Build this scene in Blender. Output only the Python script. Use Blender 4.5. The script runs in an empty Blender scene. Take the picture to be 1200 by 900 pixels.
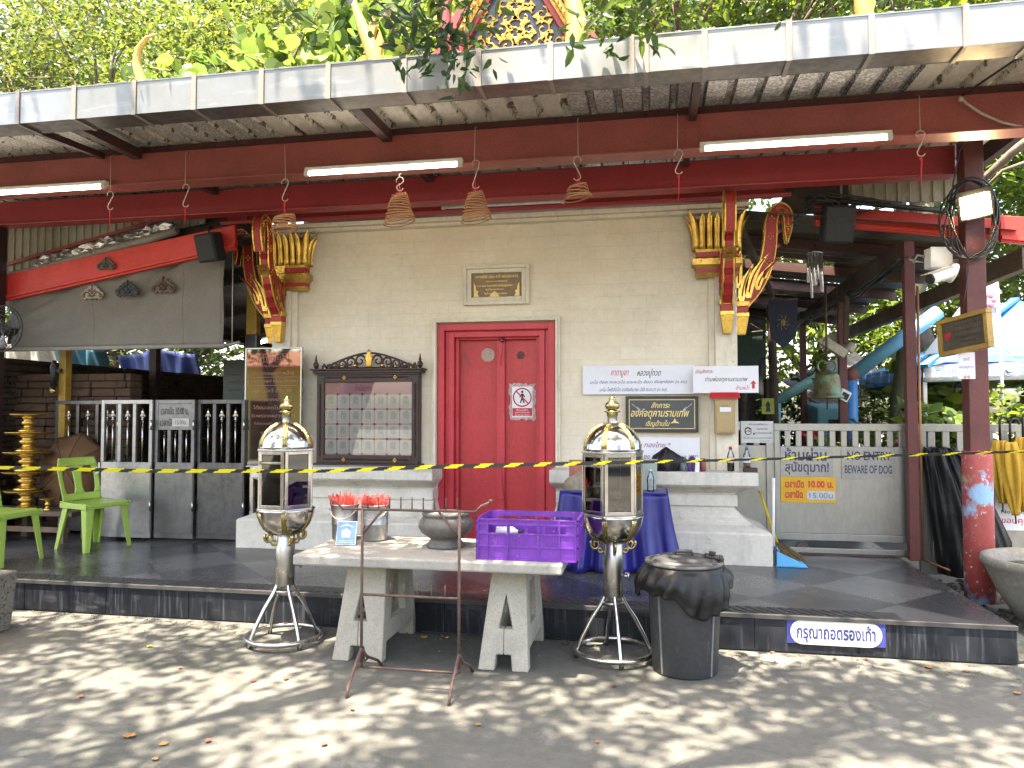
import bpy, bmesh, math, random
import numpy as np
from mathutils import Vector, Matrix, Euler
R = math.radians
sc = bpy.context.scene
C = sc.collection
random.seed(7)

# ------------------------------------------------------------------ camera, sky, sun, exposure
CAMH, YAW, PITCH, FPX = 1.5, R(10.6), R(2.2), 880.0
cd = bpy.data.cameras.new("camera"); cam = bpy.data.objects.new("camera", cd); C.objects.link(cam)
cd.sensor_width = 36; cd.lens = FPX / 1200 * 36; cd.clip_end = 600; cd.clip_start = .05
cam.location = (0, 0, CAMH); cam.rotation_euler = (R(90) + PITCH, 0, YAW)
sc.camera = cam
SUN = Vector((.10, .21, -.97)).normalized()
w = bpy.data.worlds.new("World"); sc.world = w; w.use_nodes = True
nt = w.node_tree; bg = nt.nodes["Background"]
sky = nt.nodes.new("ShaderNodeTexSky"); sky.sky_type = 'NISHITA'; sky.sun_disc = False
sky.sun_elevation = math.asin(-SUN.z); sky.sun_rotation = math.atan2(-SUN.x, -SUN.y)
sky.dust_density = 4.0; sky.air_density = 1.0
nt.links.new(sky.outputs[0], bg.inputs[0]); bg.inputs[1].default_value = .15
sd = bpy.data.lights.new("sun", 'SUN'); sd.energy = 4.3; sd.angle = R(.53); sd.color = (1, .95, .86)
so = bpy.data.objects.new("sun", sd); C.objects.link(so); so.rotation_euler = SUN.to_track_quat('-Z', 'Y').to_euler()
so.location = (0, 0, 30)
vs = sc.view_settings; vs.view_transform = 'Standard'; vs.look = 'None'; vs.gamma = 1; vs.exposure = 3.0; vs.use_curve_mapping = False
vs.use_white_balance = True; vs.white_balance_temperature = 7600; vs.white_balance_tint = 11
sc.cycles.max_bounces = 10; sc.cycles.diffuse_bounces = 5; sc.cycles.glossy_bounces = 4; sc.cycles.transmission_bounces = 6
sc.cycles.transparent_max_bounces = 12; sc.cycles.sample_clamp_indirect = 6; sc.cycles.caustics_reflective = False; sc.cycles.caustics_refractive = False
sc.cycles.use_denoising = True

# ------------------------------------------------------------------ photograph pixel -> point on a world plane
_fw = Vector((-math.sin(YAW) * math.cos(PITCH), math.cos(YAW) * math.cos(PITCH), math.sin(PITCH)))
_rt = Vector((math.cos(YAW), math.sin(YAW), 0)); _up = _rt.cross(_fw)
def ray(x, y): return _fw + _rt * ((x - 600) / FPX) + _up * ((450 - y) / FPX)
def at(x, y, Y):
    d = ray(x, y); return Vector((0, 0, CAMH)) + d * (Y / d.y)
def atz(x, y, z):
    d = ray(x, y); return Vector((0, 0, CAMH)) + d * ((z - CAMH) / d.z)
def atx(x, y, X):
    d = ray(x, y); return Vector((0, 0, CAMH)) + d * (X / d.x)
def RC(x0, y0, x1, y1, Y):                       # x0,x1,z0,z1 of an upright rectangle on the plane Y
    mx, my = (x0 + x1) / 2, (y0 + y1) / 2
    return at(x0, my, Y).x, at(x1, my, Y).x, at(mx, y1, Y).z, at(mx, y0, Y).z

# ------------------------------------------------------------------ objects
def T(name, label, cat, loc=(0, 0, 0), group=None, rz=0):
    o = bpy.data.objects.new(name, None); C.objects.link(o); o.location = loc; o.rotation_euler = (0, 0, rz)
    o.empty_display_size = .05
    return tag(o, label, cat, group)
def tag(o, label=None, cat=None, group=None, kind=None):
    if label: o["label"] = label
    if cat: o["category"] = cat
    if group: o["group"] = group
    if kind: o["kind"] = kind
    return o
def kids(o): return [c for c in o.children]
def dup(o, parent=None, label=None):
    c = o.copy(); C.objects.link(c)
    c.parent = parent
    if label: c["label"] = label
    for k in kids(o): dup(k, c)
    return c

class MB:
    def __init__(s): s.v = []; s.f = []; s.m = []; s.sm = []; s.X = None; s.mi = 0
    def P(s, p):
        p = Vector(p)
        if s.X is not None: p = s.X @ p
        s.v.append(p); return len(s.v) - 1
    def F(s, idx, mi=None, sm=False):
        s.f.append(tuple(idx)); s.m.append(s.mi if mi is None else mi); s.sm.append(sm)
    def box(s, x0, x1, y0, y1, z0, z1, mi=None):
        if x0 > x1: x0, x1 = x1, x0
        if y0 > y1: y0, y1 = y1, y0
        if z0 > z1: z0, z1 = z1, z0
        i = [s.P((x, y, z)) for z in (z0, z1) for y in (y0, y1) for x in (x0, x1)]
        for q in ((0, 2, 3, 1), (4, 5, 7, 6), (0, 1, 5, 4), (2, 6, 7, 3), (0, 4, 6, 2), (1, 3, 7, 5)): s.F([i[k] for k in q], mi)
        return s
    def hexa(s, b, t, mi=None):                  # four bottom, four top points (same winding, ccw from above)
        i = [s.P(p) for p in b] + [s.P(p) for p in t]
        for q in ((3, 2, 1, 0), (4, 5, 6, 7), (0, 1, 5, 4), (1, 2, 6, 5), (2, 3, 7, 6), (3, 0, 4, 7)): s.F([i[k] for k in q], mi)
        return s
    def bar(s, p, q, w, h, up=(0, 0, 1), mi=None):
        p, q = Vector(p), Vector(q); d = (q - p).normalized(); up = Vector(up)
        if abs(d.dot(up)) > .98: up = Vector((0, 1, 0))
        a = d.cross(up).normalized() * (w / 2); b = a.cross(d).normalized() * (h / 2)
        return s.hexa([p - a - b, p + a - b, q + a - b, q - a - b], [p - a + b, p + a + b, q + a + b, q - a + b], mi)
    def tube(s, pts, r, n=8, closed=False, mi=None, caps=True):
        pts = [Vector(p) for p in pts]; N = len(pts)
        rs = r if isinstance(r, (list, tuple)) else [r] * N
        rings = []; prev = None
        for i, p in enumerate(pts):
            if closed: d = pts[(i + 1) % N] - pts[i - 1]
            else: d = pts[min(i + 1, N - 1)] - pts[max(i - 1, 0)]
            if d.length < 1e-9: d = Vector((0, 0, 1))
            d.normalize()
            if prev is None:
                a = d.orthogonal().normalized()
            else:
                a = prev - d * prev.dot(d)
                a = a.normalized() if a.length > 1e-6 else d.orthogonal().normalized()
            prev = a; b = d.cross(a)
            rings.append([s.P(p + (a * math.cos(2 * math.pi * k / n) + b * math.sin(2 * math.pi * k / n)) * rs[i]) for k in range(n)])
        for i in range(N if closed else N - 1):
            A, B = rings[i], rings[(i + 1) % N]
            for k in range(n): s.F((A[k], A[(k + 1) % n], B[(k + 1) % n], B[k]), mi, True)
        if caps and not closed:
            s.F(rings[0][::-1], mi); s.F(rings[-1], mi)
        return s
    def lathe(s, prof, n=24, c=(0, 0, 0), mi=None, caps=True, sm=True, ph=0, sx=1, sy=1):
        c = Vector(c); rings = []
        for r, z in prof:
            rings.append([s.P(c + Vector((r * sx * math.cos(ph + 2 * math.pi * k / n), r * sy * math.sin(ph + 2 * math.pi * k / n), z))) for k in range(n)])
        for A, B in zip(rings, rings[1:]):
            for k in range(n): s.F((A[k], A[(k + 1) % n], B[(k + 1) % n], B[k]), mi, sm)
        if caps:
            s.F(rings[0][::-1], mi); s.F(rings[-1], mi)
        return s
    def prism(s, poly, o, u, v, dep, mi=None):    # 2D outline in the plane (u,v) at o, thickened by the vector dep
        o, u, v, dep = Vector(o), Vector(u), Vector(v), Vector(dep)
        a = [s.P(o + u * x + v * y) for x, y in poly]; b = [s.P(o + u * x + v * y + dep) for x, y in poly]
        s.F(a, mi); s.F(b[::-1], mi); n = len(a)
        for i in range(n): s.F((a[i], b[i], b[(i + 1) % n], a[(i + 1) % n]), mi)
        return s
    def quad(s, a, b, c, d, mi=None): s.F([s.P(a), s.P(b), s.P(c), s.P(d)], mi); return s
    def grid(s, fn, nu, nv, mi=None, sm=True):
        i = [[s.P(fn(a / nu, b / nv)) for b in range(nv + 1)] for a in range(nu + 1)]
        for a in range(nu):
            for b in range(nv): s.F((i[a][b], i[a + 1][b], i[a + 1][b + 1], i[a][b + 1]), mi, sm)
        return s
    def ball(s, c, r, n=12, mi=None, sc3=(1, 1, 1)):
        m = n // 2
        for_ = [(r * math.sin(math.pi * k / m), -r * math.cos(math.pi * k / m) * sc3[2]) for k in range(m + 1)]
        for_[0] = (r * .02, for_[0][1]); for_[-1] = (r * .02, for_[-1][1])
        return s.lathe(for_, n, c, mi, sx=sc3[0], sy=sc3[1])
    def build(s, name, mats, parent=None, bevel=0, seg=2, solid=0, weld=False):
        me = bpy.data.meshes.new(name)
        off = Vector((0, 0, 0)); p = parent
        while p is not None: off += p.location; p = p.parent
        me.from_pydata([tuple(v - off) for v in s.v], [], s.f)
        if not isinstance(mats, (list, tuple)): mats = [mats]
        for m in mats: me.materials.append(m)
        me.polygons.foreach_set("material_index", s.m); me.polygons.foreach_set("use_smooth", s.sm)
        me.update()
        bm = bmesh.new(); bm.from_mesh(me)
        if weld: bmesh.ops.remove_doubles(bm, verts=bm.verts, dist=1e-5)
        if not solid: bmesh.ops.recalc_face_normals(bm, faces=bm.faces)
        bm.to_mesh(me); bm.free()
        o = bpy.data.objects.new(name, me); C.objects.link(o); o.parent = parent
        if solid:
            md = o.modifiers.new("solid", 'SOLIDIFY'); md.thickness = solid; md.offset = 0
        if bevel:
            md = o.modifiers.new("bevel", 'BEVEL'); md.width = bevel; md.segments = seg; md.limit_method = 'ANGLE'; md.angle_limit = R(40)
        return o

_txt = {}
def text_geo(t, bold=0, extr=0):
    k = (t, bold, extr)
    if k in _txt: return _txt[k]
    cu = bpy.data.curves.new("lettering", 'FONT'); cu.body = t; cu.size = 1; cu.offset = bold; cu.resolution_u = 3; cu.extrude = extr
    o = bpy.data.objects.new("lettering", cu); C.objects.link(o)
    dg = bpy.context.evaluated_depsgraph_get()
    me = bpy.data.meshes.new_from_object(o.evaluated_get(dg))
    vs_ = [v.co.copy() for v in me.vertices]; fs = [tuple(p.vertices) for p in me.polygons]
    bpy.data.objects.remove(o); bpy.data.curves.remove(cu); bpy.data.meshes.remove(me)
    xs = [v.x for v in vs_]; ys = [v.y for v in vs_]
    _txt[k] = (vs_, fs, min(xs), max(xs), min(ys), max(ys)); return _txt[k]
def put_text(mb, t, cx, cz, Y, wd, ht, mi=0, bold=0, u=(1, 0, 0), v=(0, 0, 1), o=None, extr=0, slant=0):
    """writing fitted to wd x ht, centred at (cx, cz) on the upright plane Y (or at o in the plane u,v)"""
    vs_, fs, x0, x1, y0, y1 = text_geo(t, bold, extr / max(1e-6, ht) if extr else 0)
    u, v = Vector(u), Vector(v); n = u.cross(v)
    o = Vector((cx, Y, cz)) if o is None else Vector(o)
    sx = wd / max(1e-6, x1 - x0); sy = ht / max(1e-6, y1 - y0); b = len(mb.v)
    for p in vs_:
        yy = (p.y - (y0 + y1) / 2) * sy
        mb.P(o + u * ((p.x - (x0 + x1) / 2) * sx + yy * slant) + v * yy + n * (p.z * sy))
    for f in fs: mb.F([b + i for i in f], mi)

# ------------------------------------------------------------------ procedural materials
def _n(nt, t, **kw):
    n = nt.nodes.new(t)
    for k, v in kw.items(): setattr(n, k, v)
    return n
def _in(nd, **kw):
    for k, v in kw.items(): nd.inputs[k.replace('_', ' ')].default_value = v
    return nd
_mats = {}
def c4(c): return (c[0], c[1], c[2], 1)
def M(name, col, rough=.55, metal=0, var=.25, s1=3, s2=28, bump=.15, bs=60, col2=None, spec=.5, patch=None, patch_t=.6, patch_s=9,
      trans=0, emit=None, es=0, stretch=(1, 1, 1), rvar=.12, coat=0):
    if name in _mats: return _mats[name]
    m = bpy.data.materials.new(name); m.use_nodes = True; nt = m.node_tree; L = nt.links.new
    b = nt.nodes["Principled BSDF"]
    tc = _n(nt, "ShaderNodeTexCoord"); mp = _n(nt, "ShaderNodeMapping"); mp.inputs['Scale'].default_value = stretch; L(tc.outputs['Object'], mp.inputs[0])
    n1 = _in(_n(nt, "ShaderNodeTexNoise"), Scale=s1, Detail=6., Roughness=.65); L(mp.outputs[0], n1.inputs[0])
    n2 = _in(_n(nt, "ShaderNodeTexNoise"), Scale=s2, Detail=5., Roughness=.7); L(mp.outputs[0], n2.inputs[0])
    mx = _n(nt, "ShaderNodeMix", data_type='FLOAT'); mx.inputs[0].default_value = .45; L(n1.outputs[0], mx.inputs[2]); L(n2.outputs[0], mx.inputs[3])
    rp = _n(nt, "ShaderNodeMapRange"); rp.inputs[1].default_value = .32; rp.inputs[2].default_value = .68; L(mx.outputs[0], rp.inputs[0])
    c2 = col2 if col2 else tuple(x * (1 - var * 1.6) for x in col); c1 = col if col2 else tuple(min(1, x * (1 + var * .5)) for x in col)
    mc = _n(nt, "ShaderNodeMix", data_type='RGBA'); L(rp.outputs[0], mc.inputs[0]); mc.inputs[6].default_value = c4(c2); mc.inputs[7].default_value = c4(c1)
    out = mc.outputs[2]
    if patch:
        n3 = _in(_n(nt, "ShaderNodeTexNoise"), Scale=patch_s, Detail=8., Roughness=.7); L(mp.outputs[0], n3.inputs[0])
        r3 = _n(nt, "ShaderNodeMapRange"); r3.inputs[1].default_value = patch_t; r3.inputs[2].default_value = patch_t + .025; L(n3.outputs[0], r3.inputs[0])
        m3 = _n(nt, "ShaderNodeMix", data_type='RGBA'); L(r3.outputs[0], m3.inputs[0]); L(out, m3.inputs[6]); m3.inputs[7].default_value = c4(patch); out = m3.outputs[2]
    L(out, b.inputs['Base Color'])
    rr = _n(nt, "ShaderNodeMapRange"); L(mx.outputs[0], rr.inputs[0]); rr.inputs[1].default_value = .3; rr.inputs[2].default_value = .7
    rr.inputs[3].default_value = min(1, rough + rvar); rr.inputs[4].default_value = max(.02, rough - rvar); L(rr.outputs[0], b.inputs['Roughness'])
    b.inputs['Metallic'].default_value = metal; b.inputs['Specular IOR Level'].default_value = spec
    if coat: b.inputs['Coat Weight'].default_value = coat
    if bump:
        n4 = _in(_n(nt, "ShaderNodeTexNoise"), Scale=bs, Detail=4.); L(mp.outputs[0], n4.inputs[0])
        bp = _n(nt, "ShaderNodeBump"); bp.inputs['Strength'].default_value = bump; bp.inputs['Distance'].default_value = .01; L(n4.outputs[0], bp.inputs['Height']); L(bp.outputs[0], b.inputs['Normal'])
    if emit:
        b.inputs['Emission Color'].default_value = c4(emit); b.inputs['Emission Strength'].default_value = es
    m["out"] = 0
    _mats[name] = m; return m
def base_socket(m):
    b = m.node_tree.nodes["Principled BSDF"]; return b, b.inputs['Base Color'].links[0].from_socket
def mul_over(m, fac_socket, col, mode='MIX'):
    """mix another colour over the base colour by a mask"""
    b, s = base_socket(m); nt = m.node_tree
    x = _n(nt, "ShaderNodeMix", data_type='RGBA'); x.blend_type = mode; nt.links.new(fac_socket, x.inputs[0]); nt.links.new(s, x.inputs[6]); x.inputs[7].default_value = c4(col)
    nt.links.new(x.outputs[2], b.inputs['Base Color'])
def noise_mask(m, scale, lo, hi, stretch=(1, 1, 1), detail=6, off=(0, 0, 0)):
    nt = m.node_tree; tc = _n(nt, "ShaderNodeTexCoord"); mp = _n(nt, "ShaderNodeMapping"); mp.inputs['Scale'].default_value = stretch; mp.inputs['Location'].default_value = off
    nt.links.new(tc.outputs['Object'], mp.inputs[0])
    n = _in(_n(nt, "ShaderNodeTexNoise"), Scale=scale, Detail=float(detail), Roughness=.65); nt.links.new(mp.outputs[0], n.inputs[0])
    r = _n(nt, "ShaderNodeMapRange"); r.inputs[1].default_value = lo; r.inputs[2].default_value = hi; nt.links.new(n.outputs[0], r.inputs[0]); return r.outputs[0]

def leaf_mat(name, cols, trans=.5, rough=.45):
    m = bpy.data.materials.new(name); m.use_nodes = True; nt = m.node_tree; L = nt.links.new; b = nt.nodes["Principled BSDF"]
    g = _n(nt, "ShaderNodeNewGeometry"); cr = _n(nt, "ShaderNodeValToRGB"); L(g.outputs['Random Per Island'], cr.inputs[0])
    e = cr.color_ramp.elements
    e[0].color = c4(cols[0]); e[1].color = c4(cols[-1])
    for i, c in enumerate(cols[1:-1]): x = e.new((i + 1) / (len(cols) - 1)); x.color = c4(c)
    L(cr.outputs[0], b.inputs['Base Color']); b.inputs['Roughness'].default_value = rough; b.inputs['Specular IOR Level'].default_value = .35
    tr = _n(nt, "ShaderNodeBsdfTranslucent"); hs = _n(nt, "ShaderNodeHueSaturation"); hs.inputs['Value'].default_value = 2.0; hs.inputs['Hue'].default_value = .486; hs.inputs['Saturation'].default_value = 1.05
    L(cr.outputs[0], hs.inputs['Color']); L(hs.outputs[0], tr.inputs[0])
    mx = _n(nt, "ShaderNodeMixShader"); mx.inputs[0].default_value = trans; L(b.outputs[0], mx.inputs[1]); L(tr.outputs[0], mx.inputs[2])
    L(mx.outputs[0], nt.nodes["Material Output"].inputs[0]); return m
def glass_mat(name, tint, refl=.5, rough=.02, ior=1.5):
    m = bpy.data.materials.new(name); m.use_nodes = True; nt = m.node_tree; L = nt.links.new
    t = _n(nt, "ShaderNodeBsdfTransparent"); t.inputs[0].default_value = c4(tint); g = _n(nt, "ShaderNodeBsdfGlossy"); g.inputs['Roughness'].default_value = rough
    f = _n(nt, "ShaderNodeFresnel"); f.inputs[0].default_value = ior; a = _n(nt, "ShaderNodeMath", operation='MULTIPLY_ADD'); L(f.outputs[0], a.inputs[0]); a.inputs[1].default_value = 1.; a.inputs[2].default_value = refl
    a.use_clamp = True
    x = _n(nt, "ShaderNodeMixShader"); L(a.outputs[0], x.inputs[0]); L(t.outputs[0], x.inputs[1]); L(g.outputs[0], x.inputs[2])
    L(x.outputs[0], nt.nodes["Material Output"].inputs[0]); return m
# ------------------------------------------------------------------ shared materials
steel = M("brushed steel", (.56, .55, .53), .3, 1, .22, 2, 14, .05, 30, rvar=.14)
chrome = M("polished steel", (.52, .515, .50), .17, 1, .2, 5, 22, .10, 14, rvar=.08)
gatesteel = M("dull gate steel", (.39, .38, .355), .34, .85, .38, 1.6, 22, .1, 25, col2=(.25, .25, .24), stretch=(1, 1, .35), rvar=.13)
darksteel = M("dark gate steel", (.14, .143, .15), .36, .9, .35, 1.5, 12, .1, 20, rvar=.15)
gold = M("gilding", (.78, .50, .12), .32, .9, .35, 6, 40, .3, 50)
brass = M("old brass", (.44, .36, .16), .25, 1, .35, 8, 40, .3, 30)
paleyel = M("pale yellow paint", (.27, .19, .04), .6, 0, .25, 5, 30, .3, 30)
redpaint = M("red gloss paint", (.42, .025, .03), .45, 0, .2, 3, 40, .15, 60)
redbeam = M("red board paint", (.64, .045, .035), .5, 0, .22, 2, 30, .2, 40, patch=(.10, .03, .03), patch_t=.70, patch_s=7)
brownbeam = M("maroon steel paint", (.34, .082, .066), .42, 0, .3, 2, 60, .1, 80, patch=(.34, .16, .12), patch_t=.70, patch_s=45)
crimson = M("crimson beam paint", (.36, .040, .043), .45, 0, .25, 2, 40, .1, 70)
darkwood = M("dark timber", (.075, .05, .036), .75, 0, .4, 4, 30, .4, 40, stretch=(1, 1, 1))
black = M("black plastic", (.012, .012, .013), .45, 0, .2)
blackcloth = M("black cloth", (.018, .019, .021), .85, 0, .3, bump=.4, bs=120)
white = M("white paint", (.78, .77, .74), .5, 0, .08, bump=.03)
paperwhite = M("white vinyl", (.74, .74, .78), .45, 0, .05, 2, 8, .02)
wire = M("pale wire", (.5, .42, .36), .5, .2, .2)
cable = M("black cable", (.02, .019, .018), .5, 0, .2)
redstring = M("red string", (.62, .03, .04), .8, 0, .1)
tubelit = M("lit fluorescent tube", (1, 1, 1), .4, emit=(1, .98, .95), es=3.0)
tubeoff = M("unlit tube", (.7, .72, .74), .25)
lampbody = M("lamp housing", (.62, .6, .55), .5, var=.15)
inkred = M("red lettering", (.55, .03, .04), .6, var=.1, bump=0)
inkdark = M("dark blue lettering", (.03, .035, .09), .6, var=.1, bump=0)
inkgold = M("gold lettering", (.80, .60, .22), .4, .25, var=.15, bump=0)
mauve = M("pink brown lettering", (.42, .13, .12), .5, var=.1, bump=0)

# ground: cast concrete, stained and patched
concrete = M("yard concrete", (.116, .114, .102), .85, 0, .3, .9, 14, .35, 70, col2=(.062, .063, .056))
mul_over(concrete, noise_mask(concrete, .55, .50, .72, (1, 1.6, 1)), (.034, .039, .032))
mul_over(concrete, noise_mask(concrete, 130, .60, .72), (.18, .176, .16))
mul_over(concrete, noise_mask(concrete, 2.4, .60, .64, (1, .7, 1), off=(5, 1, 0)), (.125, .122, .112))
mul_over(concrete, noise_mask(concrete, 60, .64, .70), (.06, .06, .055))
nc_ = concrete.node_tree; tcc = _n(nc_, "ShaderNodeTexCoord"); wn = _in(_n(nc_, "ShaderNodeTexNoise"), Scale=1.7, Detail=5.); nc_.links.new(tcc.outputs['Object'], wn.inputs[0]); wa = _n(nc_, "ShaderNodeVectorMath", operation='MULTIPLY_ADD'); nc_.links.new(wn.outputs['Color'], wa.inputs[0]); wa.inputs[1].default_value = (.5, .5, 0); nc_.links.new(tcc.outputs['Object'], wa.inputs[2])
vc_ = _n(nc_, "ShaderNodeTexVoronoi", feature='DISTANCE_TO_EDGE'); vc_.inputs['Scale'].default_value = .20; nc_.links.new(wa.outputs[0], vc_.inputs[0]); rc_ = _n(nc_, "ShaderNodeMapRange"); rc_.inputs[1].default_value = .0004; rc_.inputs[2].default_value = .0014; rc_.inputs[3].default_value = .45; rc_.inputs[4].default_value = 0; nc_.links.new(vc_.outputs['Distance'], rc_.inputs[0]); mul_over(concrete, rc_.outputs[0], (.04, .04, .036))
# podium: honed dark granite, diagonal two-tone
def granite(name, a, b, rough, diag):
    m = M(name, a, rough, 0, .2, 1.2, 60, .03, 90, rvar=.1, spec=.5); nt = m.node_tree
    if diag:
        tc = _n(nt, "ShaderNodeTexCoord"); mp = _n(nt, "ShaderNodeMapping"); nt.links.new(tc.outputs['Object'], mp.inputs[0]); mp.inputs['Rotation'].default_value = (0, 0, R(45)); mp.inputs['Location'].default_value = (.13, .21, .3)
        ck = _n(nt, "ShaderNodeTexChecker"); ck.inputs['Scale'].default_value = 1.55; ck.inputs[1].default_value = (0, 0, 0, 1); ck.inputs[2].default_value = (1, 1, 1, 1); nt.links.new(mp.outputs[0], ck.inputs[0])
        mul_over(m, ck.outputs[1], b)
        br = _n(nt, "ShaderNodeTexBrick"); br.offset = 0; br.inputs['Scale'].default_value = 1; br.inputs['Mortar Size'].default_value = .004; br.inputs['Brick Width'].default_value = .645; br.inputs['Row Height'].default_value = .645
        nt.links.new(mp.outputs[0], br.inputs[0]); mul_over(m, br.outputs['Fac'], (.02, .02, .02))
    mul_over(m, noise_mask(m, 1.1, .48, .75), tuple(x * 1.7 + .012 for x in a)); mul_over(m, noise_mask(m, 90, .64, .7), tuple(x * 2.6 for x in a)); return m
podmat = granite("podium granite", (.040, .041, .042), (.105, .103, .098), .30, True)
risermat = granite("riser granite", (.011, .013, .018), (.04, .04, .04), .42, False)
risermat.node_tree.nodes["Principled BSDF"].inputs["Specular IOR Level"].default_value = .28
mul_over(risermat, noise_mask(risermat, 6, .54, .74, (6, 1, .35)), (.075, .085, .098))
mul_over(risermat, noise_mask(risermat, 3, .56, .66, (1, 1, 2.5), off=(3, 0, 1)), (.045, .048, .053))
noseband = M("ribbed nosing tile", (.05, .05, .05), .5, 0, .25, 4, 40, .1)
# temple wall: painted blocks
wallmat = M("cream painted block", (.79, .71, .575), .8, 0, .13, 1.3, 18, .25, 50)
nt_ = wallmat.node_tree
tc_ = _n(nt_, "ShaderNodeTexCoord"); mp_ = _n(nt_, "ShaderNodeMapping"); mp_.inputs['Rotation'].default_value = (R(-90), 0, 0); nt_.links.new(tc_.outputs['Object'], mp_.inputs[0])
wb_ = _in(_n(nt_, "ShaderNodeTexNoise"), Scale=2.2); wv_ = _n(nt_, "ShaderNodeVectorMath", operation='MULTIPLY_ADD'); nt_.links.new(mp_.outputs[0], wb_.inputs[0])
nt_.links.new(wb_.outputs['Color'], wv_.inputs[0]); wv_.inputs[1].default_value = (.02, .02, 0); nt_.links.new(mp_.outputs[0], wv_.inputs[2])
br_ = _n(nt_, "ShaderNodeTexBrick"); br_.inputs['Scale'].default_value = 1; br_.inputs['Mortar Size'].default_value = .0035; br_.inputs['Mortar Smooth'].default_value = .4; br_.inputs['Brick Width'].default_value = .235; br_.inputs['Row Height'].default_value = .118
br_.inputs[1].default_value = (1, 1, 1, 1); br_.inputs[2].default_value = (.91, .90, .88, 1); br_.inputs[3].default_value = (.80, .78, .72, 1)
nt_.links.new(wv_.outputs[0], br_.inputs[0])
b_, s_ = base_socket(wallmat); x_ = _n(nt_, "ShaderNodeMix", data_type='RGBA'); x_.blend_type = 'MULTIPLY'; x_.inputs[0].default_value = .42; nt_.links.new(s_, x_.inputs[6]); nt_.links.new(br_.outputs[0], x_.inputs[7]); nt_.links.new(x_.outputs[2], b_.inputs['Base Color'])
bp_ = _n(nt_, "ShaderNodeBump"); bp_.inputs['Strength'].default_value = .35; bp_.inputs['Distance'].default_value = .008; bp_.invert = True; nt_.links.new(br_.outputs['Fac'], bp_.inputs['Height'])
nt_.links.new(b_.inputs['Normal'].links[0].from_socket, bp_.inputs['Normal']); nt_.links.new(bp_.outputs[0], b_.inputs['Normal'])
mul_over(wallmat, noise_mask(wallmat, .9, .45, .8, (1, 1, 2), off=(2, 0, 0)), (.69, .57, .40))
mul_over(wallmat, noise_mask(wallmat, 26, .71, .74), (.22, .19, .15))
stucco = M("cream stucco", (.74, .67, .54), .8, 0, .14, 2, 22, .2, 60)
mul_over(stucco, noise_mask(stucco, 5, .54, .8, (3, 3, .5)), (.46, .42, .35))
mul_over(stucco, noise_mask(stucco, 17, .70, .73), (.2, .18, .16))
plinthmat = M("grey white plinth", (.70, .65, .57), .75, 0, .15, 2, 25, .2, 60)
mul_over(plinthmat, noise_mask(plinthmat, 4, .5, .75, (2, 2, .6)), (.46, .44, .39))
mul_over(plinthmat, noise_mask(plinthmat, 14, .68, .72), (.22, .205, .185))
mul_over(plinthmat, noise_mask(plinthmat, 3.2, .60, .70, (1, 1, 3), off=(7, 2, 0)), (.40, .36, .29))
doormat = M("worn red door", (.52, .03, .035), .45, 0, .2, 2.5, 35, .2, 40, stretch=(1, 1, .5))
mul_over(doormat, noise_mask(doormat, 5.5, .60, .68, (1, 1, .6)), (.24, .03, .035))
mul_over(doormat, noise_mask(doormat, 22, .66, .70), (.12, .02, .02))
mul_over(doormat, noise_mask(doormat, 34, .70, .72, off=(4, 4, 4)), (.55, .35, .33))
doorframe = M("red door frame", (.56, .035, .05), .45, 0, .18, 2.5, 35, .15, 50)
mul_over(doorframe, noise_mask(doorframe, 9, .66, .72), (.22, .025, .03))
# canopy sheeting: foil insulation in some bays, bare and flaking in others
foild = M("dark foil underside", (.46, .445, .41), .4, .2, .4, 3, 60, .6, 130, rvar=.15); mul_over(foild, noise_mask(foild, 70, .53, .60), (.85, .85, .80))
foil = M("roof sheet underside", (.50, .485, .46), .35, .4, .3, 3, 40, .6, 130, rvar=.15)
nf = foil.node_tree; tcf = _n(nf, "ShaderNodeTexCoord")
vo = _n(nf, "ShaderNodeTexVoronoi"); vo.inputs['Scale'].default_value = 75; nf.links.new(tcf.outputs['Object'], vo.inputs[0])
rf_ = _n(nf, "ShaderNodeMapRange"); rf_.inputs[1].default_value = .35; rf_.inputs[2].default_value = .75; nf.links.new(vo.outputs['Color'], rf_.inputs[0]); mul_over(foil, rf_.outputs[0], (.80, .80, .77))
baresheet = M("bare roof sheet", (.72, .67, .58), .55, .1, .35, 2.5, 30, .2, 40, col2=(.36, .325, .27), stretch=(1, .5, 1))
ribpeel = M("flaking roof rib", (.82, .78, .66), .5, .1, .3, 9, 50, .2, 40, patch=(.15, .12, .09), patch_t=.53, patch_s=13)
foilrib = M("foil roof rib", (.10, .098, .092), .5, .4, .3, 9, 50, .3, 90, patch=(.6, .6, .58), patch_t=.52, patch_s=60)
gutmat = M("gutter sheet metal", (.30, .305, .305), .42, .75, .12, 2, 9, .12, 5, rvar=.12)
mul_over(gutmat, noise_mask(gutmat, 1.5, .55, .75, (1, 1, .5)), (.26, .25, .22))
mul_over(gutmat, noise_mask(gutmat, 4, .54, .70, (.5, 1, 3), off=(3, 0, 0)), (.38, .39, .40))
gutunder = M("gutter underside", (.26, .235, .22), .38, .85, .45, 1.2, 12, .1, 20)
gutstrap = M("gutter strap", (.34, .30, .27), .5, .5, .2, 8, 50)

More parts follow.
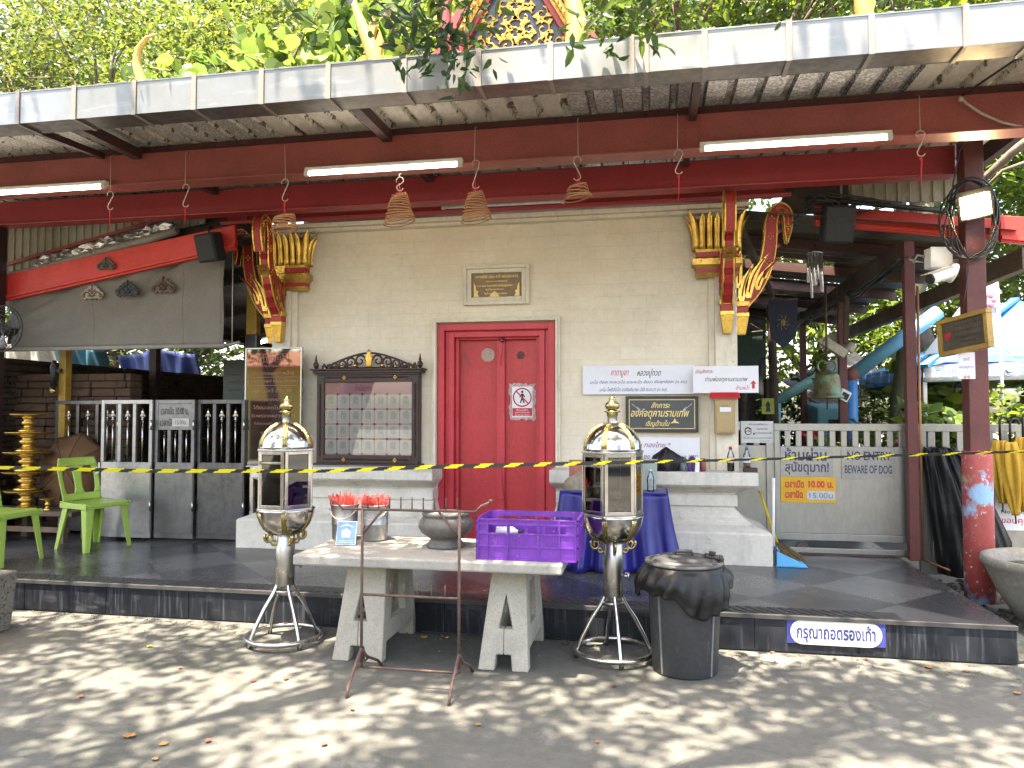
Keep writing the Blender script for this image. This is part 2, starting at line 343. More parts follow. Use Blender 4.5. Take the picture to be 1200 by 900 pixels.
# ------------------------------------------------------------------ the setting
g = MB()
g.grid(lambda a, b: (-60 + 120 * a, -50 + 120 * b, 0), 8, 8, sm=False)
tag(g.build("ground", concrete), kind="structure")
PZ = .23; PXR = 2.12
p = MB(); p.box(-14, PXR, 5.0, 16, .0, PZ)
pod = tag(p.build("raised_pavement", podmat, bevel=.006), kind="structure")
p = MB(); x = PXR
edges = [2.118, 1.235, .62, -.05, -.72, -1.4, -2.05, -2.72, -3.32, -4.0, -4.7, -5.4, -6.2, -7, -8, -9]
for a_, b_ in zip(edges, edges[1:]): p.box(b_ + .003, a_ - .003, 4.983, 5.0, .012, PZ - .022)
p.box(-14, -9, 4.983, 5.0, .012, PZ - .022)
tag(p.build("step_riser", risermat, pod), kind="structure")
p = MB()
for i in range(170):
    xx = -9 + i * .066
    if xx > 1.4: break
    p.bar((xx, 5.03, PZ + .004), (xx - .10, 5.17, PZ + .004), .03, .006)
p.box(-14, 1.5, 5.02, 5.18, PZ + .0005, PZ + .0025)
p.box(-14, PXR, 4.972, 5.016, PZ - .020, PZ + .004)
tag(p.build("step_nosing", noseband, pod), kind="structure")
# mossy flank of the podium and a rough concrete kerb at its right end
moss = M("mossy concrete", (.16, .16, .13), .9, 0, .45, 4, 30, .6, 40, col2=(.06, .065, .05))
p = MB(); p.hexa([(2.12, 5.02, 0), (2.26, 5.05, 0), (2.30, 6.9, 0), (2.12, 6.9, 0)], [(2.12, 5.02, .15), (2.24, 5.06, .13), (2.28, 6.9, .12), (2.12, 6.9, .14)])
tag(p.build("kerb", moss, bevel=.02), kind="structure")
# yard strip of rubble and leaf litter to the right of the podium
# ------------------------------------------------------------------ the temple
tmp = T("temple", "cream block temple with red double door and gilded naga brackets under its eaves", "temple", (-1.45, 7.0, 0))
WY = 7.0
m = MB()
m.box(-3.62, -2.0, WY, WY + .22, .3, 3.36); m.box(-.93, .62, WY, WY + .22, .3, 3.36); m.box(-2.0, -.93, WY, WY + .22, 2.34, 3.36)
m.box(-3.70, -3.5, WY + .22, 13, .3, 3.36); m.box(.52, .72, WY + .22, 13, .3, 3.36)
m.build("wall", wallmat, tmp)
m = MB()
for s_, xo, xi in ((-1, -3.735, -3.545), (1, .745, .555)):
    m = MB(); m.box(xo, xi, WY - .085, WY + .3, .95, 3.33); m.box(xi, xi - s_ * .055, WY - .045, WY - .001, .95, 3.33); m.build("pilaster", stucco, tmp, bevel=.006)
m = MB(); m.box(-3.85, .86, WY - .13, WY - .002, 3.335, 3.375); m.box(-3.82, .83, WY - .09, WY - .003, 3.30, 3.333)
m.build("cornice", stucco, tmp, bevel=.006)
prof = [(0, .232), (0, .485), (.012, .50), (.05, .515), (.13, .545), (.21, .60), (.255, .655), (.275, .668), (.275, .685), (.25, .69), (.25, .785), (.272, .792), (.268, .80), (.24, .822), (.17, .845), (.115, .868), (.105, .88), (.095, .882), (.095, .985), (.10, .992)]
m = MB()
for x0, x1 in ((-3.875, -1.96), (-.93, .968)):
    rings = []
    for d, z in prof:
        di = d if x0 < -2 else d
        xa = x0 + d if x0 < -2 else x0 + d * .25; xb = x1 - d * .25 if x0 < -2 else x1 - d
        ya = 6.535 + d; rings.append([m.P(q) for q in ((xa, ya, z), (xb, ya, z), (xb, 13, z), (xa, 13, z))])
    for A, B in zip(rings, rings[1:]):
        for k in range(4): m.F((A[k], A[(k + 1) % 4], B[(k + 1) % 4], B[k]))
    m.F(rings[-1])
m.build("plinth", plinthmat, tmp, bevel=.004)
# door surround, frame, leaves
def frame_rect(mb, x0, x1, z0, z1, t, y0, y1, bottom=True, mi=None):
    mb.box(x0, x0 + t, y0, y1, z0, z1, mi); mb.box(x1 - t, x1, y0, y1, z0, z1, mi); mb.box(x0 + t, x1 - t, y0, y1, z1 - t, z1, mi)
    if bottom: mb.box(x0 + t, x1 - t, y0, y1, z0, z0 + t, mi)
m = MB(); frame_rect(m, -2.085, -.845, .99, 2.41, .045, WY - .05, WY - .002, False); frame_rect(m, -2.062, -.868, .99, 2.387, .02, WY - .075, WY - .052, False)
m.build("door_surround", stucco, tmp, bevel=.005)
m = MB()
for t0, t1, y0, z0 in ((0, .065, -.03, 0), (.067, .10, .015, 0), (.102, .155, .0, 0), (.157, .19, .05, 0)):
    frame_rect(m, -2.035 + t0, -.895 - t0, .235, 2.355 - t0 * .75, t1 - t0, WY + y0, WY + .16, False)
m.build("door_frame", doorframe, tmp, bevel=.005)
dx0, dx1, dt = -1.84, -1.09, 2.205
m = MB(); m.box(dx0, -1.418, WY + .10, WY + .15, .24, dt); lf = m.build("door_leaf", doormat, tmp, bevel=.003)
m = MB(); m.box(-1.41, dx1, WY + .11, WY + .16, .24, dt); rf = m.build("door_leaf", doormat, tmp, bevel=.003)
m = MB()
m.box(-1.475, -1.395, WY + .075, WY + .099, .24, dt - .005)
for zc in (2.0, .95):   # carved points of the centre strip
    m.prism([(-.035, .28), (.035, .28), (0, -.05)] if zc > 1.5 else [(-.035, -.28), (.035, -.28), (0, .05)], (-1.435, WY + .074, zc - (0 if zc > 1.5 else 0)), (1, 0, 0), (0, 0, 1), (0, -.012, 0))
m.build("astragal", doorframe, lf, bevel=.004)
m = MB(); m.lathe([(.066, 0), (.066, .006)], 28); 
m.v = [Vector((-1.565 + v.x, WY + .099 - v.z, 2.06 + v.y)) for v in m.v]; m.build("round_sticker", M("faded pink sticker", (.50, .36, .30), .8, 0, .3, 8, 40), lf)
m = MB(); m.lathe([(.042, 0), (.042, .006)], 6, sm=False)
m.v = [Vector((-1.245 + v.x, WY + .109 - v.z, 2.055 + v.y)) for v in m.v]; m.build("round_sticker", M("dark worn sticker", (.17, .06, .06), .8, 0, .4, 30, 60), rf)
m = MB(); m.tube([(-1.43, WY + .06, 2.34), (-1.43, WY + .04, 2.25), (-1.40, WY + .05, 2.19)], .006, 6)
m.tube([(-1.42 + .025 * math.cos(a), WY + .045, 2.21 + .03 * math.sin(a)) for a in np.linspace(0, 6.28, 12)], .006, 6, True); m.build("door_latch", M("rusty iron", (.10, .05, .035), .7, .5, .4), lf)
# red eave boarding above the wall
m = MB(); m.box(-4.2, 1.15, 6.84, 6.90, 3.40, 3.66); m.box(-4.25, 1.2, 6.80, 6.838, 3.385, 3.42)
for x in np.arange(-4.0, 1.2, .52): m.box(x, x + .035, 6.822, 6.838, 3.422, 3.66)
m.box(-4.2, 1.15, 6.55, 6.838, 3.655, 3.667)
m.build("eave_boarding", crimson, tmp, bevel=.003)
# gilded lotus capitals
def capital(xa, xb):
    m = MB(); Y0 = 6.905; Y1 = 7.25
    def ring(z0, z1, d0, d1, mi):
        b = [(xa - d0, Y0 - d0, z0), (xb + d0, Y0 - d0, z0), (xb + d0, Y1, z0), (xa - d0, Y1, z0)]; t = [(xa - d1, Y0 - d1, z1), (xb + d1, Y0 - d1, z1), (xb + d1, Y1, z1), (xa - d1, Y1, z1)]
        m.hexa(b, t, mi)
    z = 2.72
    for h, d0, d1, mi in ((.03, .012, .03, 0), (.045, .02, .02, 1), (.03, .025, .045, 0), (.05, .055, .05, 0), (.02, .045, .02, 0), (.05, .015, .015, 1), (.028, .02, .03, 0)):
        ring(z, z + h, d0, d1, mi); z += h
    ring(z, 3.24, .0, .012, 1)
    def petal(c, n, wd, h, z0):
        n = Vector(n); t = Vector((n.y, -n.x, 0)); K = 7
        fn = lambda a, b: Vector(c) + t * ((a - .5) * wd * (1.12 - .12 * math.sin(math.pi * b) if b < .86 else 1.1 * (1 - b) / .14 * .75 + .25)) + n * (.012 + .035 * math.sin(math.pi * a) + .075 * b ** 3) + Vector((0, 0, z0 + h * b * (1 - .12 * abs(a - .5) * 2 * b)))
        m.grid(fn, 4, K, 0)
    nx = 5; W = xb - xa
    for i in range(nx): petal((xa + W * (i + .5) / nx, Y0 - .012, 0), (0, -1, 0), W / nx * .98, .32 + .02 * (i % 2), z - .01)
    for sx in (-1, 1):
        xx = xa if sx < 0 else xb
        for i in range(4): petal((xx + sx * .012, Y0 + .03 + .085 * i, 0), (sx, 0, 0), .07, .32 + .02 * (i % 2), z - .01)
        petal((xx + sx * .01, Y0 - .01, 0), (sx * .7, -.7, 0), .07, .36, z - .01)
    o = m.build("lotus_capital", [gold, redpaint], tmp)
    md = o.modifiers.new("solid", 'SOLIDIFY'); md.thickness = .008; md.offset = 0
capital(.415, .735); capital(-3.725, -3.40)
# naga eave brackets
def naga(o, u, side, sc_=1):
    """S-shaped serpent bracket standing out along u from the wall corner o; side is its thickness direction"""
    o, u, side = Vector(o), Vector(u).normalized(), Vector(side).normalized(); Z = Vector((0, 0, 1)); th = .042
    S = [(.035, 2.44, .055), (.09, 2.52, .062), (.17, 2.62, .062), (.245, 2.76, .058), (.295, 2.92, .055), (.315, 3.08, .052), (.32, 3.20, .05), (.345, 3.29, .045), (.40, 3.335, .042), (.452, 3.30, .04), (.468, 3.22, .036), (.462, 3.12, .026), (.455, 3.02, .004)]
    def sm(P_, k=5):
        out = []
        for i in range(len(P_) - 1):
            p0, p1, p2, p3 = P_[max(i - 1, 0)], P_[i], P_[i + 1], P_[min(i + 2, len(P_) - 1)]
            for j in range(k):
                t = j / k; out.append(tuple(.5 * (2 * p1[q] + (-p0[q] + p2[q]) * t + (2 * p0[q] - 5 * p1[q] + 4 * p2[q] - p3[q]) * t * t + (-p0[q] + 3 * p1[q] - 3 * p2[q] + p3[q]) * t ** 3) for q in range(3)))
        return out + [P_[-1]]
    P_ = sm(S); Lp, Rp = [], []
    for i, (a, z, w_) in enumerate(P_):
        q0, q1 = P_[max(i - 1, 0)], P_[min(i + 1, len(P_) - 1)]; d = Vector((q1[0] - q0[0], q1[1] - q0[1])).normalized(); n = Vector((-d.y, d.x))
        Lp.append((a + n.x * w_, z + n.y * w_)); Rp.append((a - n.x * w_, z - n.y * w_))
    m = MB()
    W3 = lambda p, s: o + u * p[0] + Z * p[1] + side * s
    for s0 in (-th, th):
        for i in range(len(Lp) - 1): m.quad(W3(Lp[i], s0), W3(Lp[i + 1], s0), W3(Rp[i + 1], s0), W3(Rp[i], s0), 0)
    for E_ in (Lp, Rp):
        for i in range(len(E_) - 1): m.quad(W3(E_[i], -th), W3(E_[i + 1], -th), W3(E_[i + 1], th), W3(E_[i], th), 0)
        for s0 in (-th, th):
            m.tube([W3(p, s0) for p in E_], .0095, 5, mi=1)
    for s0 in (-th, th):   # inner gold tracery
        mid = [((a[0] * .5 + b[0] * .5), (a[1] * .5 + b[1] * .5)) for a, b in zip(Lp, Rp)]
        for i in range(4, len(mid) - 4, 7):
            for k in range(4):
                a = k * math.pi / 2; m.ball(W3((mid[i][0] + .018 * math.cos(a), mid[i][1] + .022 * math.sin(a)), s0), .010, 6, 1)
        for i in range(len(mid) - 22, len(mid) - 2): m.ball(W3(mid[i], s0 * 1.02), .008, 5, 1)
        # head curl
    # scalloped back
    for i in range(6, len(Rp) - 26, 4):
        m.prism([(-.01, -.02), (.045, .02), (-.01, .05)], W3(Rp[i], -th * .7), u, Z, side * th * 1.4, 0)
    m.build("naga_body", [redpaint, gold], bracket)
    m = MB()                # foot: tapered gold cup with red bands
    for z0, z1, r0, r1, mi in ((2.20, 2.36, .035, .062, 1), (2.36, 2.40, .066, .066, 1), (2.40, 2.455, .058, .060, 0), (2.455, 2.50, .068, .074, 1)):
        c = [(-r0, -r0), (r0, -r0), (r0, r0), (-r0, r0)]; f = [(x / r0 * r1, y / r0 * r1) for x, y in c]
        m.hexa([o + u * (a + .055) + side * b * .9 + Z * z0 for a, b in c], [o + u * (a + .055) + side * b * .9 + Z * z1 for a, b in f], mi)
    m.build("foot", [redpaint, gold], bracket, bevel=.004)
    m = MB()                # flame leaves
    for (a, z, h, wd, lean) in ((.06, 2.50, .34, .075, .35), (.12, 2.53, .40, .085, .5), (.03, 2.62, .36, .075, .08), (.20, 2.60, .26, .065, .75), (.26, 2.70, .2, .05, .9)):
        N = 10; ed = []; ed2 = []
        for k in range(N + 1):
            t = k / N; ww = wd * .62 * math.sin(math.pi * min(1, t * .85 + .15)) * (1 - t * .4); cx = a + lean * h * t * t * .9; cz = z + h * t
            ed.append((cx - ww, cz)); ed2.append((cx + ww * .8, cz))
        m.prism(ed + ed2[::-1], o - side * th * 1.25, u, Z, side * th * 2.5, 1 if wd > .06 else 1)
        for s0 in (-th * 1.3, th * 1.3):
            m.tube([W3((a + lean * h * (k / 8) ** 2 * .9, z + h * k / 8), s0) for k in range(1, 8)], .007, 5, mi=0)
    m.build("flame_leaf", [redpaint, gold], bracket)
bracket = None
for i, (o_, u_, s_, lab) in enumerate((((.65, 6.93, 0), (0, -1, 0), (1, 0, 0), ""), ((.735, 7.02, 0), (1, 0, 0), (0, 1, 0), ""), ((-3.64, 6.93, 0), (0, -1, 0), (1, 0, 0), ""), ((-3.73, 7.02, 0), (-1, 0, 0), (0, 1, 0), ""))):
    bracket = bpy.data.objects.new("naga_bracket", None); C.objects.link(bracket); bracket.parent = tmp; bracket.location = (0, 0, 0)
    naga(o_, u_, s_)
# upper gable with gold scrollwork, barge boards and horn finials
gab = bpy.data.objects.new("gable", None); C.objects.link(gab); gab.parent = tmp
GX, GY, PK, SL = -1.45, 7.96, 6.56, 1.75
m = MB(); hb = (PK - 4.6) / SL
m.prism([(-hb, 4.6), (hb, 4.6), (0, PK)], (GX, GY, 0), (1, 0, 0), (0, 0, 1), (0, .12, 0)); m.build("gable_panel", M("dark blue glass inlay", (.04, .05, .065), .35, .2, .4, 20, 60), gab)
m = MB()
def scroll(cx, cz, r, a0, turns, sgn, rad=.013):
    pts = []
    for k in range(26):
        t = k / 25; a = a0 + sgn * turns * 2 * math.pi * t; rr = r * (1 - .82 * t); pts.append((cx + rr * math.cos(a), GY - .012, cz + rr * math.sin(a)))
    m.tube(pts, [rad * (1 - .5 * k / 25) for k in range(26)], 6)
    for k in (2, 6, 10, 14):
        p = Vector(pts[k]); d = (p - Vector((cx, GY - .012, cz))).normalized(); t_ = Vector((d.z, 0, -d.x))
        m.prism([(-.022, 0), (0, .07), (.03, .045), (.022, 0)], p - Vector((0, .012, 0)), t_ * sgn, d, (0, .02, 0))
random.seed(3)
zz = 4.75
row = 0
while zz < PK - .3:
    hw = (PK - zz) / SL - .12; n_ = max(1, int(hw / .17))
    for k in range(n_ + 1):
        x = hw * (k + (.5 if row % 2 else 0)) / (n_ + .5)
        if x > hw: continue
        for s_ in ((1, -1) if x > .02 else (1,)):
            scroll(GX + s_ * x, zz + .02 * (k % 2), .095 - .02 * (k % 2), (0.3 + 1.1 * k) if s_ > 0 else math.pi - (.3 + 1.1 * k), 1.2, s_ * (1 if (row + k) % 2 else -1))
    zz += .155; row += 1
m.build("scrollwork", M("tree shaded gilding", (.46, .27, .06), .4, .8, .4, 8, 40), gab)  # gable gilding darkened to stand for the shade of trees
m = MB()
for s_ in (-1, 1):
    d = Vector((s_ * hb, 0, 4.6 - PK)); n = Vector((s_ * SL, 0, 1)).normalized()
    for off, w_, yy, mi in ((.03, .05, -.035, 0), (.085, .055, -.06, 1), (.135, .045, -.05, 0), (.20, .06, -.075, 0)):
        a = Vector((GX, GY + yy, PK)) + n * off; m.bar(a, a + d, w_, .10, n, mi); 
        if mi == 1:
            L_ = d.length
            for k in range(int(L_ / .07)): m.ball(a + d * ((k + .5) / (L_ / .07)) + Vector((0, -.055, 0)), .026, 6, 1)
m.build("barge_board", [M("tree shaded gable red", (.20, .015, .018), .5), M("tree shaded gilding", (.46, .27, .06))], gab)  # red and gold both carry tree shade in their colour
m = MB()
for s_ in (-1, 1): m.prism([(0, PK + .1), (0, PK + .2), (s_ * (hb + .25), 4.55), (s_ * (hb + .2), 4.45)], (GX, GY + .05, 0), (1, 0, 0), (0, 0, 1), (0, 5, 0))
m.build("roof", M("orange roof tile", (.38, .12, .05), .5, 0, .35, 3, 40), gab)
m = MB(); m.hexa([(-3.9, 7.3, 3.7), (1.0, 7.3, 3.7), (1.0, 13, 3.7), (-3.9, 13, 3.7)], [(-2.6, 7.9, 4.6), (-.3, 7.9, 4.6), (-.3, 13, 4.6), (-2.6, 13, 4.6)]); m.build("lower_roof", M("orange roof tile", (.38, .12, .05)), tmp)
def horn(pts, r0, flames, name="horn_finial", mt=None):
    m = MB(); n = len(pts); m.tube(pts, [r0 * .82 * (1 - .85 * (k / (n - 1)) ** 1.6) for k in range(n)], 8)
    for k, s_, h in flames:
        p = Vector(pts[k]); m.prism([(-.05, 0), (.05, -.02), (.09 * s_, h * .6), (.05 * s_, h)], p - Vector((0, .03, 0)), (1, 0, 0), (0, 0, 1), (0, .06, 0))
    m.build(name, mt or paleyel, tmp)
def hp(L_, Y): return [at(x, y, Y) for x, y in L_]
horn(hp([(172, 118), (166, 95), (160, 75), (162, 58), (172, 44), (184, 40)], 7.4), .075, [])
horn(hp([(446, 110), (440, 70), (432, 48), (424, 30), (416, 8), (410, -20)], 7.4), .115, [(1, 1, .3), (1, -1, .22), (2, 1, .25)])
horn(hp([(668, 90), (676, 50), (676, 25), (670, 0), (660, -22), (652, -40)], 7.5), .16, [(1, 1, .3)])
horn(hp([(1018, 50), (1014, 20), (1010, 8), (1008, -6), (1006, -20), (1000, -34)], 7.4), .11, [(1, -1, .2), (1, 1, .2)])
horn(hp([(548, 110), (535, 60), (522, 30), (524, 5), (532, -20), (535, -40)], 7.6), .10, [], "red_finial", M("tree shaded gable red", (.20, .015, .018), .5))  # same red, with the tree shade put into its colour

# ------------------------------------------------------------------ the metal canopy
can = T("canopy", "wide metal canopy on maroon beams with a strapped tin gutter along its front", "canopy", (-1.5, 6.4, 0))
SX0, SX1 = -9.5, 2.72
bays = [(-9.5, at(112, 130, 4.9).x, 'f'), (at(112, 130, 4.9).x, at(300, 130, 4.9).x, 'd'), (at(300, 130, 4.9).x, at(668, 130, 4.9).x, 'b'), (at(668, 130, 4.9).x, at(1085, 110, 4.9).x, 'l'), (at(1085, 110, 4.9).x, SX1, 'b')]
m = MB(); x = SX0; zs = lambda Y: 3.672 + .022 * (Y - 4.4)
YA, YB = 4.36, 7.9
while x < SX1:
    bay = next((b[2] for b in bays if b[0] <= x + .07 < b[1]), 'b')
    f, r_ = {'f': (4, 2), 'd': (4, 2), 'b': (1, 2), 'l': (0, 3)}[bay]
    xs = [x, x + .128, x + .14, x + .178, x + .19]; zo = [0, 0, .034, .034, 0]
    for k in range(4):
        if xs[k + 1] > SX1 + .2: break
        for ya, yb in ((YA, 5.6), (5.6, YB)):
            m.quad((xs[k], ya, zs(ya) + zo[k]), (xs[k + 1], ya, zs(ya) + zo[k + 1]), (xs[k + 1], yb, zs(yb) + zo[k + 1]), (xs[k], yb, zs(yb) + zo[k]), f if k == 0 or (bay == 'l' and k == 2) else r_)
    x += .19
m.build("roof_sheet", [foil, baresheet, ribpeel, foilrib, foild], can, solid=.0015)
m = MB(); m.box(-9.5, 2.71, 5.40, 5.50, 3.375, 3.618); m.box(-9.5, 2.71, 5.372, 5.56, 3.360, 3.374)
for px in (804, 818): m.box(at(px - 1, 180, 5.4).x, at(px, 180, 5.4).x + .006, 5.396, 5.3995, 3.40, 3.61)
m.build("front_beam", brownbeam, can, bevel=.006)
m = MB(); m.box(-9.5, 2.40, 6.50, 6.60, 3.425, 3.648); m.box(-9.5, 2.40, 6.47, 6.63, 3.405, 3.424); m.build("rear_beam", crimson, can, bevel=.006)
for xa_, xb_, za_ in ((1.16, 1.72, 3.28), (-5.15, -3.9, 3.20)):
    m = MB(); m.box(xa_, xb_, 7.02, 7.05, za_, 3.66); m.build("sky_gap_filler", darkwood, can)  # dark boards added to block bright sky gaps at the temple corners
m = MB()
for Y in (4.72, 5.45, 6.05): m.box(-9.5, SX1, Y, Y + .045, 3.625, 3.668 + .02 * (Y - 4.4))
m.build("purlin", M("dark red purlin", (.09, .025, .022), .6, .1, .3), can)
for px, ww in ((815, .05), (432, .07), (122, .07)):
    x = at(px, 110, 5.0).x; m = MB(); m.bar((x, 4.40, 3.60), (x, 5.399, 3.61), ww, .08); m.bar((x, 5.501, 3.61), (x, 6.499, 3.63), ww, .07); m.build("rafter", M("rafter steel", (.06, .022, .018), .6, .1, .3), can)
m = MB(); m.bar(at(2, 137, 4.32), at(120, 183, 5.38), .04, .05); m.build("brace", M("rafter steel", (.06, .022, .018)), can)
m = MB(); m.bar((2.68, 4.5, 3.60), (2.68, 7.0, 3.60), .06, .14); m.build("end_beam", darkwood, can)
GZ0, GZ1 = 3.452, 3.662
m = MB()
m.box(-9.5, 2.9, 4.300, 4.304, GZ0, GZ1, 0); m.box(-9.5, 2.9, 4.296, 4.312, GZ1, GZ1 + .008, 0); m.box(-9.5, 2.9, 4.304, 4.49, GZ0 + .001, GZ0 + .004, 1); m.box(-9.5, 2.9, 4.490, 4.493, GZ0, GZ1 - .02, 1)
gut = m.build("gutter", [gutmat, gutunder], can)
sp = None
for px in (22, 88, 158, 228, 307, 385, 474, 561, 645, 740, 757, 826, 925, 1022, 1133, 1212, -50):
    x = at(px, 80, 4.3).x
    if sp is None:
        m = MB(); m.box(x - .016, x + .016, 4.292, 4.2985, GZ0 - .006, GZ1 + .012); m.box(x - .012, x + .012, 4.2985, 4.50, GZ0 - .006, GZ0 - .001); m.box(x - .012, x + .012, 4.292, 4.46, GZ1 + .012, GZ1 + .016)
        sp = m.build("strap", gutstrap, gut); spx = x
    else:
        s2 = sp.copy(); C.objects.link(s2); s2.parent = gut; s2.location = (x - spx, 0, 0)
# posts
PX, PY = 2.475, 6.42
postmat = M("maroon post paint", (.13, .034, .030), .5, 0, .25, 3, 30, .2, 40, patch=(.38, .22, .2), patch_t=.68, patch_s=30)
sleeve = M("peeling red and blue sleeve", (.39, .07, .062), .55, 0, .2, 3, 30, .25, 30)
mul_over(sleeve, noise_mask(sleeve, 2.6, .56, .62, (1, 1, .9), off=(1.3, .4, .55)), (.24, .42, .62))
mul_over(sleeve, noise_mask(sleeve, 13, .62, .65, (1, 1, .5), off=(2, 2, 2)), (.50, .58, .66))
mul_over(sleeve, noise_mask(sleeve, 30, .63, .66), (.62, .60, .60))
mul_over(sleeve, noise_mask(sleeve, 3.1, .62, .66, off=(4, 0, 1)), (.30, .28, .16))
m = MB(); m.box(PX - .072, PX + .072, PY - .072, PY + .072, 1.15, 3.66); po = m.build("post", postmat, can, bevel=.008)
m = MB(); m.lathe([(.108, .05), (.107, .6), (.106, 1.185), (.102, 1.205), (.0755, 1.207)], 28, (PX, PY, 0)); m.build("sleeve", sleeve, po)
m = MB(); m.box(-6.78, -6.55, 6.42, 6.62, PZ, 3.42); m.build("post", M("near black post", (.035, .014, .014), .5), can, bevel=.008)

# ------------------------------------------------------------------ fluorescent lamps, hooks and coils of incense
def lamp(x0, x1, Y, z, lit, label):
    t = T("fluorescent_lamp", label, "lamp", ((x0 + x1) / 2, Y, z), "fluorescent lamps under the canopy")
    m = MB(); m.box(x0, x1, Y - .02, Y + .03, z + .020, z + .050); m.build("housing", lampbody, t, bevel=.004)
    m = MB(); m.tube([(x0 + .035, Y - .012, z), (x1 - .035, Y - .012, z)], .0145, 12); m.build("tube", tubelit if lit else tubeoff, t)
    for xa in (x0, x1 - .035):
        m = MB(); m.box(xa, xa + .035, Y - .03, Y + .005, z - .018, z + .0198); m.build("end_cap", lampbody, t, bevel=.003)
LZ = 3.335
lamp(-5.45, at(125, 218, 5.33).x, 5.33, LZ, True, "lit fluorescent lamp at the left end of the maroon beam above the grey canvas")
lamp(at(358, 205, 5.33).x, at(542, 193, 5.33).x, 5.33, LZ, True, "lit fluorescent lamp above the incense coils left of the door")
lamp(at(820, 176, 5.33).x, at(1045, 158, 5.33).x, 5.33, LZ, True, "lit fluorescent lamp on the beam above the right gilded capital")
lamp(at(518, 245, 6.77).x, at(662, 238, 6.77).x, 6.77, 3.43, False, "unlit fluorescent lamp fixed to the red eave boards above the door plaque")
def hook(px, ytop, yh, L_, label, strlen):
    Y = 5.345; p = at(px, ytop, Y); hz = at(px, yh, Y).z; x = p.x; rr = random.Random(px)
    t = T("wire_hook", label, "hook", (x, Y, hz), "wire hooks hanging from the beam")
    m = MB(); k = .02 * rr.uniform(-1, 1)
    m.tube([(x, Y + .05, p.z + .03), (x, Y - .005, p.z), (x + k * .2, Y, (p.z + hz) / 2), (x + k * .4, Y, hz + .03)], .0028, 5); m.build("wire", wire, t)
    m = MB(); pts = []; r = .028; s_ = 1 if rr.random() < .6 else -1
    for a in np.linspace(R(200), R(-30), 9): pts.append((x + s_ * (r * math.cos(a) + .004) * 1.0, Y, hz + r * math.sin(a)))
    zb = hz - L_
    for a in np.linspace(R(150), R(340), 8): pts.append((x + s_ * (r * .9 * math.cos(a) + .006), Y, zb + r * .9 * math.sin(a)))
    m.tube(pts, .0042, 6); m.build("hook", wire, t)
    if strlen:
        m = MB(); m.tube([(x + s_ * .004, Y, zb - .022), (x + .006, Y - .004, zb - .05), (x, Y, zb - .03 - strlen)], [.003, .005, .0015], 6); m.ball((x, Y, zb - .045), .009, 7); m.build("red_string", redstring, t)
    return x, Y, zb - .03
HK = [(130, 183, 228, .10, "wire hook with a red string scrap beside the end of the leftmost lit lamp", .16), (218, 180, 220, .13, "wire hook with a short red string above the black loudspeaker on the red board", .13), (334, 170, 214, .12, "wire hook carrying the squashed coil in front of the left gilded capital", .10),
      (468, 205, 212, .05, "small wire hook carrying the leftmost of the hanging incense cones", .07), (557, 150, 192, .16, "long thin wire hook carrying the tall incense cone above the door", .05), (677, 140, 188, .12, "wire hook carrying the short incense coil right of the door", .05),
      (794, 135, 180, .12, "wire hook with a hanging red string left of the right gilded capital", .20), (1077, 113, 158, .12, "wire hook with knotted red string near the right end of the beam", .2)]
HP = {}
for h in HK: HP[h[0]] = hook(*h)
coilmat = M("incense coil paste", (.44, .21, .09), .8, 0, .2, 20, 60)
def coil(x, Y, ztop, h, r0, r1, turns, label, skew=0, squash=0):
    t = T("incense_coil", label, "incense coil", (x, Y, ztop - h), "coils of incense hanging from hooks"); rr = random.Random(int(x * 100))
    m = MB(); N = int(turns * 18); pts = []
    for k in range(N + 1):
        u = k / N; a = u * turns * 2 * math.pi; r = (r0 + (r1 - r0) * u ** .8) * (1 + .03 * math.sin(3.1 * a / 6.28)); wob = .010 * math.sin(a + u * 9)
        pts.append((x + r * math.cos(a) + skew * u * .05, Y + r * math.sin(a), ztop - h * u + wob + r * .10 * math.cos(a - .6)))
    m.tube(pts, .0047, 6); m.build("spiral", coilmat, t)
    m = MB(); m.tube([(x, Y, ztop + .07), (x + .004, Y, ztop + .02), (x + r0 * .7, Y, ztop - .01)], .004, 5); m.tube([(x, Y, ztop + .02), (x - r0 * .7, Y, ztop - .01)], .003, 5); m.build("red_string", redstring, t)
def cz(py): return at(560, py, 5.345).z
coil(HP[468][0], 5.345, at(468, 226, 5.345).z, .235, .045, .118, 13, "tall cone of incense left of the door, below the lit lamp's end", .1)
coil(HP[557][0], 5.345, at(557, 224, 5.345).z, .225, .045, .112, 13, "tall cone of incense hanging over the door, in front of the unlit lamp", .25)
coil(HP[677][0], 5.345, at(678, 215, 5.345).z, .115, .05, .10, 7, "short burnt-down coil of incense hanging right above the door")
coil(HP[334][0], 5.345, at(333, 252, 5.345).z, .125, .07, .10, 9, "squashed bundle of incense rings in front of the left gilded capital", .2)
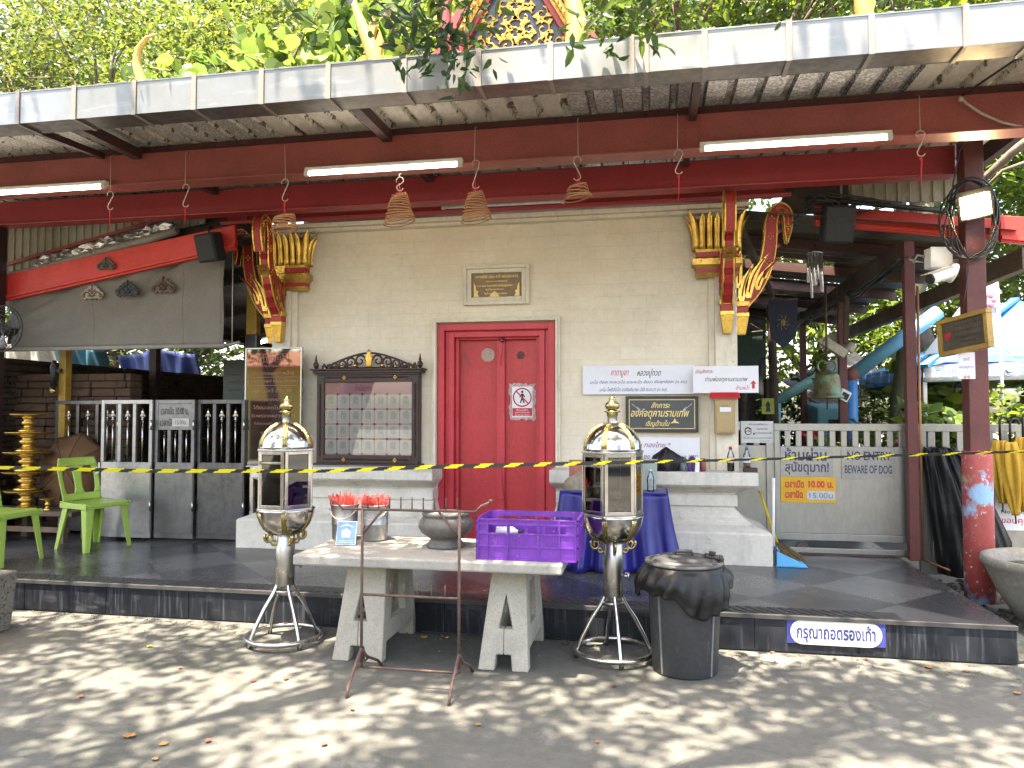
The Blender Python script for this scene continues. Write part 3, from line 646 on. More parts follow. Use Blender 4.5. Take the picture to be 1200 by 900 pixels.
# ------------------------------------------------------------------ the two steel lanterns
paneg = glass_mat("smoked lantern glass", (.38, .38, .36), .07)
def lantern():
    t = T("lantern", "l", "lantern", (0, 0, 0), "steel temple lanterns")
    m = MB(); m.tube([(.237 * math.cos(a), .237 * math.sin(a), .045) for a in np.linspace(0, 2 * math.pi, 41)[:-1]], .0155, 10, True); m.build("base_ring", steel, t)
    for k in range(4):
        a = R(25 + 90 * k); c, s_ = math.cos(a), math.sin(a)
        m = MB(); m.tube([(.232 * c, .232 * s_, .0), (.224 * c, .224 * s_, .05), (.19 * c, .19 * s_, .13), (.135 * c, .135 * s_, .235), (.075 * c, .075 * s_, .325), (.046 * c, .046 * s_, .385), (.044 * c, .044 * s_, .45)], .0135, 9); m.build("leg", chrome, t)
    m = MB(); m.tube([(.058 * math.cos(a), .058 * math.sin(a), .335) for a in np.linspace(0, 2 * math.pi, 25)[:-1]], .008, 8, True); m.build("leg_collar", steel, t)
    m = MB(); m.lathe([(.058, .37), (.062, .374), (.062, .70), (.05, .715)], 32); m.build("pole", steel, t)
    m = MB(); m.lathe([(.05, .695), (.085, .705), (.125, .73), (.158, .77), (.178, .82), (.186, .862), (.188, .872)], 36, caps=False); bowl = m.build("bowl", chrome, t, solid=.003)
    PH = R(28)
    hx = lambda r, k: (r * math.cos(PH + k * math.pi / 3), r * math.sin(PH + k * math.pi / 3))
    m = MB(); m.lathe([(.192, .862), (.197, .868), (.197, .880), (.186, .884)], 6, ph=PH, sm=False); m.lathe([(.186, 1.25), (.199, 1.254), (.199, 1.266), (.17, 1.272)], 6, ph=PH, sm=False); m.build("glazing_tray", steel, t, bevel=.002)
    for k in range(6):
        a, b = Vector((*hx(.188, k), 0)), Vector((*hx(.188, k + 1), 0)); d = (b - a).normalized(); n = Vector((d.y, -d.x, 0))
        z0, z1 = .884, 1.252; Z = Vector((0, 0, 1)); m = MB()
        for p, q in ((a + Z * z0, a + Z * z1), (b + Z * z0, b + Z * z1)):
            off = d * (.014 if p.xy == a.xy else -.014); m.bar(p + off, q + off, .02, .012, n)
        m.bar(a + d * .024 + Z * (z0 + .012), b - d * .024 + Z * (z0 + .012), .012, .022, Z); m.bar(a + d * .024 + Z * (z1 - .011), b - d * .024 + Z * (z1 - .011), .012, .02, Z)
        if k % 2: m.bar(a + d * .024 + Z * (z1 - .075), b - d * .024 + Z * (z1 - .075), .010, .014, Z)
        fr = m.build("window_frame", chrome, t, bevel=.0015)
        m = MB(); m.bar(a + d * .024 + Z * (z0 + z1) / 2, b - d * .024 + Z * (z0 + z1) / 2, .003, (z1 - z0) - .05, Z); m.build("pane", paneg, fr)
    m = MB(); m.lathe([(.17, .90), (.165, .905), (.03, .905)], 6, ph=PH, sm=False); m.lathe([(.05, .905), (.055, .96), (.05, 1.01), (.042, 1.02), (.02, .99)], 20); m.build("oil_cup", brass, t)
    dome = [(.180, 1.270)] + [(.177 * math.cos(a), 1.272 + .168 * math.sin(a)) for a in np.linspace(.05, 1.40, 12)] + [(.028, 1.440)]
    m = MB(); m.lathe(dome, 40); dm = m.build("dome", chrome, t)
    goldstrip = M("chased brass strip", (.42, .34, .15), .3, 1, .4, 60, 120, .6, 130)
    def strip(L_, par):
        m = MB()
        for k in range(6):
            a = PH + k * math.pi / 3
            for w_ in (-.011, 0, .011): m.tube([((r + .001) * math.cos(a + w_ * (1 if r > .06 else .6) / r), (r + .001) * math.sin(a + w_ * (1 if r > .06 else .6) / r), z) for r, z in L_], .0062 if w_ else .0075, 6)
        m.build("gold_strip", goldstrip, par)
    strip(dome[1:-2], dm)
    strip([(.10, .714), (.128, .733), (.15, .757), (.166, .788), (.177, .82), (.184, .852)], bowl)
    for k in range(4):
        a = R(20 + 90 * k); c, s_ = math.cos(a), math.sin(a); m = MB()
        pts = [(.062 + .085 * t_ + 0, .715 + .03 * t_ - .01 * math.sin(6 * t_)) for t_ in np.linspace(0, 1, 6)]
        sp_ = [(.108 + .032 * (1 - .7 * q) * math.cos(.7 - 8.2 * q), .69 + .036 * (1 - .7 * q) * math.sin(.7 - 8.2 * q)) for q in np.linspace(0, 1, 18)]
        sp2 = [(.078 + .022 * (1 - .7 * q) * math.cos(2.5 + 7 * q), .655 + .022 * (1 - .7 * q) * math.sin(2.5 + 7 * q)) for q in np.linspace(0, 1, 14)]
        for L_, r_ in ((pts, .008), (sp_, .0095), (sp2, .008)): m.tube([(r * c, r * s_, z) for r, z in L_], r_, 6)
        m.build("gold_scroll", brass, t)
    m = MB(); m.lathe([(.034, 1.428), (.030, 1.434), (.030, 1.478)], 20, mi=0); m.lathe([(.032, 1.478), (.034, 1.482), (.034, 1.500), (.050, 1.504), (.050, 1.509), (.034, 1.513), (.026, 1.518)], 20, mi=1); m.lathe([(.022, 1.516), (.040, 1.526), (.046, 1.545), (.040, 1.562), (.022, 1.573), (.018, 1.578), (.021, 1.585), (.018, 1.594), (.006, 1.606), (.003, 1.612)], 20, mi=1)
    m.build("finial", [steel, brass], t)
    m = MB(); m.tube([(.06, 0, .50), (.095, 0, .50)], .008, 8); m.tube([(.095, 0, .515), (.097, 0, .50), (.097, 0, .478)], .009, 8); m.box(.075, .10, -.004, .004, .515, .522); m.build("tap", steel, t)
    return t
lan = lantern(); LL = atz(333, 752, 0); LR = atz(719, 770, 0)
l2 = dup(lan)
lan.location = LL; lan["label"] = "steel and brass lantern on a tubular foot at the left end of the stone table"; lan.rotation_euler.z = R(26)
l2.location = LR; l2["label"] = "steel and brass lantern on a tubular foot in front of the blue cloth"; l2.rotation_euler.z = R(-11)

# ------------------------------------------------------------------ stone table with A-shaped legs
terr = M("washed terrazzo", (.42, .39, .32), .85, 0, .2, 2, 60, .4, 90)
mul_over(terr, noise_mask(terr, 150, .60, .64), (.16, .15, .13)); mul_over(terr, noise_mask(terr, 3, .55, .75), (.27, .26, .23))
TX0, TX1, TY0, TY1, TZ = -2.105, -.50, 4.17, 4.95, .66
tb = T("stone_table", "pale terrazzo table on two A-shaped stone legs with buckets and a crate on it", "table", ((TX0 + TX1) / 2, 4.6, 0))
m = MB(); m.box(TX0, TX1, TY0, TY1, TZ - .062, TZ); m.build("tabletop", M("terrazzo tabletop", (.40, .385, .34), .8, 0, .3, 1.6, 50, .25, 70, col2=(.22, .21, .195)), tb, bevel=.012)
def aleg(xa, xb, ta, tb_):
    m = MB(); Z0, Z1 = 0, TZ - .063
    for y0, yt0 in ((4.335, 4.40), (4.94, 4.80)):   # A-shaped panels: arched foot and a triangular window
        H = Z1 - Z0; cx = (xa + xb) / 2; fw = .052; q = cx + .01
        out = [(xa, 0), (cx - fw, 0), (cx - fw + .008, .09), (cx, .0905), (cx - .0005, .235), (q - .042, .235), (q, .43), (q + .042, .235), (cx + .0005, .235), (cx + .0005, .0905), (cx + fw - .008, .09), (cx + fw, 0), (xb, 0), (tb_, H), (ta, H)]
        m.prism(out, (0, y0, 0), (1, 0, 0), (0, (yt0 - y0) / H, 1), (0, .075, 0))
    zc = TZ - .063
    m.hexa([(ta + .03, 4.475, zc - .07), (tb_ - .03, 4.475, zc - .07), (tb_ - .03, 4.80, zc - .07), (ta + .03, 4.80, zc - .07)], [(ta + .02, 4.475, zc), (tb_ - .02, 4.475, zc), (tb_ - .02, 4.80, zc), (ta + .02, 4.80, zc)])
    for xs_, xt_, sg in ((xb, tb_, -1), (xa, ta, 1)):   # side slabs with a window between the two A panels
        sl = (xt_ - xs_) / H; o = [(4.42, .10), (4.67, .1005), (4.67, .215), (4.51, .215), (4.55, .47), (4.75, .47), (4.79, .215), (4.6705, .215), (4.6705, .1005), (4.935, .10), (4.80, H - .001), (4.475, H - .001)]
        m.prism(o, (xs_ + sg * .006, 0, 0), (0, 1, 0), (sl, 0, 1), (sg * .05, 0, 0))
    m.build("leg", terr, tb, bevel=.008)
aleg(-1.925, -1.605, -1.845, -1.60); aleg(-1.015, -.715, -.94, -.74)

# ------------------------------------------------------------------ what stands on the stone table
galv = M("galvanised bucket", (.42, .42, .42), .42, .85, .3, 5, 40, .15, 40)
stickm = M("red incense stick", (.50, .025, .02), .8, 0, .2)
def bucket(c, rim, label, seed):
    t = T("incense_bucket", label, "bucket", c, "buckets of incense sticks on the stone table"); x, y, z = c; rr = random.Random(seed)
    m = MB(); m.lathe([(.076, z + .001), (.080, z + .01), (.083, z + .10), (.0865, z + .105), (.0865, z + .112), (.084, z + .116), (.0875, z + .20), (.0915, z + .225), (.0935, z + .228), (.0935, z + .236), (.088, z + .236), (.084, z + .19), (.07, z + .17)], 32, (x, y, 0)); m.build("pail", galv, t)
    m = MB(); m.tube([(x + .094 * math.cos(a), y + .094 * math.sin(a), z + .205 - .06 * math.sin((a - 3.5) / 2.6 * math.pi)) for a in np.linspace(3.5, 6.1, 14)], .003, 5)
    for s_ in (-1, 1): m.ball((x + s_ * .092, y - .02, z + .20), .012, 6)
    m.build("bail_handle", wire, t)
    m = MB()
    for k in range(230):
        a = rr.uniform(0, 6.28); r = .082 * math.sqrt(rr.random()); tl = rr.uniform(0, .10); b = rr.uniform(0, 6.28); h = rr.uniform(.225, .275) + (.03 if rr.random() < .06 else 0)
        p = (x + r * .9 * math.cos(a), y + r * .9 * math.sin(a), z + .165); q = (x + r * 1.08 * math.cos(a) + tl * .35 * math.cos(b), y + r * 1.08 * math.sin(a) + tl * .35 * math.sin(b), z + h + .02)
        m.tube([p, q], .0024, 4)
    m.build("incense_sticks", stickm, t)
b1 = atz(408, 634, TZ); b2 = atz(440, 632, TZ)
b1 = (b1.x + .01, 4.80, TZ); b2 = (b2.x + .018, 4.82, TZ)
bucket((-2.02, 4.74, TZ), 0, "galvanised bucket of red incense sticks behind the small blue picture card", 1)
bucket((-1.81, 4.75, TZ), 0, "galvanised bucket of red incense sticks between the picture card and the stone pot", 2)
# picture card leaning on the first bucket
card = T("picture_card", "small framed blue and white picture card leaning on a bucket of incense", "card", (-1.915, 4.50, TZ))
u = Vector((.99, .10, 0)).normalized(); v = Vector((-.02, .28, .96)).normalized(); n = u.cross(v)
o_ = Vector((-1.915, 4.505, TZ + .005)) + v * .075
X = Matrix((u, v, n)).transposed().to_4x4(); X.translation = o_
m = MB(); m.X = X; m.box(-.064, .064, -.075, .075, -.008, 0); m.build("backing", white, card, bevel=.002)
m = MB(); m.X = X; m.box(-.060, .060, -.071, .071, .0005, .002); m.build("sheet", M("pale blue print", (.14, .26, .46), .3, 0, .2, 20, 60), card)
m = MB(); m.X = X
m.prism([(-.05, .035), (-.03, .048), (0, .056), (.03, .048), (.05, .035), (.03, .040), (0, .047), (-.03, .040)], (0, 0, .0022), (1, 0, 0), (0, 1, 0), (0, 0, .001))
m.prism([(-.026, -.03), (.024, -.03), (.03, .012), (.0, .03), (-.03, .014)], (0, 0, .0022), (1, 0, 0), (0, 1, 0), (0, 0, .001)); m.box(-.05, .05, -.062, -.057, .0022, .003); m.box(-.045, .045, -.05, -.046, .0022, .003)
m.build("print_motif", M("white print", (.5, .58, .68), .4), card)
# stone incense pot
stonepot = M("dark cast stone", (.17, .16, .14), .6, .25, .4, 5, 40, .3, 50, col2=(.08, .075, .065))
pc = (-1.285, 4.60, TZ)
pot = T("incense_pot", "squat round stone incense pot standing at the middle of the table", "pot", pc)
m = MB(); m.lathe([(.118, .001), (.122, .012), (.105, .03), (.095, .05), (.11, .062), (.15, .09), (.172, .125), (.168, .16), (.148, .185), (.138, .192), (.150, .20), (.152, .21), (.146, .214), (.132, .212), (.128, .19), (.05, .185)], 40, pc); m.build("vessel", stonepot, pot)
m = MB(); m.lathe([(.129, .2), (.10, .208), (.04, .206), (.01, .21)], 30, pc); m.build("ash", M("pale ash", (.50, .46, .40), .95, 0, .3, 30, 90, .6, 90), pot)

# purple crate
purple = M("purple crate plastic", (.17, .035, .37), .5, 0, .25, 5, 40, .08, 40, patch=(.27, .13, .43), patch_t=.62, patch_s=26)
cr = T("plastic_crate", "purple slotted plastic crate at the right end of the stone table", "crate", (-.73, 4.40, TZ))
cx0, cx1, cy0, cy1, z0, z1 = -.995, -.425, 4.24, 4.60, TZ + .001, TZ + .235
m = MB(); m.box(cx0 + .006, cx1 - .006, cy0 + .006, cy1 - .006, z0, z0 + .012); m.build("crate_floor", purple, cr)
def side(a, b, hole):
    a, b = Vector(a), Vector(b); d = b - a; L_ = d.length; d.normalize(); Z = Vector((0, 0, 1)); H = z1 - z0; n = Vector((d.y, -d.x, 0))
    m = MB()
    def pl(s0, s1, h0, h1, t=.006, off=0): m.bar(a + d * s0 + Z * (h0 + h1) / 2 + n * off, a + d * s1 + Z * (h0 + h1) / 2 + n * off, t, h1 - h0 + z0 * 0, Z)
    base = Z * z0; a = a + base
    # frame posts, rims
    pl(0, L_, H - .032, H); pl(0, L_, 0, .02); pl(0, .06, .02, H - .032); pl(L_ - .06, L_, .02, H - .032)
    if hole:
        pl(.06, L_ - .06, .02, H * .64)
        for f in (.32, .5, .68): pl(L_ * f - .006, L_ * f + .006, H * .64, H - .032)
    else: pl(.06, L_ - .06, .02, H * .70)
    # outer ribs
    for h in (.004, H * .33, H * .64, H - .03, H - .004): pl(0, L_, h - .004, h + .004, .008, .006)
    for f in (.0, .105, .31, .62, .83, 1.0): s = min(max(f * L_, .004), L_ - .004); pl(s - .004, s + .004, 0, H, .008, .0065)
    k = int(L_ / .017)
    for i in range(k):
        s = (i + .5) / k * L_
        if .12 * L_ < s < .60 * L_ or .64 * L_ < s < .82 * L_: pl(s - .0022, s + .0022, H * .36, H * .60, .004, .0045)
    m.build("crate_side", purple, cr)
side((cx0, cy0, 0), (cx1, cy0, 0), True); side((cx1, cy0, 0), (cx1, cy1, 0), False); side((cx1, cy1, 0), (cx0, cy1, 0), True); side((cx0, cy1, 0), (cx0, cy0, 0), False)
bt = T("plastic_bottle", "white plastic bottle with a dark cap lying inside the purple crate", "bottle", (-.85, 4.42, TZ + .1))
m = MB(); m.X = Matrix.Translation((-.92, 4.40, z0 + .135)) @ Matrix.Rotation(R(90), 4, 'Y') @ Matrix.Rotation(R(0), 4, 'Z'); m.lathe([(.004, 0), (.03, .004), (.031, .10), (.014, .125), (.013, .135)], 18); m.build("body", M("white bottle plastic", (.62, .66, .7), .35), bt)
m = MB(); m.X = Matrix.Translation((-.785, 4.40, z0 + .135)) @ Matrix.Rotation(R(90), 4, 'Y'); m.lathe([(.015, 0), (.015, .024)], 14); m.build("cap", black, bt)
bx = T("carton", "dark carton lying at the bottom of the purple crate under the bottle", "box", (-.8, 4.42, TZ + .03))
m = MB(); m.box(-.96, -.62, 4.30, 4.54, z0 + .014, z0 + .10, 0); m.box(-.96, -.62, 4.40, 4.43, z0 + .1005, z0 + .1015, 1); m.build("carton", [M("grey carton", (.16, .14, .15), .8, 0, .3), paperwhite], bx, bevel=.004)

# ------------------------------------------------------------------ rusty candle rack
rust = M("rusty iron rod", (.16, .095, .075), .75, .4, .4, 20, 80, .4, 90, col2=(.09, .06, .055))
rk = T("candle_rack", "rusty thin iron candle rack with a row of spikes before the stone table", "rack", (-1.35, 3.98, 0))
YR = 3.98; xa, xb = at(424, 700, YR).x, at(538, 700, YR).x; zt = at(480, 598, YR).z; zm = at(480, 699, YR).z; zl = at(480, 785, YR).z
m = MB()
m.tube([(xa, YR, zl), (xa, YR, zt)], .0085, 7); m.build("upright", rust, rk); m = MB(); m.tube([(xb, YR, zl), (xb, YR, zt)], .0085, 7); m.build("upright", rust, rk)
m = MB(); xl_, xr_ = at(388, 590, YR).x, at(575, 590, YR).x
m.tube([(xl_, YR, zt + .05), (xl_ + .03, YR, zt + .035), (xl_ + .075, YR, zt), (xb + .09, YR, zt), (xb + .12, YR, zt + .03), (xr_, YR, zt + .055)], .0075, 7); m.ball((xr_, YR, zt + .06), .012, 7)
for i, f in enumerate(np.linspace(0.02, .98, 9)): x = xa + .02 + (xb - xa - .02) * f; m.tube([(x, YR, zt), (x, YR, zt + .07)], .004, 5)
m.build("top_rail", rust, rk)
m = MB(); m.tube([(xa, YR, zm), (xb, YR, zm)], .0075, 7)
for f in (.3, .44, .58, .72, .86): x = xa + (xb - xa) * f; m.tube([(x, YR, zm), (x, YR, zm + .07)], .004, 5)
m.build("middle_rail", rust, rk)
m = MB(); m.tube([(xa, YR, zl), (xb, YR, zl)], .007, 7); m.build("bottom_rail", rust, rk)
for xx in (xa, xb):
    m = MB(); m.tube([(xx, 4.30, .0), (xx, 4.24, .05), (xx, 4.06, .13), (xx, YR, .20)], .009, 7); m.tube([(xx, 3.78, 0), (xx, 3.80, .05), (xx, 3.88, .12), (xx, YR, .20)], .009, 7); m.tube([(xx, 3.87, .115), (xx, 4.10, .115)], .007, 6)
    m.build("foot", rust, rk)
m = MB(); m.tube([(xa, YR, zt - .14), (xa + .12, YR, zt)], .0075, 6); m.tube([(xb, YR, zt - .14), (xb - .12, YR, zt)], .0075, 6); m.build("brace", rust, rk)

# ------------------------------------------------------------------ rubbish bin
binc = (.175, 4.56)
bn = T("rubbish_bin", "dark grey plastic rubbish bin with a black liner folded over its rim", "bin", (*binc, 0))
binm = M("scuffed bin plastic", (.045, .047, .050), .5, 0, .3, 3, 40, .12, 40); mul_over(binm, noise_mask(binm, 26, .62, .72, (3, 3, .3)), (.13, .13, .13))
m = MB(); m.lathe([(.18, .001), (.187, .012), (.213, .56), (.216, .575), (.225, .585), (.225, .60), (.205, .60)], 44, (*binc, 0)); bd = m.build("body", binm, bn)
for a in (-2.35, -.72, 1.0, 2.4):
    m = MB(); m.bar((binc[0] + .183 * math.cos(a), binc[1] + .183 * math.sin(a), .01), (binc[0] + .212 * math.cos(a), binc[1] + .212 * math.sin(a), .5), .014, .01, (math.cos(a), math.sin(a), 0))
    m.build("rib", M("worn bin rib", (.16, .16, .16), .6), bd)
rr = random.Random(5); ph = [rr.uniform(0, 6.28) for _ in range(8)]
def liner(a, b):
    th = a * 2 * math.pi; sagt = .17 + .045 * math.sin(th * 2 + ph[0]) + .03 * math.sin(3 * th + ph[1]) + .015 * math.sin(7 * th + ph[2])
    if b < .25: r = .195 + (b / .25) * .038; z = .60 + .022 * math.sin(b / .25 * math.pi)
    else:
        q = (b - .25) / .75; fold = .011 * math.sin(13 * th + ph[3] + 2.5 * q) * q + .009 * math.sin(23 * th + ph[4] + 5 * q) * q ** .7 + .012 * math.sin(5 * th + ph[5])
        r = .233 + .048 * math.sin(min(1, q * 1.3) * math.pi * .62) - .012 * q + fold; z = .60 - q * sagt
        z += .006 * math.sin(17 * th + ph[6]) * q
    return (binc[0] + r * math.cos(th), binc[1] + r * math.sin(th), z)
m = MB(); m.grid(liner, 180, 22); m.build("liner", M("black bin liner", (.007, .007, .008), .45, 0, .2, 5, 30, .35, 30, spec=.35), bn, solid=.0015)
m = MB(); m.lathe([(.226, .618), (.229, .626), (.224, .636), (.205, .640), (.200, .634), (.19, .634), (.184, .646), (.17, .652), (.155, .648), (.15, .654), (.09, .664), (.02, .668)], 44, (*binc, 0))
ld = m.build("lid", binm, bn)
m = MB()
for k in range(-3, 4): m.bar((binc[0] + k * .028, binc[1] - .07, .664), (binc[0] + k * .028, binc[1] + .07, .664), .008, .006)
m.tube([(binc[0] - .05, binc[1], .66), (binc[0] - .045, binc[1], .688), (binc[0] + .045, binc[1], .688), (binc[0] + .05, binc[1], .66)], .010, 8)
m.build("lid_handle", binm, ld)
m = MB(); m.X = Matrix.Translation((binc[0] + .15, binc[1] + .02, .655)) @ Matrix.Rotation(R(8), 4, 'Y'); m.box(-.03, .05, -.05, .05, 0, .012); m.box(.052, .075, -.055, .055, -.02, .014); m.box(-.01, .03, -.006, .006, .012, .035); m.build("lid_hinge", black, ld, bevel=.003)

# ------------------------------------------------------------------ barrier tape across the court
tp = T("barrier_tape", "yellow and black striped barrier tape stretched across the whole court", "tape", (0, 4.12, 1.2))
tpts = [(-140, 541), (0, 548), (90, 550), (180, 552), (380, 552), (510, 547), (600, 545), (680, 543), (860, 539), (1000, 535), (1140, 531), (1200, 529), (1340, 524)]
xs_ = [p[0] for p in tpts]; ys_ = [p[1] for p in tpts]
tz = lambda px: at(px, float(np.interp(px, xs_, ys_)), 4.12)
m = MB(); N = 760; prev = None
tapey = 0
for i in range(N + 1):
    px = -140 + 1480 * i / N; p = tz(px)
    hw = .0128 * (1 - .42 * min(1, max(0, (px - 250) / 700))) * (1 + .12 * math.sin(px * .013)); tw = .35 + .55 * math.sin(px * .006 + 1) * .5
    a = (p.x, p.y - math.sin(tw) * hw, p.z + math.cos(tw) * hw); b = (p.x, p.y + math.sin(tw) * hw, p.z - math.cos(tw) * hw)
    cur = (a, b)
    if prev:
        s = px / (31.5 + .003 * px); f = s - math.floor(s); fr_y = .60 - .32 * min(1, max(0, (px - 250) / 600))
        for q in range(4):
            L4 = lambda e, t_: tuple(Vector(e[0]).lerp(Vector(e[1]), t_)); f = (s + .085 * q) % 1
            m.quad(L4(prev, q / 4), L4(cur, q / 4), L4(cur, (q + 1) / 4), L4(prev, (q + 1) / 4), 0 if f < fr_y else 1)
    prev = cur
tape = m.build("tape_band", [M("tape yellow", (.80, .72, .02), .35, 0, .05), M("tape black", (.03, .03, .03), .35)], tp, solid=.0004)
# ------------------------------------------------------------------ on and against the temple front
# marble plaque above the door
X0, X1, Z0, Z1 = RC(544, 311, 621, 357.5, WY)
pq = T("plaque", "cream framed brown marble plaque with gold writing above the red door", "plaque", ((X0 + X1) / 2, WY, Z0))
m = MB(); frame_rect(m, X0, X1, Z0, Z1, .035, WY - .05, WY - .001); frame_rect(m, X0 + .0355, X1 - .0355, Z0 + .0355, Z1 - .0355, .04, WY - .035, WY - .001); m.build("frame", stucco, pq, bevel=.005)
m = MB(); m.box(X0 + .0757, X1 - .0757, WY - .012, WY - .001, Z0 + .0757, Z1 - .0757); m.build("slab", M("brown marble", (.26, .165, .085), .55, 0, .3, 6, 30), pq)
cx = (X0 + X1) / 2; W = X1 - X0 - .16; H = Z1 - Z0 - .16; cz_ = (Z0 + Z1) / 2
m = MB()
for t_, fx, fz, fw_, fh in (("มหาเจดีย์ วชิระ อารี พระบรมธาตุ", 0, .36, .86, .17), ("พระบรมสารีริกธาตุ", 0, .16, .42, .09), ("พ.ศ. ๒๕๓๐ อาคารหลังนี้ สร้างโดยผู้มีศรัทธา", -.03, -.03, .70, .14), ("ผู้มีจิตศรัทธา", -.04, -.19, .36, .10), ("วันที่ ๑๒ ธันวาคม ๒๕๓๐", -.02, -.35, .46, .11)):
    put_text(m, t_, cx + fx * W, cz_ + fz * H, WY - .0135, fw_ * W, fh * H, bold=.012)
for s_ in (-1, 1):
    bx_ = cx + s_ * W * .46; m.prism([(0, 0), (-s_ * .05, 0), (-s_ * .035, .03), (-s_ * .045, .055), (-s_ * .022, .06), (-s_ * .018, .10), (0, .135)], (bx_, WY - .0135, cz_ - H * .49), (1, 0, 0), (0, 0, 1), (0, .001, 0))
m.prism([(-.05, 0), (.05, 0), (.03, .03), (0, .055), (-.03, .03)], (cx - .02, WY - .0135, cz_ - H * .50), (1, 0, 0), (0, 0, 1), (0, .001, 0))
m.build("lettering", inkgold, pq)
# no-entry notice on the right leaf
X0, X1, Z0, Z1 = RC(600, 453, 624, 489, WY + .10)
no = T("door_notice", "white no-entry notice with a barred walking figure taped to the red door", "notice", ((X0 + X1) / 2, WY + .1, Z0)); YN = WY + .106
m = MB(); rr = random.Random(3); pts = []
for k in range(44):
    f = k / 44 * 4; s_ = int(f); q = f - s_; ex = .025 + rr.uniform(-.012, .012)
    pts.append([(X0 - ex + (X1 - X0 + 2 * ex) * q, Z0 - ex), (X1 + ex, Z0 - ex + (Z1 - Z0 + 2 * ex) * q), (X1 + ex - (X1 - X0 + 2 * ex) * q, Z1 + ex), (X0 - ex, Z1 + ex - (Z1 - Z0 + 2 * ex) * q)][s_])
m.prism(pts, (0, YN + .001, 0), (1, 0, 0), (0, 0, 1), (0, .002, 0)); m.build("torn_tape", M("torn tape residue", (.55, .42, .38), .6, 0, .4, 40, 80), no)
m = MB(); m.box(X0, X1, YN - .003, YN + .0005, Z0, Z1); m.build("sheet", paperwhite, no)
cx = (X0 + X1) / 2; w_ = X1 - X0; h_ = Z1 - Z0
m = MB(); cc = Z1 - w_ * .52; r0 = w_ * .43
m.tube([(cx + r0 * math.cos(a), YN - .004, cc + r0 * math.sin(a)) for a in np.linspace(0, 6.283, 33)[:-1]], w_ * .032, 6, True)
m.bar((cx - r0 * .68, YN - .006, cc + r0 * .68), (cx + r0 * .68, YN - .006, cc - r0 * .68), .002, w_ * .06, (1, 0, 1)); m.box(X0 + .004, X1 - .004, YN - .0045, YN - .0035, Z0 + .012, Z0 + h_ * .30)
m.build("prohibition_mark", inkred, no)
m = MB(); k = r0
for a_, b_, t_ in (((0, .42), (0, -.1), .26), ((-.02, -.1), (-.22, -.62), .15), ((.02, -.1), (.22, -.62), .15), ((-.1, .32), (-.3, 0), .11), ((.1, .32), (.3, .02), .11)): m.bar((cx + a_[0] * k, YN - .0048, cc + a_[1] * k), (cx + b_[0] * k, YN - .0048, cc + b_[1] * k), .001, t_ * k, (1, 0, .01))
m.lathe([(.14 * k, 0), (.14 * k, .001)], 14); 
for i in range(len(m.v) - 28, len(m.v)): q = m.v[i]; m.v[i] = Vector((cx + q.x, YN - .005 + q.z, cc + .62 * k + q.y))
m.build("walking_figure", M("black print", (.02, .02, .02), .6), no)
m = MB(); put_text(m, "ห้ามเข้า", cx, Z0 + h_ * .24, YN - .0052, w_ * .55, h_ * .07); put_text(m, "เขตสงฆ์", cx, Z0 + h_ * .16, YN - .0052, w_ * .7, h_ * .05); put_text(m, "ขออภัย", cx, Z0 + h_ * .08, YN - .0052, w_ * .7, h_ * .05); m.build("lettering", paperwhite, no)

# carved notice case
X0, X1, Z0, Z1 = RC(374, 436, 494, 545, 6.96); YC = 6.90
teak = M("carved dark teak", (.045, .020, .016), .45, 0, .4, 6, 50, .35, 60)
ca = T("notice_case", "dark carved wood case with a scrolled crest around a sheet of small portraits", "notice case", ((X0 + X1) / 2, YC, Z0))
m = MB(); zi0, zi1, xi0, xi1 = Z0 + .10, Z1 - .10, X0 + .085, X1 - .075
m.box(X0 + .01, xi0, YC - .02, WY - .002, Z0 + .02, Z1 - .01); m.box(xi1, X1 - .01, YC - .02, WY - .002, Z0 + .02, Z1 - .01); m.box(xi0, xi1, YC - .02, WY - .002, Z0 + .02, zi0); m.box(xi0, xi1, YC - .02, WY - .002, zi1, Z1 - .01)
m.box(X0 - .025, X1 + .025, YC - .05, WY - .002, Z1 - .012, Z1 + .012); m.box(X0 - .045, X1 + .045, YC - .07, WY - .002, Z1 + .0125, Z1 + .03); m.box(X0 - .01, X1 + .01, YC - .04, YC - .021, Z1 - .03, Z1 - .0125)
m.box(X0 - .02, X1 + .02, YC - .04, WY - .002, Z0 - .005, Z0 + .0195); m.box(X0 - .04, X1 + .04, YC - .06, WY - .002, Z0 - .03, Z0 - .0055)
fr = m.build("case_frame", teak, ca, bevel=.004)
m = MB()
for s_, xx in ((-1, X0 + .045), (1, X1 - .04)):
    n_ = 46
    for k in range(n_): m.ball((xx, YC - .022, Z0 + .09 + (Z1 - Z0 - .2) * k / n_), .010, 6)
for k in range(56):
    for zz in (Z1 - .055, Z0 + .06): m.ball((X0 + .10 + (X1 - X0 - .2) * k / 56, YC - .022, zz), .010, 6)
m.build("beading", teak, fr)
m = MB()
for xx in (X0 - .005, X1 + .005): m.lathe([(.006, .03), (.022, .045), (.030, .075), (.018, .095), (.010, .10), (.016, .112), (.010, .13), (.004, .17)], 12, (xx, YC - .01, Z1)); 
m.build("finial", teak, fr)
m = MB(); cx = (X0 + X1) / 2 + .02; zb = Z1 + .03
def curl(x, z, r, a0, sgn, turns=1.25, rad=.012):
    m.tube([(x + r * (1 - .8 * k / 22) * math.cos(a0 + sgn * turns * 6.283 * k / 22), YC - .02, z + r * (1 - .8 * k / 22) * math.sin(a0 + sgn * turns * 6.283 * k / 22)) for k in range(23)], [rad * (1 - .5 * k / 22) for k in range(23)], 6)
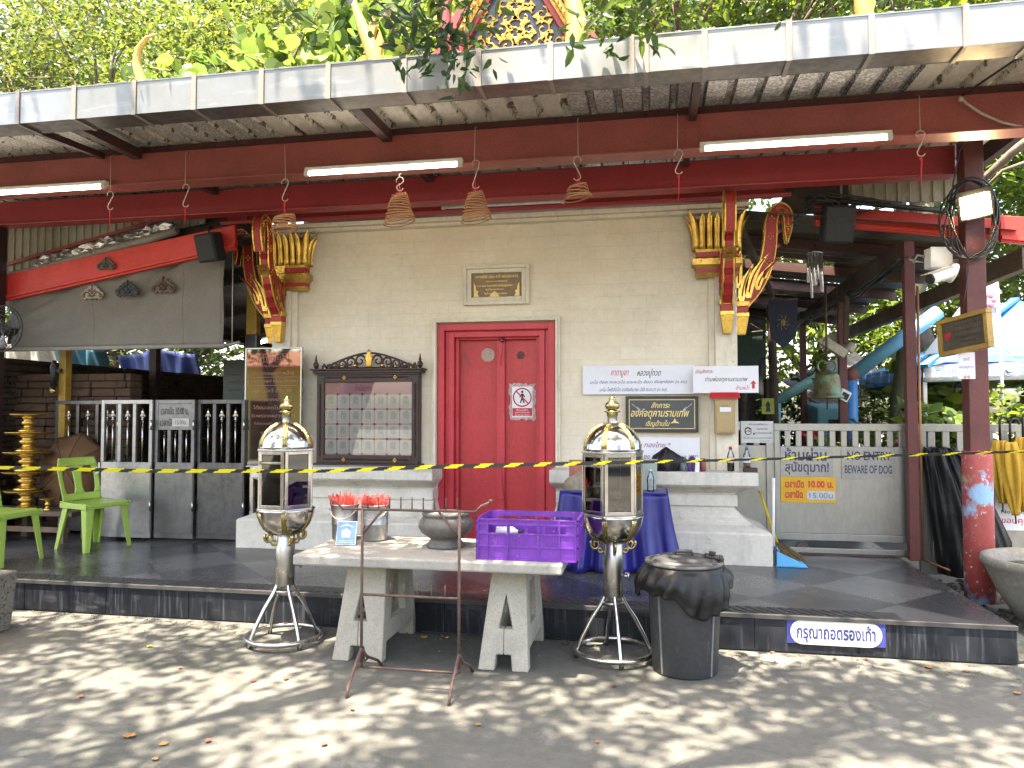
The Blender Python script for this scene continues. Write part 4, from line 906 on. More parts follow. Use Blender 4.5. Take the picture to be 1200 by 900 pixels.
for s_ in (-1, 1):
    for i, (dx, zz, r) in enumerate(((.09, .085, .06), (.19, .07, .052), (.28, .052, .043), (.36, .036, .033), (.42, .026, .022))):
        curl(cx + s_ * dx, zb + zz * .9, r, (math.pi if s_ > 0 else 0) + .4 * i * s_, -s_); curl(cx + s_ * (dx + .05), zb + .022, .022, 1.5, s_)
    m.tube([(cx + s_ * q * .46, YC - .012, zb + .145 * (1 - q ** 1.6) + .008) for q in np.linspace(.02, 1, 16)], .010, 6)
    m.tube([(cx, YC - .012, zb + .008), (cx + s_ * .47, YC - .012, zb + .008)], .009, 6)
m.build("crest", teak, ca)
m = MB(); m.lathe([(.012, 0), (.035, .03), (.028, .07), (.042, .10), (.02, .14), (.028, .155), (.006, .185)], 10, (cx, YC - .025, zb), sy=.5); m.build("gilt_flower", gold, ca)
for dx, dz, s in ((.14, .03, .7), (-.14, .03, .7), (.27, .02, .5), (-.27, .02, .5), (.43, .005, .5), (-.45, .005, .5)): m = MB(); m.ball((cx + dx, YC - .032, zb + dz), .02 * s * 1.3, 8); m.build("gilt_flower", gold, ca)
for dx in (-.25, .27):
    for zz in (Z1 - .058, Z0 + .055):
        m = MB()
        for a in range(4): m.ball((cx + dx + .012 * math.cos(a * 1.57), YC - .028, zz + .014 * math.sin(a * 1.57)), .011, 6)
        m.build("gilt_flower", gold, ca)
m = MB(); m.box(xi0 + .001, xi1 - .001, YC + .01, YC + .02, zi0 + .001, zi1 - .001, 0); pk = zi1 - .115
m.box(xi0 + .001, xi1 - .001, YC + .007, YC + .0095, pk, zi1 - .001, 1)
cw = (xi1 - xi0) / 7; chh = (pk - zi0 - .01) / 4
for i in range(7):
    for j in range(4):
        a0 = xi0 + cw * i; b0 = zi0 + .008 + chh * j
        m.box(a0 + .006, a0 + cw - .006, YC + .006, YC + .009, b0 + .008, b0 + chh - .008, 2)
        rr = random.Random(i * 7 + j)
        m.prism([(-.028, -.03), (.028, -.03), (.03, .02), (.016, .045), (-.016, .045), (-.03, .02)], (a0 + cw / 2, YC + .0045, b0 + chh / 2 + .008), (1, 0, 0), (0, 0, 1), (0, .001, 0), 3)
        for q in range(3): m.box(a0 + .025, a0 + cw - .025 - .01 * rr.random(), YC + .0045, YC + .0055, b0 + .018 + .011 * q, b0 + .022 + .011 * q, 3)
for i in range(8):
    for j in range(5): m.ball((xi0 + cw * i, YC + .008, zi0 + .008 + chh * j), .013, 6, 4)
put_text(m, "ทำเนียบพระ", (xi0 + xi1) / 2 - .05, zi1 - .055, YC + .0055, .17, .06, 4, .015)
m.build("portrait_sheet", [M("rose sheet", (.60, .42, .44), .6, var=.08), M("rose heading", (.55, .25, .30), .6, var=.1), M("cream card", (.74, .71, .64), .6, var=.08), M("faint grey print", (.62, .595, .54), .6), M("rose print", (.33, .10, .13), .6)], ca)
m = MB(); m.box(xi0 - .001, xi1 + .001, YC - .008, YC - .004, zi0 - .001, zi1 + .001); m.build("glazing", glass_mat("case glass", (.95, .95, .95), .03), ca)

# cloth banners and boards right of the door
def board(name, label, cat, px, Y, mat, lines, thick=.006, tilt=0, group=None):
    X0, X1, Z0, Z1 = RC(*px, Y); t = T(name, label, cat, ((X0 + X1) / 2, Y, Z0), group)
    m = MB(); m.box(X0, X1, Y, Y + thick, Z0, Z1); m.build("panel", mat, t, bevel=.001)
    by = {}
    for ln in lines:
        s_, fx, fz, fw_, fh, mt = ln[:6]; mb = by.setdefault(mt.name, (MB(), mt))[0]
        put_text(mb, s_, X0 + (X1 - X0) * fx, Z1 - (Z1 - Z0) * fz, Y - .0015, (X1 - X0) * fw_, (Z1 - Z0) * fh, bold=ln[6] if len(ln) > 6 else .004, slant=ln[7] if len(ln) > 7 else .25)
    for mb, mt in by.values(): mb.build("lettering", mt, t)
    return t, (X0, X1, Z0, Z1)
inkblack = M("black marker ink", (.035, .03, .035), .6, var=.1, bump=0)
inkblue = M("blue marker ink", (.06, .07, .22), .6, var=.1, bump=0)
board("prayer_banner", "long white banner with three lines of handwriting right of the red door", "banner", (683, 428, 814, 462), 6.965, paperwhite,
      [("คาถาบูชา", .335, .30, .155, .25, inkred), ("หลวงปู่ทวด", .60, .28, .205, .32, inkblack), ("นะโม ตัสสะ ภะคะวะโต อะระหะโต สัมมา สัมพุทธัสสะ (๓ จบ)", .50, .585, .86, .15, inkblue), ("นะโม โพธิสัตโต อาคันติมายะ อิติ ภะคะวา (๑ จบ)", .455, .845, .60, .17, inkblue)])
t_, q = board("direction_banner", "white banner with black handwriting and a red up arrow at the wall corner", "banner", (812, 429, 889, 460.5), 6.86, paperwhite,
      [("เชิญสักการะ", .18, .20, .27, .17, inkred), ("ท่านพ่อจตุคามรามเทพ", .51, .50, .64, .24, inkblack), ("ด้านหน้า", .76, .80, .20, .17, inkred)])
ax, az = q[0] + (q[1] - q[0]) * .92, q[2] + (q[3] - q[2]) * .16; hh = (q[3] - q[2]) * .30
m = MB(); m.prism([(-.011, 0), (.011, 0), (.011, hh * .6), (.026, hh * .6), (0, hh), (-.026, hh * .6), (-.011, hh * .6)], (ax, 6.857, az), (1, 0, 0), (0, 0, 1), (0, .0015, 0)); m.build("arrow", inkred, t_)
slate = M("slate grey board", (.062, .068, .074), .4, 0, .2)
t_, q = board("homage_board", "dark grey framed board with raised gold writing right of the door", "sign", (735.5, 466.5, 816, 504), 6.955, slate,
      [("สักการะ", .49, .22, .27, .18, inkgold, .012), ("องค์จตุคามรามเทพ", .47, .50, .84, .33, inkgold, .014), ("เชิญด้านใน", .44, .80, .34, .22, inkgold, .012)], .03)
m = MB(); frame_rect(m, q[0] - .018, q[1] + .018, q[2] - .018, q[3] + .018, .018, 6.945, 6.995); m.build("frame", M("charcoal frame", (.03, .033, .036), .4), t_, bevel=.003)
m = MB(); frame_rect(m, q[0] + .012, q[1] - .012, q[2] + .012, q[3] - .012, .006, 6.949, 6.954)
m.prism([(-.038, -.016), (-.022, .002), (-.016, .0), (0, .034), (.014, .0), (.022, .004), (.04, -.016), (.012, -.010), (-.008, -.010)], (q[0] + (q[1] - q[0]) * .69, 6.952, q[2] + .075), (1, 0, 0), (0, 0, 1), (0, .002, 0)); m.build("gilt_border", inkgold, t_)
m = MB()
for s_, f in ((1, .06), (-1, .94)):
    x = q[0] + (q[1] - q[0]) * f; z = q[3] - .05; m.bar((x, 6.953, z), (x + s_ * .06, 6.953, z - .05), .002, .006); m.ball((x + s_ * .068, 6.953, z - .06), .014, 8, sc3=(1, .2, 1)); m.bar((x + s_ * .05, 6.953, z - .03), (x + s_ * .075, 6.953, z - .055), .002, .006)
m.build("white_sketch", M("chalk white", (.45, .47, .5), .7), t_)
board("price_board", "white board with red writing behind the blue cloth, below the grey gold-lettered board", "sign", (690, 512.5, 820, 541), 6.955, paperwhite,
      [("ดอกไม้ ธูปเทียน ทองไทย *", .43, .33, .62, .30, M("plum marker ink", (.28, .05, .16), .6)), ("บูชา องค์ละ ๒๐ บาท พรพระ ๑๐ ของ", .62, .80, .72, .28, M("plum marker ink", (.28, .05, .16), .6))])
# donation box
X0, X1, Z0, Z1 = RC(838, 468.5, 861.5, 508, 6.80)
db = T("donation_box", "tan letterbox with a red lid fixed to the corner pilaster", "letterbox", ((X0 + X1) / 2, 6.8, Z0))
tan = M("tan enamel", (.42, .30, .14), .45, 0, .15, 6, 40)
m = MB(); m.box(X0, X1, 6.80, 6.912, Z0, Z1); m.box(X0 + .012, X1 - .012, 6.792, 6.7995, Z0 + .012, Z1 - .04); m.build("body", tan, db, bevel=.006)
m = MB(); m.box(X0 - .02, X1 + .02, 6.785, 6.912, Z1 + .0005, Z1 + .012); m.build("neck", tan, db, bevel=.003)
m = MB(); m.hexa([(X0 - .045, 6.765, Z1 + .013), (X1 + .045, 6.765, Z1 + .013), (X1 + .045, 6.912, Z1 + .013), (X0 - .045, 6.912, Z1 + .013)], [(X0 - .035, 6.80, Z1 + .065), (X1 + .035, 6.80, Z1 + .065), (X1 + .035, 6.912, Z1 + .07), (X0 - .035, 6.912, Z1 + .07)]); m.build("lid", M("red lid paint", (.55, .02, .03), .4), db, bevel=.006)
m = MB(); m.box(X0 + .04, X1 - .035, 6.787, 6.7915, Z1 - .105, Z1 - .065); m.build("name_slip", paperwhite, db)
m = MB(); put_text(m, "บริจาค", (X0 + X1) / 2, Z1 - .053, 6.7905, .06, .012); m.build("lettering", inkblack, db)
# bottles and bits on the ledge
LEDGE = .992
clear = glass_mat("clear bottle plastic", (.85, .88, .9), .06)
def bottle(x, y, label, fill, capc, lab):
    t = T("drink_bottle", label, "bottle", (x, y, LEDGE), "drink bottles on the plinth ledge"); z = LEDGE
    m = MB(); m.lathe([(.026, z + .001), (.031, z + .01), (.030, z + .06), (.032, z + .075), (.032, z + .125), (.026, z + .15), (.014, z + .18), (.0125, z + .195)], 20, (x, y, 0)); m.build("body", clear, t)
    if fill:
        m = MB(); m.lathe([(.024, z + .003), (.0295, z + .011), (.0285, z + .06), (.03, z + .073)], 20, (x, y, 0)); m.build("drink", fill, t)
    m = MB(); m.lathe([(.0328, z + .078), (.0328, z + .122)], 20, (x, y, 0), caps=False); m.build("wrapper", lab, t)
    m = MB(); m.lathe([(.0145, z + .195), (.0145, z + .213), (.012, z + .215)], 14, (x, y, 0)); m.build("cap", capc, t)
bottle(.665, 6.80, "plastic bottle with a red cap holding dark cola on the plinth ledge", M("dark cola", (.012, .005, .004), .2), M("red cap", (.55, .02, .03), .4), M("red and white wrapper", (.45, .04, .04), .4, 0, .5, 14, 30, col2=(.7, .6, .58)))
bottle(.80, 6.80, "clear plastic water bottle with a blue cap at the corner of the ledge", M("brownish water", (.25, .16, .08), .2), M("blue cap", (.05, .2, .6), .4), M("white wrapper", (.7, .72, .75), .4))
t = T("dark_tray", "small dark wooden tray lying at the end of the plinth ledge", "tray", (.85, 6.74, LEDGE)); m = MB(); m.box(.765, .875, 6.69, 6.80, LEDGE + .001, LEDGE + .012); frame_rect(m, .765, .875, 0, 0, 0, 0, 0) if False else None
for a in ((.765, .773, 6.69, 6.80), (.867, .875, 6.69, 6.80), (.773, .867, 6.69, 6.698), (.773, .867, 6.792, 6.80)): m.box(*a, LEDGE + .012, LEDGE + .035)
m.build("tray", M("dark brown wood", (.05, .025, .02), .6, 0, .3), t)

# ------------------------------------------------------------------ side table under the blue cloth, with offerings
BX0, BX1, BY0, BY1, BZ = -.715, .085, 6.12, 6.50, .86
bl = T("cloth_table", "side table hidden under a pleated royal blue satin cloth", "table", (-.31, 6.3, PZ))
satin = M("royal blue satin", (.014, .014, .20), .38, 0, .2, 3, 12, .08, 12); 
bl_nt = satin.node_tree.nodes["Principled BSDF"]; bl_nt.inputs['Sheen Weight'].default_value = .05
m = MB()
per = [(BX0, BY1), (BX0, BY0), (BX1, BY0), (BX1, BY1)]
def cloth(a, b):
    s = a * 3; k = min(2, int(s)); f = s - k; p, q_ = Vector(per[k]), Vector(per[k + 1]); c = p.lerp(q_, f); d = (q_ - p).normalized(); n = Vector((d.y, -d.x)); L_ = (q_ - p).length; arc = sum((Vector(per[i + 1]) - Vector(per[i])).length for i in range(k)) + f * L_
    fold = (.5 + .5 * math.sin(arc * 38 + .8 * math.sin(arc * 9))) ; amp = .032 + .065 * b
    flare = .03 + .07 * b ** 1.3
    e = 0
    if f < .05 or f > .95: pass
    c = c + n * (amp * fold + flare * b * .6)
    if k == 1: c = c + Vector((1 if f > .5 else -1, 0)) * flare * b * abs(f - .5) * 1.4
    if k != 1: c = c + Vector((0, -1)) * flare * b * (f if k == 0 else 1 - f) * .8
    z = BZ - (BZ - PZ - .012) * b + .006 * math.sin(arc * 21)
    return (c.x, c.y, z)
m.grid(cloth, 240, 14); m.build("tablecloth_skirt", satin, bl, solid=.003)
m = MB(); m.box(BX0 - .02, BX1 + .02, BY0 - .02, BY1 + .01, BZ - .012, BZ + .004); m.build("table_top", satin, bl, bevel=.006)
for x, y in ((BX0 + .05, BY0 + .05), (BX1 - .05, BY0 + .05), (BX0 + .05, BY1 - .05), (BX1 - .05, BY1 - .05)):
    m = MB(); m.box(x - .02, x + .02, y - .02, y + .02, PZ, BZ - .013); m.build("leg", darkwood, bl)
BT = BZ + .005
def on(name, label, cat, c): return T(name, label, cat, c)
t = on("gift_box", "red patterned cardboard box on the left end of the blue cloth", "box", (-.63, 6.36, BT))
m = MB(); m.X = Matrix.Translation((-.64, 6.38, BT)) @ Matrix.Rotation(R(12), 4, 'Z'); m.box(-.055, .075, -.05, .05, 0.05, .235); m.box(-.055, .075, -.05, .05, 0, .0495); m.build("box", M("red printed card", (.36, .04, .035), .5, 0, .4, 14, 50, col2=(.42, .22, .16)), t, bevel=.003)
t = on("cloth_bag", "crumpled beige cloth bag slumped at the left end of the blue cloth", "bag", (-.63, 6.25, BT))
m = MB(); rr = random.Random(9)
def bagf(c, rx, ry, h, seed, tip=0):
    ph = [random.Random(seed + i).uniform(0, 6.28) for i in range(6)]
    def fn(a, b):
        th = a * 2 * math.pi; f = (1 - min(1, b) ** 2.6) ** .5 * (.82 + .18 * math.sin(math.pi * b))
        r = f * (1 + .10 * math.sin(3 * th + ph[0] + 2 * b) + .07 * math.sin(7 * th + ph[1] + 4 * b) + .05 * math.sin(11 * th + ph[2] - 5 * b))
        return (c[0] + rx * r * math.cos(th) + tip * b * b, c[1] + ry * r * math.sin(th), c[2] + h * b * (1 + .08 * math.sin(2 * th + ph[3])))
    return fn
m.grid(bagf((-.635, 6.24, BT), .10, .075, .14, 3, .03), 48, 16); m.build("bag", M("beige cloth", (.34, .29, .21), .9, 0, .3, 9, 40, .4, 40), t)
t = on("pale_pot", "pale green plastic tub standing on the blue cloth behind the lantern", "tub", (-.03, 6.30, BT))
m = MB(); m.lathe([(.064, .001), (.068, .01), (.082, .24), (.086, .245), (.084, .252), (.078, .25), (.066, .03)], 32, (-.045, 6.33, BT)); m.build("tub", M("pale green plastic", (.42, .49, .45), .5, 0, .12, 5, 30), t)
t = on("water_bottle", "crumpled clear water bottle in front of the pale green tub", "bottle", (-.04, 6.20, BT))
m = MB(); m.lathe([(.026, .001), (.03, .012), (.026, .05), (.031, .09), (.026, .12), (.012, .15), (.011, .165)], 16, (-.02, 6.20, BT)); m.build("body", clear, t)
m = MB(); m.lathe([(.013, .165), (.013, .178)], 12, (-.02, 6.20, BT)); m.build("cap", white, t)
def ledge_bag(name, label, c, rx, ry, h, mt, seed, tip=0):
    t = on(name, label, "bag", c); m = MB(); m.grid(bagf(c, rx, ry, h, seed, tip), 64, 20); m.build("bag", mt, t)
linerm = M("black bin liner", (.007, .007, .008), .45)
ledge_bag("plastic_bag", "crumpled black plastic bag on the plinth ledge behind the blue cloth", (.115, 6.74, LEDGE - .002), .145, .085, .20, linerm, 21, .0)
ledge_bag("plastic_bag", "crumpled grey plastic bag on the ledge right of the black bag", (.255, 6.74, LEDGE - .002), .06, .05, .12, M("grey plastic film", (.10, .11, .14), .35, 0, .3, bump=.4, bs=30), 22)
ledge_bag("plastic_bag", "small dark purple bag on the ledge beside the drinks can", (.335, 6.73, LEDGE - .002), .045, .04, .13, M("purple plastic film", (.07, .02, .16), .35, 0, .3), 25)
t = on("drink_can", "red drinks can standing on the plinth ledge under the white board", "can", (.425, 6.74, LEDGE)); m = MB(); m.lathe([(.022, .001), (.027, .01), (.027, .10), (.022, .112), (.021, .108)], 20, (.425, 6.74, LEDGE)); m.build("can", M("red can print", (.36, .04, .04), .35, .4, .4, 16, 40, col2=(.2, .12, .1)), t)
t = on("folded_card", "narrow white card standing upright at the front of the ledge", "card", (.375, 6.66, LEDGE)); m = MB(); m.bar((.372, 6.655, LEDGE + .001), (.378, 6.665, LEDGE + .125), .034, .003, (0, 1, 0)); m.bar((.372, 6.70, LEDGE + .001), (.378, 6.669, LEDGE + .125), .034, .003, (0, 1, 0)); m.build("card", white, t)
# ------------------------------------------------------------------ left of the temple
clad = M("grimy cream cladding", (.42, .39, .30), .7, 0, .3, 2, 30, .15, 40, stretch=(2, 2, .5)); mul_over(clad, noise_mask(clad, 3, .52, .75, (3, 1, .6)), (.22, .19, .13))
def cladding(name, label, poly_px, Y, root):
    t = T(name, label, "cladding", root); P_ = [at(x, y, Y) for x, y in poly_px]
    m = MB(); m.prism([(p.x, p.z) for p in P_], (0, Y, 0), (1, 0, 0), (0, 0, 1), (0, .02, 0)); xs = [p.x for p in P_]
    def zr(x):
        zs_ = []
        for a, b in zip(P_, P_[1:] + P_[:1]):
            if (a.x - x) * (b.x - x) <= 0 and abs(a.x - b.x) > 1e-6: zs_.append(a.z + (b.z - a.z) * (x - a.x) / (b.x - a.x))
        return min(zs_), max(zs_)
    x = min(xs) + .03
    while x < max(xs) - .03:
        lo, hi = zr(x); lo2, hi2 = zr(x + .02); m.hexa([(x, Y - .016, lo), (x + .02, Y - .016, lo2), (x + .02, Y, lo2), (x, Y, lo)], [(x, Y - .016, hi), (x + .02, Y - .016, hi2), (x + .02, Y, hi2), (x, Y, hi)]); x += .095
    m.build("cladding_sheet", clad, t); return t
cl = cladding("wall_cladding", "grimy cream ribbed cladding in the gable end above the sloping red board", [(6, 322), (190, 272), (240, 262), (240, 225), (6, 225)], 6.95, (-6, 6.95, 3))
m = MB(); m.bar(at(8, 310, 6.9), at(190, 257, 6.9), .03, .035); m.build("edge_trim", brownbeam, cl)
rl = T("rolled_awning", "crumpled silver sheet and grey pipe lying along the top of the sloping red board", "awning", at(100, 295, 6.8))
m = MB(); m.tube([at(0, 326, 6.74), at(60, 312, 6.74), at(120, 295, 6.74), at(175, 281, 6.74), at(208, 270, 6.74)], .042, 12); m.build("pipe", M("grey fabric roll", (.28, .265, .23), .7, 0, .3, 4, 40, .3, 40), rl)
rr = random.Random(4); nz = [[rr.uniform(-.03, .03) for _ in range(8)] for _ in range(40)]
a0, a1, a2, a3 = at(52, 300, 6.8), at(200, 260, 6.8), at(210, 274, 6.74), at(40, 316, 6.74)
m = MB(); m.grid(lambda a, b: a0.lerp(a1, a).lerp(a3.lerp(a2, a), b) + Vector((0, nz[int(a * 30)][int(b * 6)] - .02, nz[int(a * 30 + 3)][int(b * 6)] * .6)), 30, 6, sm=False); m.build("silver_sheet", M("crumpled foil", (.55, .54, .51), .3, .8, .3, 5, 30, .4, 40), rl, solid=.003)
def sloped_board(name, label, cat, px4, Y, t_, mat):
    P_ = [at(x, y, Y) for x, y in px4]; o = T(name, label, cat, (P_[0] + P_[2]) / 2)
    m = MB(); m.prism([(p.x, p.z) for p in P_], (0, Y, 0), (1, 0, 0), (0, 0, 1), (0, t_, 0)); m.build("board", mat, o, bevel=.006)
    a, b = P_[0], P_[1]; m = MB(); m.bar(a.lerp(P_[3], .86) + Vector((0, -.012, 0)), b.lerp(P_[2], .86) + Vector((0, -.012, 0)), .022, .03); m.build("lower_fillet", mat, o, bevel=.003); return o
sloped_board("fascia_board", "bright red sloping fascia board above the grey canvas", "fascia board", [(6, 322), (275, 263), (276, 292), (6, 353)], 6.64, .05, redbeam)
# canvas blind
canv = M("grey canvas", (.19, .172, .15), .85, 0, .15, 1.5, 40, .25, 120)
cv = T("canvas_blind", "grey canvas blind hanging below the sloping red board", "blind", at(140, 370, 6.72))
A, B, Cc, D = at(10, 345, 6.72), at(264, 283, 6.72), at(261, 404, 6.72), at(14, 408, 6.72)
def cfn(a, b):
    p = A.lerp(B, a).lerp(D.lerp(Cc, a), b); d = .02 * math.sin(9 * a + 6 * b) * math.sin(3.1 * b) + .045 * math.exp(-((a - .80 + .35 * b) / .16) ** 2) * math.sin(26 * (a + .5 * b)) * (1 - b) + .035 * math.exp(-((a - .12) / .16) ** 2) * math.sin(22 * a + 18 * b) * (1 - b) + .015 * math.sin(26 * a + 5 * b) * (1 - b) ** 2
    return p + Vector((0, d, 0))
m = MB(); m.grid(cfn, 90, 30); cvs = m.build("canvas", canv, cv, solid=.004)
m = MB()
for a in (.82, .985, .40): m.tube([cfn(a, b) + Vector((0, -.003, 0)) for b in np.linspace(.02, .99, 20)], .0035, 4)
m.build("seam", M("canvas seam", (.24, .22, .19), .85), cvs)
m = MB(); m.tube([at(-6, 410, 6.70), at(264, 405, 6.70)], .022, 10); m.tube([at(264, 405, 6.70), at(281, 401, 6.70)], .014, 8); m.build("bottom_pole", M("canvas pole", (.30, .28, .25), .7, 0, .2), cv)
m = MB(); m.tube([at(273, 290, 6.72), at(272, 403, 6.70)], .005, 5); m.build("cord", wire, cv)
# cut-out ornaments on the blind and the board
def ornament(px, py, w_, h_, Y, mt, mt2, label):
    p = at(px, py, Y); t = T("mask_ornament", label, "ornament", p, "mask ornaments over the canvas"); s = w_ * .0083 / 2; hz = h_ * .0083 / 2
    out = [(-1, -.35), (-.92, -.1), (-.7, .05), (-.62, .3), (-.42, .42), (-.34, .66), (-.14, .72), (0, 1), (.14, .72), (.34, .66), (.42, .42), (.62, .3), (.7, .05), (.92, -.1), (1, -.35), (.85, -.8), (.6, -.95), (.45, -.75), (.3, -.85), (0, -.78), (-.3, -.85), (-.45, -.75), (-.6, -.95), (-.85, -.8)]
    m = MB(); m.prism([(x * s, z * hz) for x, z in out], p, (1, 0, 0), (0, 0, 1), (0, -.015, 0))
    m.build("plate", mt, t, bevel=.003)
    m = MB(); q = p + Vector((0, -.018, 0))
    for sx in (-1, 1):
        m.ball(q + Vector((sx * s * .22, 0, hz * .12)), s * .12, 8, sc3=(1, .4, .8)); m.tube([q + Vector((sx * s * .1 + sx * s * .7 * k / 8, 0, -hz * .5 + hz * .45 * math.sin(k / 8 * 3.1))) for k in range(9)], s * .05, 5); m.ball(q + Vector((sx * s * .75, 0, -hz * .5)), s * .16, 8, sc3=(1, .3, 1))
    m.ball(q + Vector((0, 0, -hz * .1)), s * .13, 8, sc3=(1, .5, 1.2)); m.tube([q + Vector((0, 0, hz * .2)), q + Vector((0, 0, hz * .85))], s * .05, 5); m.tube([q + Vector((-s * .3, 0, -hz * .45)), q + Vector((0, 0, -hz * .6)), q + Vector((s * .3, 0, -hz * .45))], s * .05, 5)
    m.build("relief", mt2, t)
mm = lambda n, c: M(n, c, .6, 0, .3, 20, 60)
ornament(125, 309, 26, 17, 6.625, mm("grey carving", (.10, .085, .07)), mm("dark grey carving", (.05, .045, .04)), "grey carved mask fixed on the sloping red board")
ornament(109, 342, 32, 21, 6.685, mm("bone carving", (.36, .30, .24)), mm("brown relief", (.16, .11, .08)), "pale bone-coloured mask on the grey canvas")
ornament(150, 338, 34, 22, 6.685, mm("black carving", (.02, .022, .026)), mm("black relief", (.05, .052, .06)), "black mask on the grey canvas")
ornament(192, 334, 33, 22, 6.685, mm("brown carving", (.13, .075, .05)), mm("dark relief", (.05, .03, .025)), "brown mask on the grey canvas nearest the loudspeaker")
# loudspeakers
def speaker(px, py, w_, h_, Y, label, tilt):
    p = at(px, py, Y); t = T("loudspeaker", label, "loudspeaker", p); k = .0080
    X = Matrix.Translation(p) @ Matrix.Rotation(tilt, 4, 'Y') @ Matrix.Rotation(R(14), 4, 'X')
    m = MB(); m.X = X; m.box(-w_ * k / 2, w_ * k / 2, -.10, .08, -h_ * k / 2, h_ * k / 2); m.build("cabinet", blackcloth, t, bevel=.02, seg=3)
    m = MB(); m.X = X; m.box(-w_ * k / 2 + .02, w_ * k / 2 - .02, -.106, -.1005, -h_ * k / 2 + .02, h_ * k / 2 - .02); m.build("grille", M("speaker grille", (.028, .03, .034), .7, 0, .3, 60, 200, .5, 200), t)
    m = MB(); m.X = X; m.tube([(0, .02, h_ * k / 2), (0, .06, h_ * k / 2 + .06), (0, .10, h_ * k / 2 + .05)], .012, 6); m.build("bracket", black, t)
speaker(247, 290, 26, 34, 6.56, "black loudspeaker hung on the upper end of the sloping red board left of the temple", R(-6))
# fan on the left post
fn_ = T("wall_fan", "black caged fan at the left edge below the red board", "fan", at(2, 385, 6.2)); fc = at(3, 385, 6.2)
m = MB(); 
for r in (.09, .13, .17, .2, .22): m.tube([fc + Vector((r * math.cos(a), -.07 * (1 - (r / .22) ** 2), r * math.sin(a))) for a in np.linspace(0, 6.283, 33)[:-1]], .003 if r < .22 else .008, 5, True)
for k in range(28):
    a = k * 6.283 / 28; m.tube([fc + Vector((r * math.cos(a), -.07 * (1 - (r / .22) ** 2), r * math.sin(a))) for r in (.05, .1, .15, .19, .22)], .0018, 4)
m.build("cage", M("fan wire", (.04, .04, .04), .5, .3), fn_)
m = MB()
for k in range(3):
    a0_ = k * 2.094; m.grid(lambda a, b: fc + Vector(((.04 + .15 * a) * math.cos(a0_ + .9 * b), .03 - .04 * b, (.04 + .15 * a) * math.sin(a0_ + .9 * b))), 6, 6)
m.build("blade", M("fan blade", (.10, .10, .105), .4), fn_, solid=.003)
m = MB(); m.ball(fc + Vector((0, .08, 0)), .07, 14, sc3=(1, 1.3, 1)); m.bar(fc + Vector((0, .1, 0)), fc + Vector((-.12, .2, -.12)), .03, .03); m.ball(fc + Vector((0, -.06, 0)), .045, 12, sc3=(1, .3, 1)); m.build("motor", black, fn_)
# rough stone wall running back along the left side
stone = M("rough stacked stone", (.10, .065, .042), .85, 0, .4, 3, 25, .6, 30, col2=(.03, .02, .015))
sw = T("stone_wall", "dark rough stacked-stone wall behind the gates and gilt trays", "wall", (-7, 9.5, 0))
rr = random.Random(12); m = MB(); z = 0.0
while z < 2.08:
    h = rr.uniform(.05, .085); y = 6.7
    while y < 12.5:
        L_ = rr.uniform(.18, .5); d = rr.uniform(0, .045); m.box(-7.2, -6.93 + d, y + .004, y + L_ - .004, z + .004, min(2.1, z + h) - .002); y += L_
    z += h
m.box(-7.2, -6.97, 6.7, 12.5, 0, 2.06); m.build("stones", stone, sw, bevel=.008, seg=1)
fr_ = T("stone_wall", "brown stone facing behind the gilt trays at the left edge", "wall", (-6.6, 7.2, 0)); m = MB(); z = 0
while z < 1.9:
    h = rr.uniform(.06, .10); x = -8.2
    while x < -5.55:
        L_ = rr.uniform(.18, .45); d = rr.uniform(0, .04); m.box(x + .004, min(-5.5, x + L_) - .004, 7.16 - d, 7.35, z + .004, z + h - .002); x += L_
    z += h
m.box(-8.2, -5.52, 7.19, 7.35, 0, 1.88); m.build("stones", M("warm stacked stone", (.12, .066, .036), .85, 0, .4, 3, 25, .6, 30, col2=(.035, .02, .014)), fr_, bevel=.008, seg=1)
# lean-to roof and the dark hall behind
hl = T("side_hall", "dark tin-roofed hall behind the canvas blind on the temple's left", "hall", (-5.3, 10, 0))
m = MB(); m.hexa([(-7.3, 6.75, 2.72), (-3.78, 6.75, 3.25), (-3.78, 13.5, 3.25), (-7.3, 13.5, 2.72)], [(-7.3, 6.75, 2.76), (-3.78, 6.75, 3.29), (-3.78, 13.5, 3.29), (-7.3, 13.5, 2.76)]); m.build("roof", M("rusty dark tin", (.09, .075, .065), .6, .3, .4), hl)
m = MB(); m.box(-6.9, -3.72, 13.2, 13.35, 0, 3.3); m.build("back_wall", M("plaster darkened for gloom", (.06, .055, .05), .8, 0, .4), hl)  # back wall coloured near black to stand for the unlit hall
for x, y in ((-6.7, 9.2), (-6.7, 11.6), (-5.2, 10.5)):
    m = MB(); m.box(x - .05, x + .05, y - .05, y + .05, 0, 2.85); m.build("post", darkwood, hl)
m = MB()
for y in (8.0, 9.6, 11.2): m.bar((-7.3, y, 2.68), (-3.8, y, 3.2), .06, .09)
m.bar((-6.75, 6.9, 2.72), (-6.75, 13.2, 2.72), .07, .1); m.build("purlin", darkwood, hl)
hl2 = T("dark_notice", "dark green notice panel in the gloom left of the black board", "notice", at(272, 440, 7.6)); a, b = at(262, 422, 7.6), at(287, 470, 7.6)
m = MB(); m.box(a.x, b.x, 7.6, 7.62, b.z, a.z); m.build("panel", M("dark green panel", (.012, .028, .022), .4), hl2)
m = MB()
for k in range(4): put_text(m, ("กรุณา", "สำรวม", "ถอดรองเท้า", "ด้วยค่ะ")[k], (a.x + b.x) / 2, a.z - .07 - .085 * k, 7.597, .13, .04)
m.build("lettering", M("dim green ink", (.05, .08, .06), .6), hl2)
lf_ = T("fluorescent_lamp", "lit fluorescent lamp deep in the dark hall left of the temple", "lamp", (-4.6, 10.5, 2.75)); a, b = at(303, 402, 9.5), at(323, 394, 9.5)
